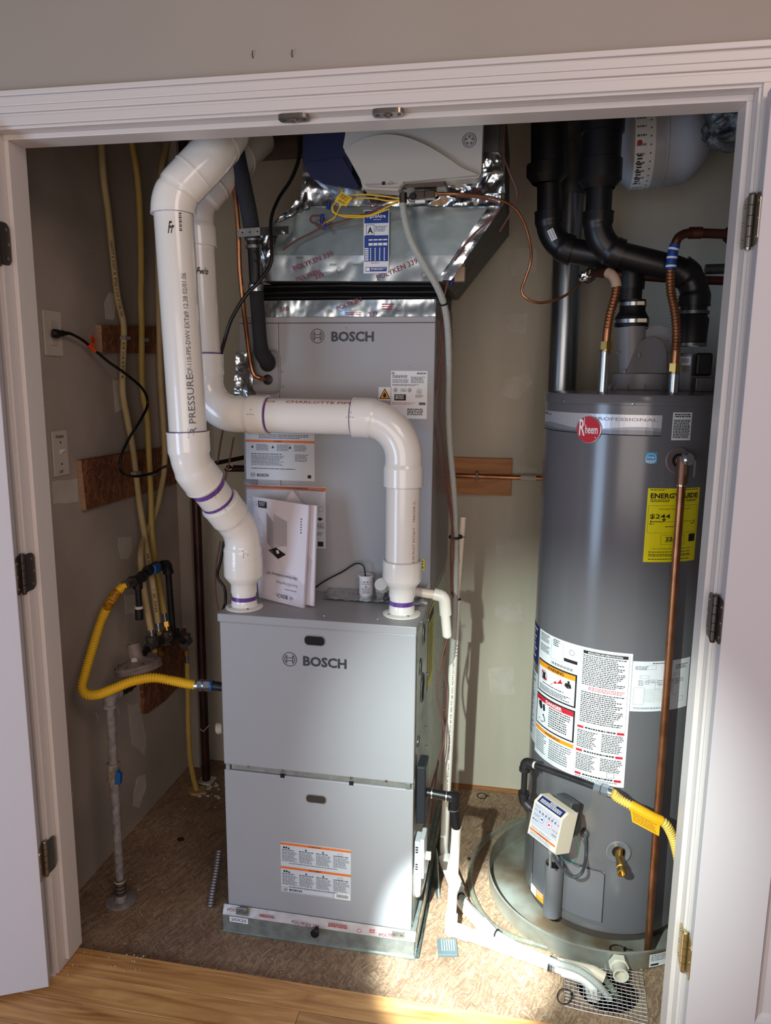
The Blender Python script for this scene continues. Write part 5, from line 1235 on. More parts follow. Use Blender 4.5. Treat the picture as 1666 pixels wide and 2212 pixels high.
# relief valve and discharge pipe
a, z = cylhit(1465, 994); p = CP(a, z, 0); n_ = CN(a)
MB().lathe([(.016, .0008), (.031, .003), (.0345, 0)], p, n_, 36).build('escutcheon', mat('brown_grey_plastic', (112, 102, 102), .5), wh)
MB().lathe([(0, .002), (.0165, .002)], p, n_, 24).build('recess', gap, wh)
pyy = p.y-.05; px_ = A(1478, 1000, y=pyy)
rv = MB().tube([p+n_*.0, p+n_*.02, px_+V((-.004, .012, .004))], .0125, 20).tube([px_+V((-.002, 0, .016)), px_-V((.002, 0, .028))], .0145, 24).tube([px_-V((.002, 0, .028)), px_-V((.002, 0, .05))], .0135, 20).build('relief_valve', mat('bronze_valve', (126, 92, 74), .45, .8), wh)
MB().lathe([(0, .004), (.012, .004), (.0165, 0), (.0165, -.01)], px_+V((.008, -.014, .012)), V((.5, -.8, .3)), 24).build('cap', steelz, rv)
MB().box(px_+V((.016, -.03, -.030)), px_+V((.021, -.024, .010))).build('test_lever', steelz, rv)
pb_ = A(1398, 2046, z=.02)
px0 = px_-V((.002, 0, .05)); px1 = V((px0.x-.004, px0.y+.002, .012))
q = A(1400, 2046, y=px0.y); px1 = V((q.x, px0.y, .0))
dp = MB().tube([px0, px1], .0098, 20).build('discharge_pipe', cop, wh); dp['label'] = 'long copper discharge pipe'
MB().tube([px0+V((0, 0, .03)), px0-V((0, 0, .003))], .0118, 20).build('coupling', cop, dp)
MB().tube([px0-V((0, 0, .003)), px0-V((0, 0, .006))], .0115, 20).build('solder_ring', steelz, dp)
# cord, grommet and wires at the burner
ag, zg_ = cylhit(1264, 1799); g = CP(ag, zg_, .004)
MB().lathe([(0, .008), (.006, .008), (.0105, .005), (.0125, .002), (.0125, -.003)], g, CN(ag), 24).build('grommet', mat('grey_rubber', (70, 72, 76), .5), wh)
vbot = mx @ V((.02, .03, -bh))
MB().tube(spline([vbot, vbot-V((-.002, 0, .03)), A(1215, 1878, y=vbot.y), A(1238, 1894, y=vbot.y), A(1258, 1884, y=vbot.y+.005), A(1266, 1850, y=g.y-.01), A(1266, 1815, y=g.y-.01), g+V((0, -.006, -.002))], 8), .0042, 12).build('cable', mat('grey_cable', (62, 68, 74), .45), wh)
MB().tube(spline([vbot+V((.012, 0, 0)), A(1212, 1850, y=vbot.y-.01), A(1232, 1864, y=vbot.y-.01), A(1248, 1850, y=vbot.y), A(1250, 1820, y=vbot.y+.01), A(1234, 1792, y=vbot.y+.02)], 8), .0013, 8).build('ground_wire', wireg, wh)
MB().tube([vbot+V((-.008, 0, .004)), vbot+V((-.008, 0, -.02))], .007, 12).tube([vbot+V((-.008, 0, -.02)), vbot+V((-.008, 0, -.06))], .004, 10).build('sensor_lead', galvp, wh)
# top fittings
for (u, vb0, vt0) in ((1306, 853, 757), (1456, 857, 805)):
    yy = .50; b_ = A(u-2, vb0, y=yy); t_ = A(u+1, vt0, y=yy); b_.x = t_.x; b_.z = ztt
    nm = MB().tube([b_, t_], .0125, 24).build('nipple', steelz, wh); MB().tube([t_-V((0, 0, .004)), t_], .0132, 24).build('collar', nick, nm)
# power vent blower
yb_ = .66; bc_ = A(1385, 825, y=yb_); top_ = ztt+.008
bl = thing('vent_blower', 'grey power vent blower housing on top of the water heater', 'blower', (bc_.x, yb_, top_))
r0 = (A(1447, 820, y=yb_).x-A(1322, 820, y=yb_).x)/2; zr = A(1385, 806, y=yb_).z
MB().lathe([(r0+.012, 0), (r0+.004, .004), (r0+.002, zr-top_-.003), (r0-.002, zr-top_), (0, zr-top_)], (bc_.x, yb_, top_), (0, 0, 1), 48).build('base_ring', blowg, bl)
for k in range(12):
    a = k*.5236; d_ = V((math.cos(a), math.sin(a), 0)); p = V((bc_.x, yb_, top_)); q = V((-d_.y, d_.x, 0))*.0015
    MB().prism([p+d_*(r0+.016)-q, p+d_*(r0)-q, p+d_*(r0)-q+V((0, 0, .022))], q*2).build('gusset', blowg, bl)
yf = yb_-r0*.62
MB().tube([A(1366, 806, y=yb_-.03), A(1365, 706, y=yb_-.03)], [.034, .038], 28).build('outlet_column', blowg, bl)
ar = [A(u, v, y=yf) for u, v in ((1352, 806), (1372, 765), (1386, 722), (1404, 706), (1425, 702), (1448, 710), (1466, 740), (1472, 775), (1474, 806))]
MB().prism(ar, (0, .09, 0)).build('scroll_housing', blowg, bl, bevel=.006, seg=3)
ar2 = [A(u, v, y=yf-.02) for u, v in ((1352, 806), (1366, 770), (1378, 742), (1396, 730), (1416, 728), (1432, 738), (1440, 760), (1441, 806))]
MB().prism(ar2, (0, .03, 0)).build('inlet_elbow', blowd, bl, bevel=.009, seg=4)
MB().box(A(1330, 764, y=yf-.004), A(1470, 762, y=yf-.001)+V((0, .004, 0))).build('seam', blowd, bl)
p = A(1381, 757, y=yf-.022); MB().lathe([(0, .012), (.004, .012), (.005, 0)], p-V((0, 0, .018)), (0, 0, 1), 12).build('boss', blowg, bl)
for u in (1349, 1401, 1435): p = A(u, 806, y=yf-.012); MB().lathe([(0, .010), (.005, .010), (.006, 0)], p, (0, 0, 1), 10).build('boss', blowg, bl)
mo = MB().box(A(1466, 846, y=yf+.02), A(1499, 762, y=yf+.02)+V((0, .06, 0))).build('control_box', blowg, bl, bevel=.005)
st, pr = xz_sticker('barcode_label', 1466, 770, 1492, 789, yf+.019, paperw, mo)
for k in range(11): pr.rect(.12+k*.07, .25, .12+k*.07+.03, .8, ink)
pr.build('print', st)
MB().box(A(1502, 812, y=yf+.04), A(1542, 762, y=yf+.04)+V((0, .06, 0))).build('motor_cover', blackp, bl, bevel=.006)
MB().box(A(1502, 846, y=yf+.03), A(1545, 816, y=yf+.03)+V((0, .05, 0))).build('junction_box', galvd, bl, bevel=.002)
# rubber coupling with clamps above the blower
rc = thing('rubber_coupling', 'black rubber reducing coupling with two steel band clamps above the blower', 'coupling', A(1365, 706, y=yb_-.03))
cz = lambda v: A(1365, v, y=yb_-.03).z; cx_ = A(1365, 690, y=yb_-.03)
prf = [(.0, cz(706)), (.0435, cz(706)), (.0435, cz(687)), (.040, cz(682)), (.0335, cz(672)), (.0335, cz(648)), (.0, cz(648))]
MB().lathe([(r, z) for r, z in prf], (cx_.x, cx_.y, 0), (0, 0, 1), 36).build('boot', blackr, rc)
for v, r in ((695, .0445), (658, .0345)):
    c_ = MB().lathe([(r, cz(v+4)), (r+.0012, cz(v+4)), (r+.0012, cz(v-4)), (r, cz(v-4))], (cx_.x, cx_.y, 0), (0, 0, 1), 36).build('band_clamp', steelz, rc)
    MB().box((cx_.x+r*.2, cx_.y-r-.006, cz(v+4)), (cx_.x+r*.7, cx_.y-r*.6, cz(v-4))).build('worm_screw', nick, c_)

# black vent pipes
def bpipe(path, s0, s1, parent, name, r, hub=.035):
    return hubbed(path, s0, s1, parent, r, hub, name, blackp)
v1 = thing('black_vent_pipe', 'black plastic pipe turning from the left column and dropping into the blower', 'pipe', A(1365, 650, y=.63))
bpts = [A(1187, 240, y=.66), A(1187, 532, y=.66), A(1364, 566, y=.635), V((A(1364, 566, y=.635).x, .63, cz(650)))]
bpth = fillet(bpts, [.085, .03], 12); sb = lambda u, v: sof(bpth, u, v)
MB().tube(sub(bpth, sb(1187, 400), clen(bpth)[-1]), .0325, 28).build('pipe', blackp, v1)
MB().tube(sub(bpth, 0, sb(1187, 372)), .048, 32).build('wide_pipe', blackp, v1)
zz = A(1187, 372, y=.66).z; MB().lathe([(.048, .0), (.053, -.002), (.053, -.03), (.040, -.045), (.037, -.05)], (bpts[0].x, .66, zz+.02), (0, 0, 1), 32).build('reducer', blackp, v1)
hubbed(bpth, sb(1187, 452)-.0, sb(1236, 540), v1, .0325, .03, 'elbow', blackp)
hubbed(bpth, sb(1345, 562), sb(1364, 585), v1, .0325, .02, 'elbow', blackp)
tb = MB().tube([A(1364, 575, y=.63), V((bpts[-1].x, .63, cz(625)))], .0375, 28).build('hub', blackp, v1)
# barcode on the left elbow
e_ = sub(bpth, sb(1195, 500), sb(1195, 500)+.001)[0]; t_ = (sub(bpth, sb(1195, 500)+.01, sb(1195, 500)+.011)[0]-e_).normalized(); c_ = (CAM-e_); c_ = (c_-t_*c_.dot(t_)).normalized(); sd = t_.cross(c_)
s_, pr = sticker('barcode_label', lambda a, b, h: e_+t_*(.0+b)+(c_*math.cos(-.2+a/.039)+sd*math.sin(-.2+a/.039))*(.0400+h), .016, .03, paperw, v1, nu=4)
for k in range(7): pr.rect(.15, .1+k*.12, .85, .15+k*.12, ink)
pr.build('print', s_)
v2 = thing('black_vent_pipe', 'black plastic pipe crossing in front to the far right and turning down beside the blower', 'pipe', A(1505, 740, y=.58))
cpts = [A(1305, 240, y=.56), A(1303, 522, y=.56), A(1345, 553, y=.56), A(1505, 592, y=.57), A(1506, 742, y=.57)]
cpts[1] = V((cpts[0].x, .56, A(1303, 520, y=.56).z)); cpts[4] = V((cpts[3].x, .57, cpts[4].z))
cpts = [cpts[0], cpts[1]+V((.0, 0, -.02)), cpts[3], cpts[4]]
cpth = fillet(cpts, [.085, .075], 12); sc = lambda u, v: sof(cpth, u, v)
MB().tube(sub(cpth, sc(1303, 395), sc(1505, 700)), .0325, 28).build('pipe', blackp, v2)
MB().tube(sub(cpth, 0, sc(1304, 372)), .048, 32).build('wide_pipe', blackp, v2)
zz = A(1304, 372, y=.56).z; MB().lathe([(.048, .03), (.053, .028), (.053, -.02), (.040, -.035), (.037, -.04)], (cpts[0].x, .56, zz), (0, 0, 1), 32).build('reducer', blackp, v2)
zz = A(1304, 280, y=.56).z; MB().lathe([(.048, -.03), (.053, -.028), (.053, .10), (.048, .1)], (cpts[0].x, .56, zz+.02), (0, 0, 1), 32).build('hub', blackp, v2)
hubbed(cpth, sc(1303, 452), sc(1342, 545), v2, .0325, .03, 'elbow', blackp)
hubbed(cpth, sc(1470, 585), sc(1505, 660), v2, .0325, .03, 'elbow', blackp)
e2_ = cpts[3]; 
MB().lathe([(.0, -.085), (.030, -.083), (.037, -.078), (.039, -.02), (.034, -.012), (.034, .0)], (e2_.x, .57, A(1505, 672, y=.57).z), (0, 0, 1), 28).build('rubber_cap', blackr, v2)
for dz in (-.008, -.088): MB().lathe([(.036, 0), (.038, 0), (.038, .008), (.036, .008)], (e2_.x, .57, A(1505, 672, y=.57).z+dz), (0, 0, 1), 28).build('band_clamp', galvd, v2)
# flue and expansion tank
fu = thing('flue_pipe', 'galvanized round duct rising behind the left side of the water heater', 'duct', (.49, .98, ZF))
f0 = A(1212, 852, y=.985); f1 = A(1233, 402, y=.985); f2 = A(1236, 335, y=.985); f3 = A(1222, 300, y=.985)
MB().tube([V((f0.x, .985, 1.2)), V((f0.x, .985, 1.45)), f1], .047, 32).build('pipe', mat('shiny_flue', (176, 182, 188), .28, .95, rgb2=(150, 154, 160), scale=8, stretch=(8, 8, .5)), fu)
MB().tube([f1-V((0, 0, .03)), f1+V((0, 0, .01))], [.048, .0485], 32).build('crimped_collar', galvd, fu); MB().tube([f1, f2, f2+V((-.03, 0, .2))], [.050, .048, .046], 32).build('upper_pipe', galvd, fu)
MB().tube([V((f0.x, .985, ZF)), V((f0.x, .985, 1.2))], .047, 32).build('lower_pipe', galvd, fu)
et = thing('expansion_tank', 'light grey horizontal pressure tank under the ceiling at the upper right', 'tank', A(1440, 315, y=.82))
e0 = A(1345, 318, y=.80); axd = (A(1535, 300, y=.80)-e0).normalized(); Lx = (A(1535, 300, y=.80)-e0).length; R_ = .112
prf = [(0, -.02), (.03, -.019), (R_*.8, -.005), (R_, .02)]+[(R_, Lx*.42), (R_+.002, Lx*.43), (R_+.002, Lx*.46), (R_, Lx*.47), (R_, Lx*.62)]+[(R_*math.cos(t*math.pi/20), Lx*.62+Lx*.38*math.sin(t*math.pi/20)) for t in range(1, 11)]
MB().lathe(prf, e0, axd, 56).build('shell', mat('light_grey_enamel', (176, 178, 186), .3), et)
MB().lathe([(0, .02), (.009, .02), (.009, .012), (.012, .012), (.012, -.004)], e0+axd*Lx, axd, 16).build('air_cap', steelz, et)
u_ = V((0, 0, 1))-axd*axd.z; u_.normalize(); w2 = axd.cross(u_)
def ef(a, b, h):
    an = b/R_-2.6; return e0+axd*(.004+a)+(w2*math.cos(an)+u_*math.sin(an))*(R_+.0008+h)
def ef(a, b, h):
    an = -1.9+b/R_; d_ = (-V((0, 1, 0)))*math.cos(an)+V((0, 0, 1))*math.sin(an); d_ = (d_-axd*axd.dot(d_)).normalized(); return e0+axd*(.02+a)+d_*(R_+.0012+h)
mb = MB(); nL = 20; hL = .34
for i in range(nL): mb.quad(ef(0, hL*i/nL, 0), ef(.052, hL*i/nL, 0), ef(.052, hL*(i+1)/nL, 0), ef(0, hL*(i+1)/nL, 0))
lb = mb.build('label', paperw, et); pr = Print(ef, .052, hL)
for k in range(16): pr.disc(.78, .06+k*.06, .0024, gink, 2, n=10)
for k in range(14): pr.rows(.08, .06+k*.066, .6, .09+k*.066, 1, gink, .5, seed=k)
pr.text('FLOTEX', .14, .22, .40, .48, ink, .03, rot=-90) if False else [pr.rect(.14, .22+k*.022, .14+(.26 if k % 3 else .14), .232+k*.022, ink) for k in range(12)]; pr.disc(.22, .56, .007, rink, 2); pr.build('print', lb)
# insulated flexible duct
fd = thing('flexible_duct', 'dark foil wrapped flexible duct end in the upper right corner', 'duct', A(1575, 300, y=.42))
mb = MB(); nu, nv = 40, 30; vs = []; c0 = A(1590, 215, y=.42); c1 = A(1588, 325, y=.42)
for j in range(nv+1):
    t = j/nv; r = .062*(1 if t < .75 else math.sqrt(max(0.001, 1-((t-.75)/.25)**2))*.999+.001)
    for i in range(nu):
        a = 6.28318*i/nu; p = c0.lerp(c1, t)+V((math.cos(a)*r, math.sin(a)*r, 0)); n_ = V((math.cos(a), math.sin(a), 0)); vs.append(p+n_*(.016*noise.noise(p*45)+.008*noise.noise(p*95)))
mb.add(vs, [(j*nu+i, j*nu+(i+1) % nu, (j+1)*nu+(i+1) % nu, (j+1)*nu+i) for j in range(nv) for i in range(nu)], 0, True); mb.build('wrap', mat('dark_foil_wrap', (128, 134, 138), .5, .6, bump=.8, bscale=70, rgb2=(52, 54, 58), scale=30), fd)
# copper connectors
def flexline(name, label, pts, plain0, s_lab0, s_lab1, mlab):
    t = thing(name, label, 'pipe', pts[0]); p = spline(pts, 8); L = clen(p)[-1]
    MB().tube(sub(p, 0, plain0), .0105, 16).build('plain_end', cop, t)
    mb = MB(); pp = sub(p, plain0, s_lab0, .0018); mb.tube(pp, [.0108+.0016*math.sin(i*1.4) for i in range(len(pp))], 14); mb.build('corrugated_tube', cop, t)
    lb = MB().tube(sub(p, s_lab0, s_lab1), .0125, 18).build('wrap_label', mlab, t)
    MB().tube(sub(p, s_lab1, L), .0110, 16).build('bent_end', copd, t); 
    n_ = pts[0]; MB().hexn(n_-V((0, 0, .020)), n_, .0155).tube([n_-V((0, 0, .032)), n_-V((0, 0, .02))], .012, 16).build('nut', brass, t)
    return t, p, lb
yc = .50
hot, ph, lb1 = flexline('water_connector', 'short corrugated copper connector on the left nipple bending under the black pipes', [A(1310, 738, y=yc), A(1312, 715, y=yc), A(1318, 680, y=yc), A(1325, 655, y=yc), A(1331, 630, y=yc), A(1331, 610, y=yc), A(1321, 593, y=yc+.01), A(1303, 588, y=yc+.03), A(1282, 590, y=yc+.06)], .03, .135, .185, mat('faded_label_paper', (176, 150, 130), .6))
cold, pcold, lb2 = flexline('water_connector', 'long corrugated copper connector on the right nipple with a blue wrap label', [A(1458, 785, y=yc), A(1460, 760, y=yc), A(1462, 715, y=yc), A(1458, 670, y=yc), A(1450, 630, y=yc), A(1449, 590, y=yc), A(1453, 550, y=yc), A(1459, 528, y=yc), A(1466, 513, y=yc), A(1480, 505, y=yc+.01), A(1500, 503, y=yc+.02)], .03, .228, .288, bluep)
for k in range(5):
    p = sub(pcold, .234+k*.010, .239+k*.010, .002); 
    if k % 2 == 0: MB().tube(p, .0128, 18, caps=False).build('label_stripe', paperw, lb2)
cwp = thing('copper_pipe', 'dark copper pipe running from the right connector into the side wall', 'pipe', A(1540, 506, y=.53))
w0 = A(1498, 503, y=yc+.02); w1 = A(1575, 508, y=yc+.06); w1 = V((XR, w1.y+.03, w1.z))
MB().tube([w0, w1], .0115, 18).build('pipe', copd, cwp); MB().tube([w0-V((.01, 0, 0)), w0+V((.02, .002, 0))], .014, 18).build('coupling', copd, cwp)
q = A(1568, 507, y=.55); d_ = (w1-w0).normalized(); MB().tube([q, q+d_*.012, q+d_*.03], [.016, .024, .026], 20).build('escutcheon', copb, cwp)
hwp = thing('copper_pipe', 'dark horizontal copper pipe behind the black pipes above the blower', 'pipe', A(1400, 600, y=.62))
h0 = A(1272, 588, y=.60); h1 = A(1480, 604, y=.64); MB().tube([h0, h1, h1+V((.30, .1, 0))], .0115, 16).build('pipe', copd, hwp)
MB().tube([A(1524, 582, y=.8), A(1590, 580, y=.8)], .014, 14).build('wall_stub', galvd, hwp)
fwp = crumple('foil_wrap', A(1254, 606, y=.585), A(1285, 590, y=.585), A(1256, 592, y=.58), A(1284, 578, y=.58), 14, 8, .008, foil, hwp, 5, 80)
mb = MB(); nu = 20; vs = []
q0_, q1_ = A(1254, 606, y=.60), A(1288, 586, y=.60); ax_ = (q1_-q0_).normalized(); s1 = ax_.cross(V((0, 1, 0))).normalized(); s2 = ax_.cross(s1)
for j in range(13):
    for i in range(nu):
        a = 6.28318*i/nu; p = q0_.lerp(q1_, j/12)+(s1*math.cos(a)+s2*math.sin(a))*(.0135+(.004 if 2 < j < 10 else 0)); vs.append(p+(s1*math.cos(a)+s2*math.sin(a))*.006*noise.noise(p*120))
mb.add(vs, [(j*nu+i, j*nu+(i+1) % nu, (j+1)*nu+(i+1) % nu, (j+1)*nu+i) for j in range(12) for i in range(nu)], 0, True); mb.build('foil_sleeve', foil, hwp)

# gas pipe and flex connector at the heater
gp = thing('gas_pipe', 'black iron gas pipe with two elbows crossing in front of the water heater', 'pipe', A(1133, 1735, y=.385))
g0 = mx @ V((-bw+.004, .03, -.01)); g1 = A(1132, 1727, y=.40); g1 = A(1131, 1730, y=g0.y+.02); g2 = V((g1.x, g1.y, A(1133, 1645, y=g1.y).z)); g3 = A(1288, 1700, y=.315)
MB().tube([g2, g3], .0085, 18).tube([g1, g2], .0085, 18).tube([g1, g0], .0085, 18).build('pipe', ironb, gp)
for c_, a_, b_ in ((g2, g1, g3), (g1, g2, g0)):
    d1 = (a_-c_).normalized(); d2 = (b_-c_).normalized(); ep = fillet([c_+d1*.024, c_, c_+d2*.024], .018, 8)
    e_ = MB().tube(ep, .0135, 20).tube([c_+d1*.017, c_+d1*.027], .0155, 20).tube([c_+d2*.017, c_+d2*.027], .0155, 20).build('elbow', ironb, gp)
d2 = (g3-g2).normalized(); MB().tube([g2+d2*.027, g2+d2*.032], .0095, 16).build('thread_sealant', tapew, gp)
gc = thing('gas_connector', 'pale yellow corrugated gas connector with a tag leading off to the right jamb', 'hose', g3)
yfl = spline([g3+d2*.045, A(1340, 1727, y=.295), A(1375, 1746, y=.285), A(1410, 1765, y=.28), A(1436, 1778, y=.28), A(1450, 1800, y=.285), A(1460, 1830, y=.285), A(1470, 1880, y=.28), A(1476, 1920, y=.28)], 8)
mb = MB(); ribbed(mb, yfl, .0105, .0066, .0019, 14); mb.build('hose', yflexp, gc)
MB().hexn(g3-d2*.002, g3+d2*.016, .0145).hexn(g3+d2*.018, g3+d2*.036, .0150).tube([g3+d2*.036, g3+d2*.046], .0125, 16).build('nut', steelz, gc)
s0 = sof(yfl, 1362, 1740); s1_ = sof(yfl, 1428, 1775)
tg = MB().tube(sub(yfl, s0, s1_), .0128, 18).build('tag_sleeve', ytag, gc)
a_ = A(1362, 1748, y=.272); b_ = A(1426, 1782, y=.268); c_ = A(1424, 1806, y=.266); d_ = A(1366, 1775, y=.270)
tf = MB().prism([a_, b_, c_, d_], (0, -.0006, 0)).build('tag_flap', ytag, gc)
w_ = (b_-a_).length; h_ = (a_-d_).length
pr = Print(lambda p, q, h: (d_.lerp(c_, p/w_)).lerp(a_.lerp(b_, p/w_), q/h_)+V((0, -.001-h, 0)), w_, h_); pr.rows(.06, .1, .95, .9, 6, mat('tag_print', (150, 84, 20), .6), .45); pr.build('print', tf)

# drain pan
PX, PYc, PRr = .640, .632, .320
pn = thing('drain_pan', 'round galvanized drain pan under the water heater', 'pan', (PX, PYc, ZF))
prf = [(0, .001), (PRr-.006, .001), (PRr-.002, .004), (PRr, .052), (PRr+.003, .056), (PRr+.003, .060), (PRr-.001, .060), (PRr-.003, .055), (PRr-.005, .006), (PRr-.008, .003), (0, .003)]
MB().lathe(prf, (PX, PYc, ZF), (0, 0, 1), 120).build('pan', mat('pan_galvanized', (170, 174, 166), .42, .45, rgb2=(126, 108, 88), scale=7, bump=.02), pn)
a = -math.pi/2+.12; fp = V((PX, PYc, 0))+V((math.cos(a), math.sin(a), 0))*(PRr); 
fp = A(1336, 2078, y=.312); dn = V((.03, -1, -.02)).normalized()
ft_ = MB().hexn(fp, fp+dn*.018, .0255).build('fitting_nut', mat('cream_pvc', (214, 208, 192), .4), pn)
MB().lathe([(.0185, 0), (.0198, .046), (.0202, .047), (.0162, .047), (.0155, .02), (0, .02)], fp+dn*.0, dn, 28).build('drain_spout', mat('cream_pvc', (214, 208, 192), .4), pn)
MB().tube([fp-dn*.003, fp], .024, 28).build('gasket_ring', galvd, pn)
a0 = math.atan2(A(1405, 2070, y=.33).y-PYc, A(1405, 2070, y=.33).x-PX)
fnp = lambda a, b, h: V((PX+(PRr+.002+h)*math.cos(a0+a/PRr), PYc+(PRr+.002+h)*math.sin(a0+a/PRr), ZF+.010+b))
st, pr = sticker('label', fnp, .07, .038, paperw, pn, nu=6); pr.rows(.06, .4, .94, .92, 4, ink, .4); pr.rect(.06, .1, .4, .25, ink); pr.build('print', st)
lz = thing('zip_tie', 'black loop of cable tie lying in the pan behind the white fitting', 'cable tie', A(1335, 2050, z=ZF+.02))
def loop(c, r, n_, th, parent, tail):
    n_ = V(n_).normalized(); a = n_.orthogonal().normalized(); b = n_.cross(a); P_ = [c+(a*math.cos(t*.3)+b*math.sin(t*.3)*.85)*r for t in range(20)]
    MB().tube(P_, th, 8).tube([P_[-1], P_[-1]+tail], th, 8).build('strap', blackr, parent); MB().box(P_[-1]-V((.003, .003, .002)), P_[-1]+V((.003, .003, .004))).build('head', blackr, parent)
loop(V((lz.location.x, lz.location.y+.01, ZF+.012)), .022, (0, .2, 1), .0014, lz, V((.02, 0, .0)))
lz2 = thing('zip_tie', 'black loop of cable tie on the floor left of the round hole', 'cable tie', A(1220, 2155, z=ZF)); loop(A(1220, 2152, z=ZF+.012), .020, (-.1, -.4, 1), .0015, lz2, V((.006, -.004, -.004)))
lz3 = thing('zip_tie', 'black loop of cable tie on the floor near the back wall', 'cable tie', A(1043, 1720, z=ZF)); loop(A(1041, 1719, z=ZF+.006), .018, (.1, -.1, 1), .0016, lz3, V((.014, .0, .0)))
# wire screen over the hole
scn = thing('wire_screen', 'torn square wire mesh covering the round floor hole', 'mesh', (hx, hy, ZF))
mb = MB(); sp_ = .0118; n1, n2 = 17, 15; c_, s_ = math.cos(-.06), math.sin(-.06)
def sg(i, j):
    x = (i-n1/2)*sp_; y = (j-n2/2)*sp_; z = ZF+.003+.0035*noise.noise(V((x*20, y*20, 3)))+(.01*max(0, -x-.05)*8 if x < -.05 else 0)
    return V((hx-.008+x*c_-y*s_, hy-.004+x*s_+y*c_, z))
for j in range(n2+1):
    i0 = 0 if j < 9 else 3; mb.tube([sg(i, j) for i in range(i0, n1+1)], .0009, 5, smooth=False)
for i in range(n1+1):
    j1 = n2+1 if i > 2 else 9; mb.tube([sg(i, j) for j in range(0, j1)], .0009, 5, smooth=False)
stuff(mb.build('wires', steelz, scn))
# ------------------------------------------------------------------ left wall: plates, boards
def wall_plate(name, label, cat, u0, v0, u1, v1):
    a = A(u0, v0, x=XL); b = A(u1, v1, x=XL); t = thing(name, label, cat, (XL, (a.y+b.y)/2, b.z))
    MB().box((XL, a.y, b.z), (XL+.006, b.y, a.z)).build('cover_plate', mat('ivory_plate', (214, 202, 190), .4), t, bevel=.004, seg=3); return t, a, b
ot, a, b = wall_plate('wall_outlet', 'ivory wall outlet plate with the black cord plugged in', 'outlet', 88, 668, 134, 770)
yc_ = (a.y+b.y)/2
for dz in (-.02, .02):
    MB().box((XL+.006, yc_-.015, (a.z+b.z)/2+dz-.013), (XL+.009, yc_+.015, (a.z+b.z)/2+dz+.013)).build('receptacle', mat('ivory_face', (204, 190, 178), .4), ot, bevel=.003)
sw, a, b = wall_plate('light_switch', 'ivory toggle switch plate with handwriting below the outlet', 'switch', 108, 932, 147, 1024)
ym = (a.y+b.y)/2; zm = (a.z+b.z)/2
MB().prism([V((XL+.006, ym-.004, zm-.003)), V((XL+.018, ym-.003, zm+.008)), V((XL+.018, ym-.003, zm+.013)), V((XL+.006, ym-.004, zm+.010))], (0, .008, 0)).build('toggle', whitep, sw, bevel=.001)
for dz in (-.03, .03): MB().lathe([(0, .0015), (.003, .001), (.0035, 0)], (XL+.006, ym, zm+dz), (1, 0, 0), 10).build('screw', nick, sw)
pr = Print(planefn((XL+.0065, a.y, b.z), (0, 1, 0), (0, 0, 1)), b.y-a.y, a.z-b.z); pr.text('Furnace', .2, .84, .72, .92, ink, .01, italic=.3); pr.text('110V', .28, .06, .58, .13, ink, .01, italic=.3); pr.build('handwriting', sw)
def osb_board(label, pts, th=.018):
    c = [A(u, v, x=XL) for u, v in pts]; o = MB().prism(c, (th, 0, 0)).build('strand_board', osbw, None, bevel=.001, seg=1); tag(o, label, 'board')
    MB().prism([c[0]+V((-.0, -.0012, 0)), c[0]+V((th, -.0012, 0)), c[-1]+V((th, -.0012, 0)), c[-1]+V((0, -.0012, 0))], (0, .0012, 0)).build('cut_edge', osbe, o); return o
osb_board('reddish strand board strip on the left wall behind the tube clips, upper one', [(207, 702), (345, 706), (345, 764), (210, 761)])
osb_board('larger tilted strand board piece on the left wall below the loop of black cord', [(163, 994), (300, 972), (372, 964), (372, 1044), (345, 1052), (175, 1102)])
ro = [A(u, v, x=XL) for u, v in ((300, 1470), (330, 1440), (345, 1400), (372, 1392), (405, 1340), (416, 1352), (404, 1378), (424, 1378), (425, 1440), (416, 1452), (400, 1470), (370, 1490), (350, 1512), (310, 1540), (302, 1538), (304, 1512))]
rb_ = MB().prism(ro, (.016, 0, 0)).build('strand_board', osbw); tag(rb_, 'broken ragged strand board backing behind the gas manifold', 'board')
# pine board with horizontal copper pipe on the back wall
a = A(925, 985, y=YB); b = A(1104, 1070, y=YB)
o = MB().box((a.x-.1, YB-.02, b.z), (b.x, YB, a.z)).build('pine_board', pineb, None, bevel=.001, seg=1); tag(o, 'stained pine board on the back wall behind the copper pipe', 'board')
hc = thing('copper_pipe', 'horizontal copper pipe clamped to the pine board on the back wall', 'pipe', A(1040, 1030, y=YB-.035))
c0 = A(920, 1027, y=YB-.034); c1 = A(1164, 1031, y=YB-.034); c0.z = c1.z = (c0.z+c1.z)/2
MB().tube([c0-V((.05, 0, 0)), c1+V((.1, 0, 0))], .0085, 16).build('pipe', cop, hc)
q = A(1130, 1030, y=YB-.034); MB().tube([V((q.x-.008, q.y, c0.z)), V((q.x+.045, q.y, c0.z))], .0105, 14).build('wrapped_tape', mud, hc)
q = A(1031, 1026, y=YB-.034); MB().box((q.x-.004, YB-.046, c0.z-.014), (q.x+.004, YB-.02, c0.z+.016)).build('clamp', nickd, hc, bevel=.001)
lc = thing('brown_pipe', 'dark brown horizontal pipe stub between the vent pipe and the upper cabinet', 'pipe', A(500, 1012, y=.75))
MB().tube([A(488, 1012, y=.72), A(535, 1012, y=.72)], .0105, 14).build('pipe', copb, lc); MB().tube([A(440, 1006, y=.8), A(528, 988, y=.7)], .007, 12).build('black_line', blackcab, lc)
p = A(495, 1008, y=.705); MB().tube([p+V((.012*math.cos(t), -.001, .010*math.sin(t))) for t in [k*.7 for k in range(9)]], .002, 8).build('wire_knot', pvcold, lc)
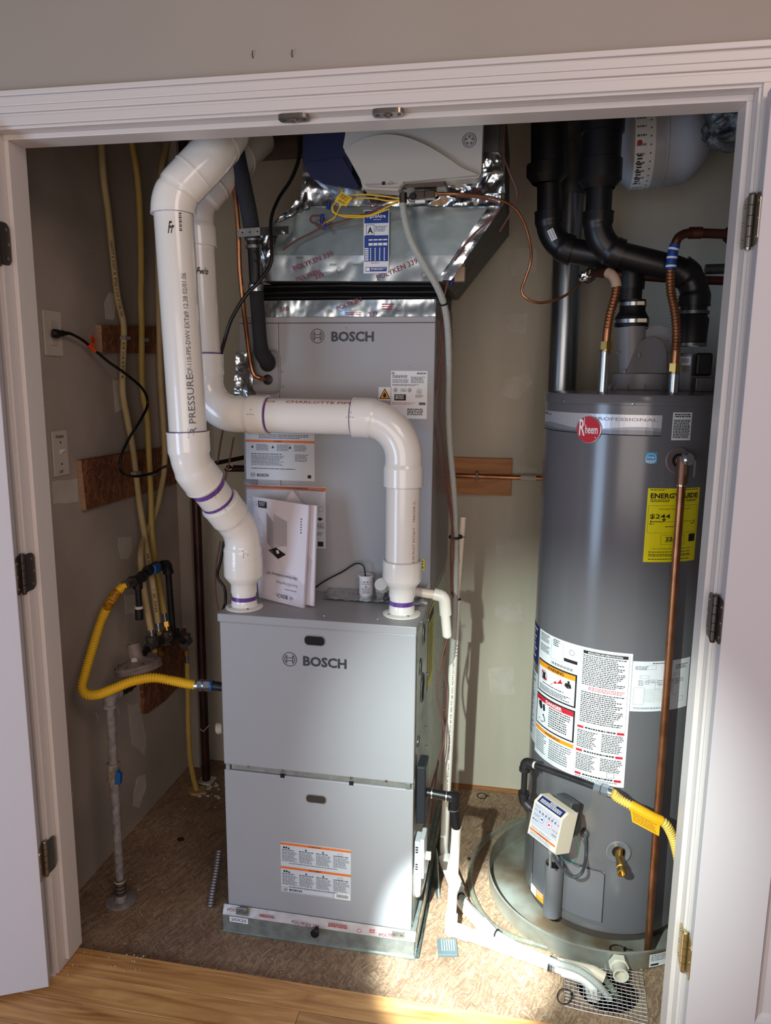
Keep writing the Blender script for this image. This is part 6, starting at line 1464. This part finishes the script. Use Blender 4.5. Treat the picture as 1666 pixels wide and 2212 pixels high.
# dark brown vertical pipe
bp_ = thing('brown_pipe', 'dark brown vertical pipe in the left back corner', 'pipe', A(446, 1688, z=ZF))
x_ = A(446, 1688, z=ZF); t_ = A(418, 1000, y=x_.y); MB().tube([x_, V((x_.x+.0, x_.y, t_.z)), V((x_.x, x_.y, CEIL-.02))], .0160, 20).build('pipe', copb, bp_)
MB().tube([A(433, 1575, y=x_.y-.02), A(440, 1580, y=x_.y-.022), A(452, 1566, y=x_.y-.018)], .0015, 6).build('wire_tie', pvcold, bp_)
MB().box(V((x_.x-.03, x_.y-.03, ZF)), V((x_.x+.03, x_.y+.03, ZF+.008))).build('floor_plaster', mud, bp_, bevel=.003)
# horizontal grey vent near the ceiling, left of the humidifier
gd = thing('round_duct', 'dull grey horizontal round duct high between the vent pipe and humidifier', 'duct', A(600, 320, y=.7))
MB().tube([A(548, 316, y=.78), A(665, 306, y=.66)], .042, 28).build('pipe', mat('tarnished_duct', (110, 98, 90), .5, .6), gd)
# ------------------------------------------------------------------ gas tubing on the left wall
def gastube(label, pts, r, m, ends=True, grp=None, name='gas_tube'):
    P_ = [A(u, v, x=x) for u, v, x in pts]; t = thing(name, label, 'gas tube', P_[-1], grp); sp_ = spline(P_, 8); L = clen(sp_)[-1]
    MB().tube(sub(sp_, 0, L, .012), r, 16).build('jacket', m, t)
    if ends:
        d_ = (P_[-1]-P_[-2]).normalized(); p = P_[-1]; k = MB(); pp = sub([p, p+d_*.03], 0, .03, .001); k.tube(pp, [.0078+.0014*math.sin(i*1.5) for i in range(len(pp))], 14); k.build('bare_end', steelz, t)
        MB().hexn(p+d_*.028, p+d_*.045, .0135).tube([p+d_*.045, p+d_*.065], .010, 14).hexn(p+d_*.062, p+d_*.074, .014).build('brass_fitting', brass, t)
    return t, sp_
xw = XL+.024
t1_, s1_ = gastube('pale yellow gas tube nearest the door on the left wall, with black lettering', [(218, 300, xw), (224, 385, xw), (234, 460, xw), (243, 545, xw), (254, 640, xw), (267, 702, xw), (266, 771, xw), (265, 843, xw), (275, 905, xw), (287, 968, xw), (300, 1077, xw), (312, 1152, -.86), (319, 1198, -.82), (330, 1261, -.775), (341, 1345, -.765)], .0100, yelp)
t2_, s2_ = gastube('yellow gas tube second from the door on the left wall', [(283, 300, xw), (297, 385, xw), (303, 478, xw), (305, 589, xw), (304, 640, xw), (306, 702, xw), (307, 827, xw), (318, 905, xw), (321, 968, xw), (326, 1077, xw), (328, 1152, -.86), (340, 1236, -.81), (355, 1325, -.775)], .0100, yel)
t3_, s3_ = gastube('yellow gas tube mostly hidden behind the nearer vent pipe', [(362, 300, xw), (348, 370, xw), (341, 460, xw), (342, 600, xw), (346, 800, xw), (356, 985, xw), (346, 1065, xw), (333, 1115, xw), (312, 1160, -.86), (304, 1205, -.82), (312, 1280, -.78), (326, 1360, -.765)], .0100, yelp)
t4_, s4_ = gastube('short yellow gas tube running down into the floor beside the brown pipe', [(405, 1432, -.80), (406, 1500, -.80), (407, 1570, -.80), (410, 1630, -.80), (418, 1680, -.795), (426, 1708, -.790)], .0096, yel, False)
q = A(404, 1424, x=-.80); MB().tube([A(402, 1404, x=-.80), A(404, 1420, x=-.80), A(405, 1432, x=-.80)], .0075, 14).build('bare_end', steelz, t4_); MB().hexn(A(402, 1404, x=-.80), A(403, 1414, x=-.80), .012).build('fitting', brass, t4_)
ps = A(426, 1710, z=ZF); pts = [(ps.x+.035*math.cos(k*.63)*(1+.3*noise.noise(V((k, 0, 0)))), ps.y+.03*math.sin(k*.63)*(1+.3*noise.noise(V((0, k, 0)))), ZF) for k in range(10)]
MB().prism(pts, (0, 0, .009)).build('foam_sealant', mat('yellowed_foam', (178, 150, 96), .9, bump=.5, bscale=60), t4_, bevel=.004)
def lett(par, sp_, s0, s1, txt):
    n = len(txt); 
    for sgi in range(max(1, n//6)):
        ch = txt[sgi*6:sgi*6+6]; a_ = s0+(s1-s0)*sgi*6/n; b_ = s0+(s1-s0)*(sgi*6+len(ch))/n
        p0 = sub(sp_, a_, a_+.001)[0]; p1 = sub(sp_, b_-.004, b_)[0]; t = (p1-p0).normalized(); c = CAM-(p0+p1)/2; c = (c-t*c.dot(t)).normalized(); sd = t.cross(c)
        pr = Print(lambda a, b, h: p0+t*a+(c*math.cos((b-.003)/.01)-sd*-1*math.sin(-(b-.003)/.01))*(.0108+h), (p1-p0).length, .006); pr.text(ch, 0, 0, 1, 1, ink, .01); pr.build('lettering', par)
lett(t1_, s1_, sof(s1_, 240, 520), sof(s1_, 265, 690), 'GASTITE CSST 5 PSI CSA FUEL GAS')
lett(t1_, s1_, sof(s1_, 265, 740), sof(s1_, 266, 850), '3/4 GASTITE CSST')
lett(t1_, s1_, sof(s1_, 318, 1200), sof(s1_, 338, 1330), '30 CSST 25 PSI ANSI')
for (u, v, par) in ((267, 730, t1_), (307, 734, t2_), (290, 1022, t1_), (322, 1024, t2_)):
    p = A(u, v, x=XL+.02); MB().box((XL+.016, p.y-.018, p.z-.006), (XL+.0365, p.y+.018, p.z+.006)).build('clip', mat('grey_clip', (150, 142, 136), .5), par, bevel=.002)
# black iron riser, elbow and blue valve feeding the yellow connector
XM = -.76
gm = thing('gas_manifold', 'black iron gas piping with tees and a blue handled valve at the left wall', 'pipe', A(345, 1380, x=XM))
def XP(u, v, x=XM): return A(u, v, x=x)
el = XP(362, 1217); dn_ = XP(374, 1370); va = XP(330, 1227); te = XP(297, 1251); en = XP(272, 1264)
MB().tube([el, dn_], .0105, 16).tube([el, te], .0095, 16).build('riser', ironb, gm)
def elb(c, a, b, parent, r=.0150, m=ironb, reach=.03):
    d1 = (a-c).normalized(); d2 = (b-c).normalized(); MB().tube(fillet([c+d1*reach, c, c+d2*reach], .02, 8), r, 18).tube([c+d1*(reach-.006), c+d1*(reach+.004)], r+.0025, 18).tube([c+d2*(reach-.006), c+d2*(reach+.004)], r+.0025, 18).build('elbow', m, parent)
elb(el, dn_, te, gm); d_ = (te-el).normalized()
MB().tube([te-d_*.03, te+d_*.03], .0145, 18).tube([te, te-V((0, 0, .03))], .0145, 18).tube([te-d_*.034, te-d_*.026], .0175, 18).tube([te+d_*.026, te+d_*.034], .0175, 18).build('tee', ironb, gm)
dl = MB().tube([te-V((0, 0, .02)), XP(302, 1322)+V((0, 0, 0))], .0095, 16).build('drip_leg', ironb, gm); q = XP(302, 1322); MB().tube([V((te.x, te.y, q.z+.01)), V((te.x, te.y, q.z-.022))], .0125, 18).build('cap', ironb, gm)
MB().tube([V((te.x, te.y, q.z+.012)), V((te.x, te.y, q.z+.02))], .0125, 16).build('thread_sealant', tapew, gm)
MB().tube([va-d_*.028, va+d_*.028], .0155, 18).hexn(va+d_*.028, va+d_*.04, .0165).build('valve_body', ironb, gm)
MB().box(va-V((.004, .018, .016)), va+V((.02, .018, .014))).build('valve_handle', blueh, gm, bevel=.004)
mq = [XP(326, 1395), XP(341, 1390), XP(358, 1382), XP(378, 1378), XP(402, 1388)]
MB().tube(spline([XP(300, 1425)]+mq, 5), .0105, 16).build('manifold_pipe', ironb, gm)
for i, c in enumerate(mq):
    MB().tube([c-V((0, .022, 0)), c+V((0, .022, 0))], .0150, 18).tube([c, c+V((0, 0, .026))], .0145, 18).tube([c+V((0, 0, .022)), c+V((0, 0, .03))], .017, 18).build('tee', ironb if i % 2 else mat('grey_iron', (96, 92, 92), .5, .5, bump=.1), gm)
MB().hexn(XP(350, 1400), XP(354, 1410), .015).build('nut', brass, gm)
# regulator
rg = thing('gas_regulator', 'grey disc shaped gas regulator with a round vent cap below the yellow tubes', 'regulator', XP(295, 1445, -.74))
c = XP(299, 1442, -.74); axr = V((-.24, .10, 1)).normalized()
prf = [(0, -.034), (.022, -.034), (.028, -.022), (.052, -.016), (.066, -.010), (.070, -.008), (.070, -.001), (.068, .002), (.070, .005), (.070, .011), (.066, .013), (.048, .020), (.028, .026), (.022, .030), (.0205, .032), (.0205, .072), (.019, .074), (.013, .074), (.013, .070), (0, .070)]
MB().lathe(prf, c, axr, 48).build('diaphragm_housing', glove, rg)
for k in range(8):
    a = k*.785; b_ = axr.orthogonal().normalized(); c2_ = axr.cross(b_); p = c+(b_*math.cos(a)+c2_*math.sin(a))*.061; MB().lathe([(0, .019), (.004, .018), (.005, .010)], p, axr, 8).build('screw', nickd, rg)
MB().tube([c+axr*.034+V((.01, -.02, 0)), c+axr*.034+V((.012, -.032, 0))], .009, 16).build('vent_plug', mat('white_vent_plug', (196, 188, 182), .5), rg)
MB().tube([c-axr*.02+V((0, -.05, -.01)), c-axr*.02+V((0, .05, .006))], .016, 18).build('body', ironb, rg)
# grey riser to the floor
gr = thing('gas_riser', 'grey painted gas riser pipe with blue valve rising from a floor flange', 'pipe', A(262, 1946, z=ZF))
f_ = A(262, 1946, z=ZF); top = A(238, 1528, y=f_.y); top = V((f_.x+.002, f_.y, top.z)); e2_ = top+V((0, 0, .035)); rc_ = c-axr*.024+V((0, -.045, -.008))
MB().tube([f_+V((0, 0, .01)), e2_], .0125, 20).build('pipe', ironp, gr)
elb(e2_, top, rc_, gr, .0175, ironp, .03); MB().tube([e2_, rc_], .0125, 18).build('nipple', ironb, gr)
for k in range(3): q = e2_.lerp(rc_, .45+k*.17); dd = (rc_-e2_).normalized(); MB().tube([q, q+dd*.006], .018, 18).build('union_ring', ironb if k % 2 else nickd, gr)
MB().lathe([(.044, 0), (.045, .003), (.043, .0045), (.019, .005), (.017, .020), (.013, .024)], f_, (0, 0, 1), 36).build('floor_flange', ironp, gr)
MB().tube([f_+V((0, 0, .022)), f_+V((0, 0, .075))], .0150, 20).build('threaded_coupling', mat('rusty_grey_coupling', (116, 108, 102), .6, .3, rgb2=(84, 74, 68), scale=60, bump=.3), gr)
for k in range(4): MB().tube([f_+V((0, 0, .030+k*.012)), f_+V((0, 0, .033+k*.012))], .0162, 20).build('thread_band', tapew if k == 3 else nickd, gr)
vz_ = A(250, 1672, y=f_.y).z
MB().tube([V((f_.x, f_.y, vz_-.018)), V((f_.x, f_.y, vz_+.018))], .0185, 20).hexn(V((f_.x, f_.y, vz_+.016)), V((f_.x, f_.y, vz_+.034)), .020).hexn(V((f_.x, f_.y, vz_-.034)), V((f_.x, f_.y, vz_-.016)), .020).build('valve_body', mat('crusty_valve', (150, 138, 124), .7, rgb2=(110, 98, 86), scale=50, bump=.4), gr)
MB().prism([V((f_.x+.012, f_.y-.018, vz_-.022)), V((f_.x+.026, f_.y-.014, vz_-.024)), V((f_.x+.030, f_.y-.014, vz_+.010)), V((f_.x+.018, f_.y-.018, vz_+.020))], (0, .012, 0)).build('valve_handle', blueh, gr, bevel=.003)
for z in (.30, .24): MB().tube([V((f_.x+.001, f_.y-.0128, z)), V((f_.x+.001, f_.y-.0128, z-.014))], .0006, 5).build('pen_mark', ink, gr)
# yellow gas connector to the furnace
gy = thing('gas_connector', 'bright yellow corrugated gas connector looping from the manifold to the furnace side', 'hose', A(200, 1495, y=.3))
ys_ = te.y
e0_ = en; yl = [(262, 1270, e0_.y), (240, 1297, e0_.y-.03), (219, 1340, .42), (200, 1400, .36), (184, 1455, .31), (178, 1485, .29), (188, 1500, .28), (212, 1500, .28), (245, 1488, .28), (285, 1472, .29), (330, 1464, .30), (370, 1470, .31), (405, 1477, .31), (424, 1480, .315)]
yp = spline([te+d_*.0+(-d_)*0+(en-te)*.9]+[A(u, v, y=y_) for u, v, y_ in yl], 8)
mb = MB(); ribbed(mb, yp, .0122, .0072, .0021, 16); mb.build('hose', yflex, gy)
MB().tube(sub(yp, sof(yp, 255, 1280), sof(yp, 234, 1312)), .0142, 18).build('tag_sleeve', mat('orange_yellow_tag', (196, 132, 20), .5, rgb2=(120, 76, 10), scale=120), gy)
ee = A(424, 1480, y=.315); ef_ = A(466, 1481, y=.315); dd = (ef_-ee).normalized()
MB().tube([ee-dd*.002, ee+dd*.008], .0135, 18).hexn(ee+dd*.008, ee+dd*.020, .0165).tube([ee+dd*.020, ee+dd*.026], .012, 16).hexn(ee+dd*.026, ee+dd*.044, .0165).build('nut', steelz, gy)
MB().tube([ee+dd*.044, ee+dd*.05], .0145, 18).build('blue_sealant', blueh, gy); MB().tube([ee+dd*.05, V((fx0+.01, ee.y, ee.z))], .0125, 16).build('inlet_stub', ironb, gy)
MB().tube([te+(en-te).normalized()*.028, en+(en-te).normalized()*.004], .0145, 16).build('nut', nick, gy)
# flexible conduit low at the left of the furnace
fcd = thing('metal_conduit', 'spiral metal flexible conduit running down to the floor left of the filter box', 'conduit', A(455, 1965, z=ZF))
mb = MB(); ribbed(mb, spline([A(474, 1838, y=.45), A(468, 1880, y=.41), A(460, 1925, y=.365), A(455, 1962, z=ZF)], 8), .0105, .008, .0018, 14); mb.build('conduit', mat('dull_spiral_steel', (146, 138, 140), .4, .7), fcd)
o = MB().lathe([(.024, 0), (.024, .002), (.019, .0035), (.0, .0035)], A(442, 1580+0, y=.9), (-1, -.3, 0), 24); 
kn = MB().lathe([(.016, -.012), (.018, 0), (.012, .006), (0, .007)], A(470, 1573, y=.45), (-1, -.4, 0), 20); tag(kn.build('plastic_bushing', pvcold), 'small pale plastic bushing on the left side of the furnace', 'bushing')
# ------------------------------------------------------------------ thermostat wires
def wire(name, label, runs, r, m, cat='wire'):
    t = thing(name, label, cat, runs[0][0])
    for k, p in enumerate(runs): MB().tube(spline(p, 7), r, 8).build('wire', m, t)
    return t
y5 = PY-.03
def Y(pts): return [A(u, v, y=y_) for u, v, y_ in pts]
wt = wire('thermostat_wire', 'reddish thermostat wires running down the furnace side beside the braided hose', [
    Y([(985, 424, .44), (1040, 428, .44), (1078, 442, .45), (1070, 465, .46), (1030, 500, .47), (1000, 535, .48), (978, 575, .50), (965, 620, .52), (958, 660, .53), (957, 740, .535), (946, 820, .54), (936, 880, .545), (944, 950, .55), (958, 1030, .56), (972, 1100, .575), (980, 1170, .59), (977, 1240, .60), (979, 1290, .61)]),
    Y([(958, 640, .53), (952, 720, .535), (955, 800, .54), (950, 880, .55), (958, 960, .56), (968, 1050, .57), (977, 1120, .58), (974, 1200, .60), (976, 1285, .61)]),
    Y([(966, 1380, .60), (955, 1420, .58), (945, 1470, .56), (946, 1510, .55), (957, 1560, .55), (960, 1600, .54), (950, 1640, .50), (935, 1690, .45), (922, 1760, .40), (912, 1800, .36)]),
    Y([(962, 1380, .60), (960, 1430, .60), (958, 1450, .60), (965, 1490, .60), (962, 1560, .60), (957, 1610, .56), (946, 1650, .52), (938, 1720, .48), (930, 1780, .42)]),
    Y([(612, 540, .46), (640, 520, .475), (670, 505, .475), (700, 490, .47), (740, 478, .46), (790, 462, .44), (860, 436, .41)]),
    Y([(690, 487, .47), (672, 478, .47), (676, 466, .47), (700, 470, .465), (690, 490, .47)]),
    Y([(1090, 270, .46), (1088, 330, .46), (1100, 370, .46), (1116, 410, .47), (1114, 440, .48), (1095, 475, .5), (1080, 500, .52)]),
    Y([(478, 870, .5), (482, 920, .5), (476, 960, .5), (470, 1000, .5)]), Y([(505, 945, .49), (495, 1000, .49), (480, 1060, .49)]), Y([(476, 1170, .45), (466, 1230, .45), (466, 1285, .44), (472, 1318, .43)])], .0026, wirer)
bw = thing('black_wire', 'black wire dropping behind the nearer vent pipe to the furnace lid', 'wire', A(485, 1300, y=.42))
MB().tube(spline(Y([(484, 1170, .42), (477, 1210, .42), (470, 1245, .42), (485, 1270, .42), (487, 1300, .42), (482, 1318, .41)]), 7), .004, 10).build('wire', blackcab, bw)
yw = thing('valve_wires', 'yellow looped humidifier valve wires with blue wire nuts and a yellow tag', 'wire', A(740, 450, y=.44))
for p in (Y([(866, 430, .40), (830, 424, .40), (780, 420, .41), (745, 425, .42), (722, 440, .42), (718, 455, .42), (730, 463, .42), (765, 466, .415), (800, 464, .41), (835, 448, .40), (864, 432, .40)]), Y([(866, 433, .40), (840, 434, .40), (800, 428, .41), (760, 430, .43), (738, 442, .43), (722, 470, .45), (700, 482, .47)]), Y([(718, 445, .42), (722, 458, .42), (745, 468, .415), (790, 468, .41), (840, 452, .40)])):
    MB().tube(spline(p, 7), .0018, 8).build('wire', wirey, yw)
for (u, v, w2, z2) in ((710, 442, .004, .012), (696, 470, .005, .014), (704, 487, .012, .005)):
    p = A(u, v, y=.455); MB().tube([p-V((w2*.3, 0, z2)), p+V((w2*.3, 0, z2*.6))], .005, 10).build('wire_nut', wireb, yw)
p = [A(u, v, y=.405) for u, v in ((738, 414), (761, 428), (748, 447), (723, 434))]; tgo = MB().prism(p, (0, -.0008, 0)).build('paper_tag', wirey, yw)
w_ = (p[1]-p[0]).length; h_ = (p[0]-p[3]).length; pr = Print(lambda a, b, h: (p[3].lerp(p[2], a/w_)).lerp(p[0].lerp(p[1], a/w_), b/h_)+V((0, -.001-h, 0)), w_, h_); pr.text('CAUTION', .2, .1, .8, .3, ink, .01, flip=True); pr.rows(.12, .4, .9, .88, 4, ink, .45); pr.build('print', tgo)
MB().tube([p[0], A(744, 398, y=.41), A(751, 388, y=.41)], .0022, 8).build('tag_strap', wirey, yw)
jn = thing('sensor_box', 'small beige sensor with wires on the sloped side of the duct', 'sensor', A(990, 590, y=.6))
q = A(992, 592, y=.56); MB().box(q-V((.016, .01, .02)), q+V((.016, .02, .02))).build('body', mat('dirty_beige', (170, 152, 132), .6), jn, bevel=.004); MB().tube([q+V((-.01, -.012, .02)), q+V((.005, -.014, .045)), q+V((.014, -.012, .02))], .0014, 6).build('wire', wirey, jn); MB().tube([q+V((-.02, -.01, -.03)), q+V((-.015, -.01, -.012))], .005, 10).build('wire_nut', wireb, jn)
# bits on the floor
for (u, v, s_) in ((390, 1815, .012), (1015, 1857, .008)):
    p = A(u, v, z=ZF); pts = [(p.x+s_*math.cos(k*.785)*(1+.5*noise.noise(V((k, s_*99, 0)))), p.y+s_*.6*math.sin(k*.785), ZF) for k in range(8)]
    o = MB().prism(pts, (0, 0, .006)).build('debris', copb, None, bevel=.002); tag(o, 'dark scrap on the floor between the riser and the furnace' if u < 500 else 'dark crumb on the floor beside the vinyl tube', 'debris')
rd = random.Random(21); mb = MB()
for k in range(130):
    if k < 70: p = V((rd.uniform(-.85, .2), rd.uniform(.12, .95), ZF))
    elif k < 100: p = A(rd.uniform(130, 330), rd.uniform(2055, 2110), z=0)
    else: p = A(rd.uniform(420, 475), rd.uniform(1690, 1725), z=ZF)
    s_ = rd.uniform(.001, .0028)*(3 if k >= 100 else 1); a = rd.random()*6
    mb.prism([p+V((s_*math.cos(a+t)*rd.uniform(.5, 1.4), s_*math.sin(a+t)*rd.uniform(.5, 1.4), .0003)) for t in (0, 1.5, 3, 4.6)], (0, 0, s_*.6))
cr_ = stuff(mb.build('plaster_crumbs', mud)); tag(cr_, 'scattered pale plaster crumbs and sawdust on the floor', 'debris')
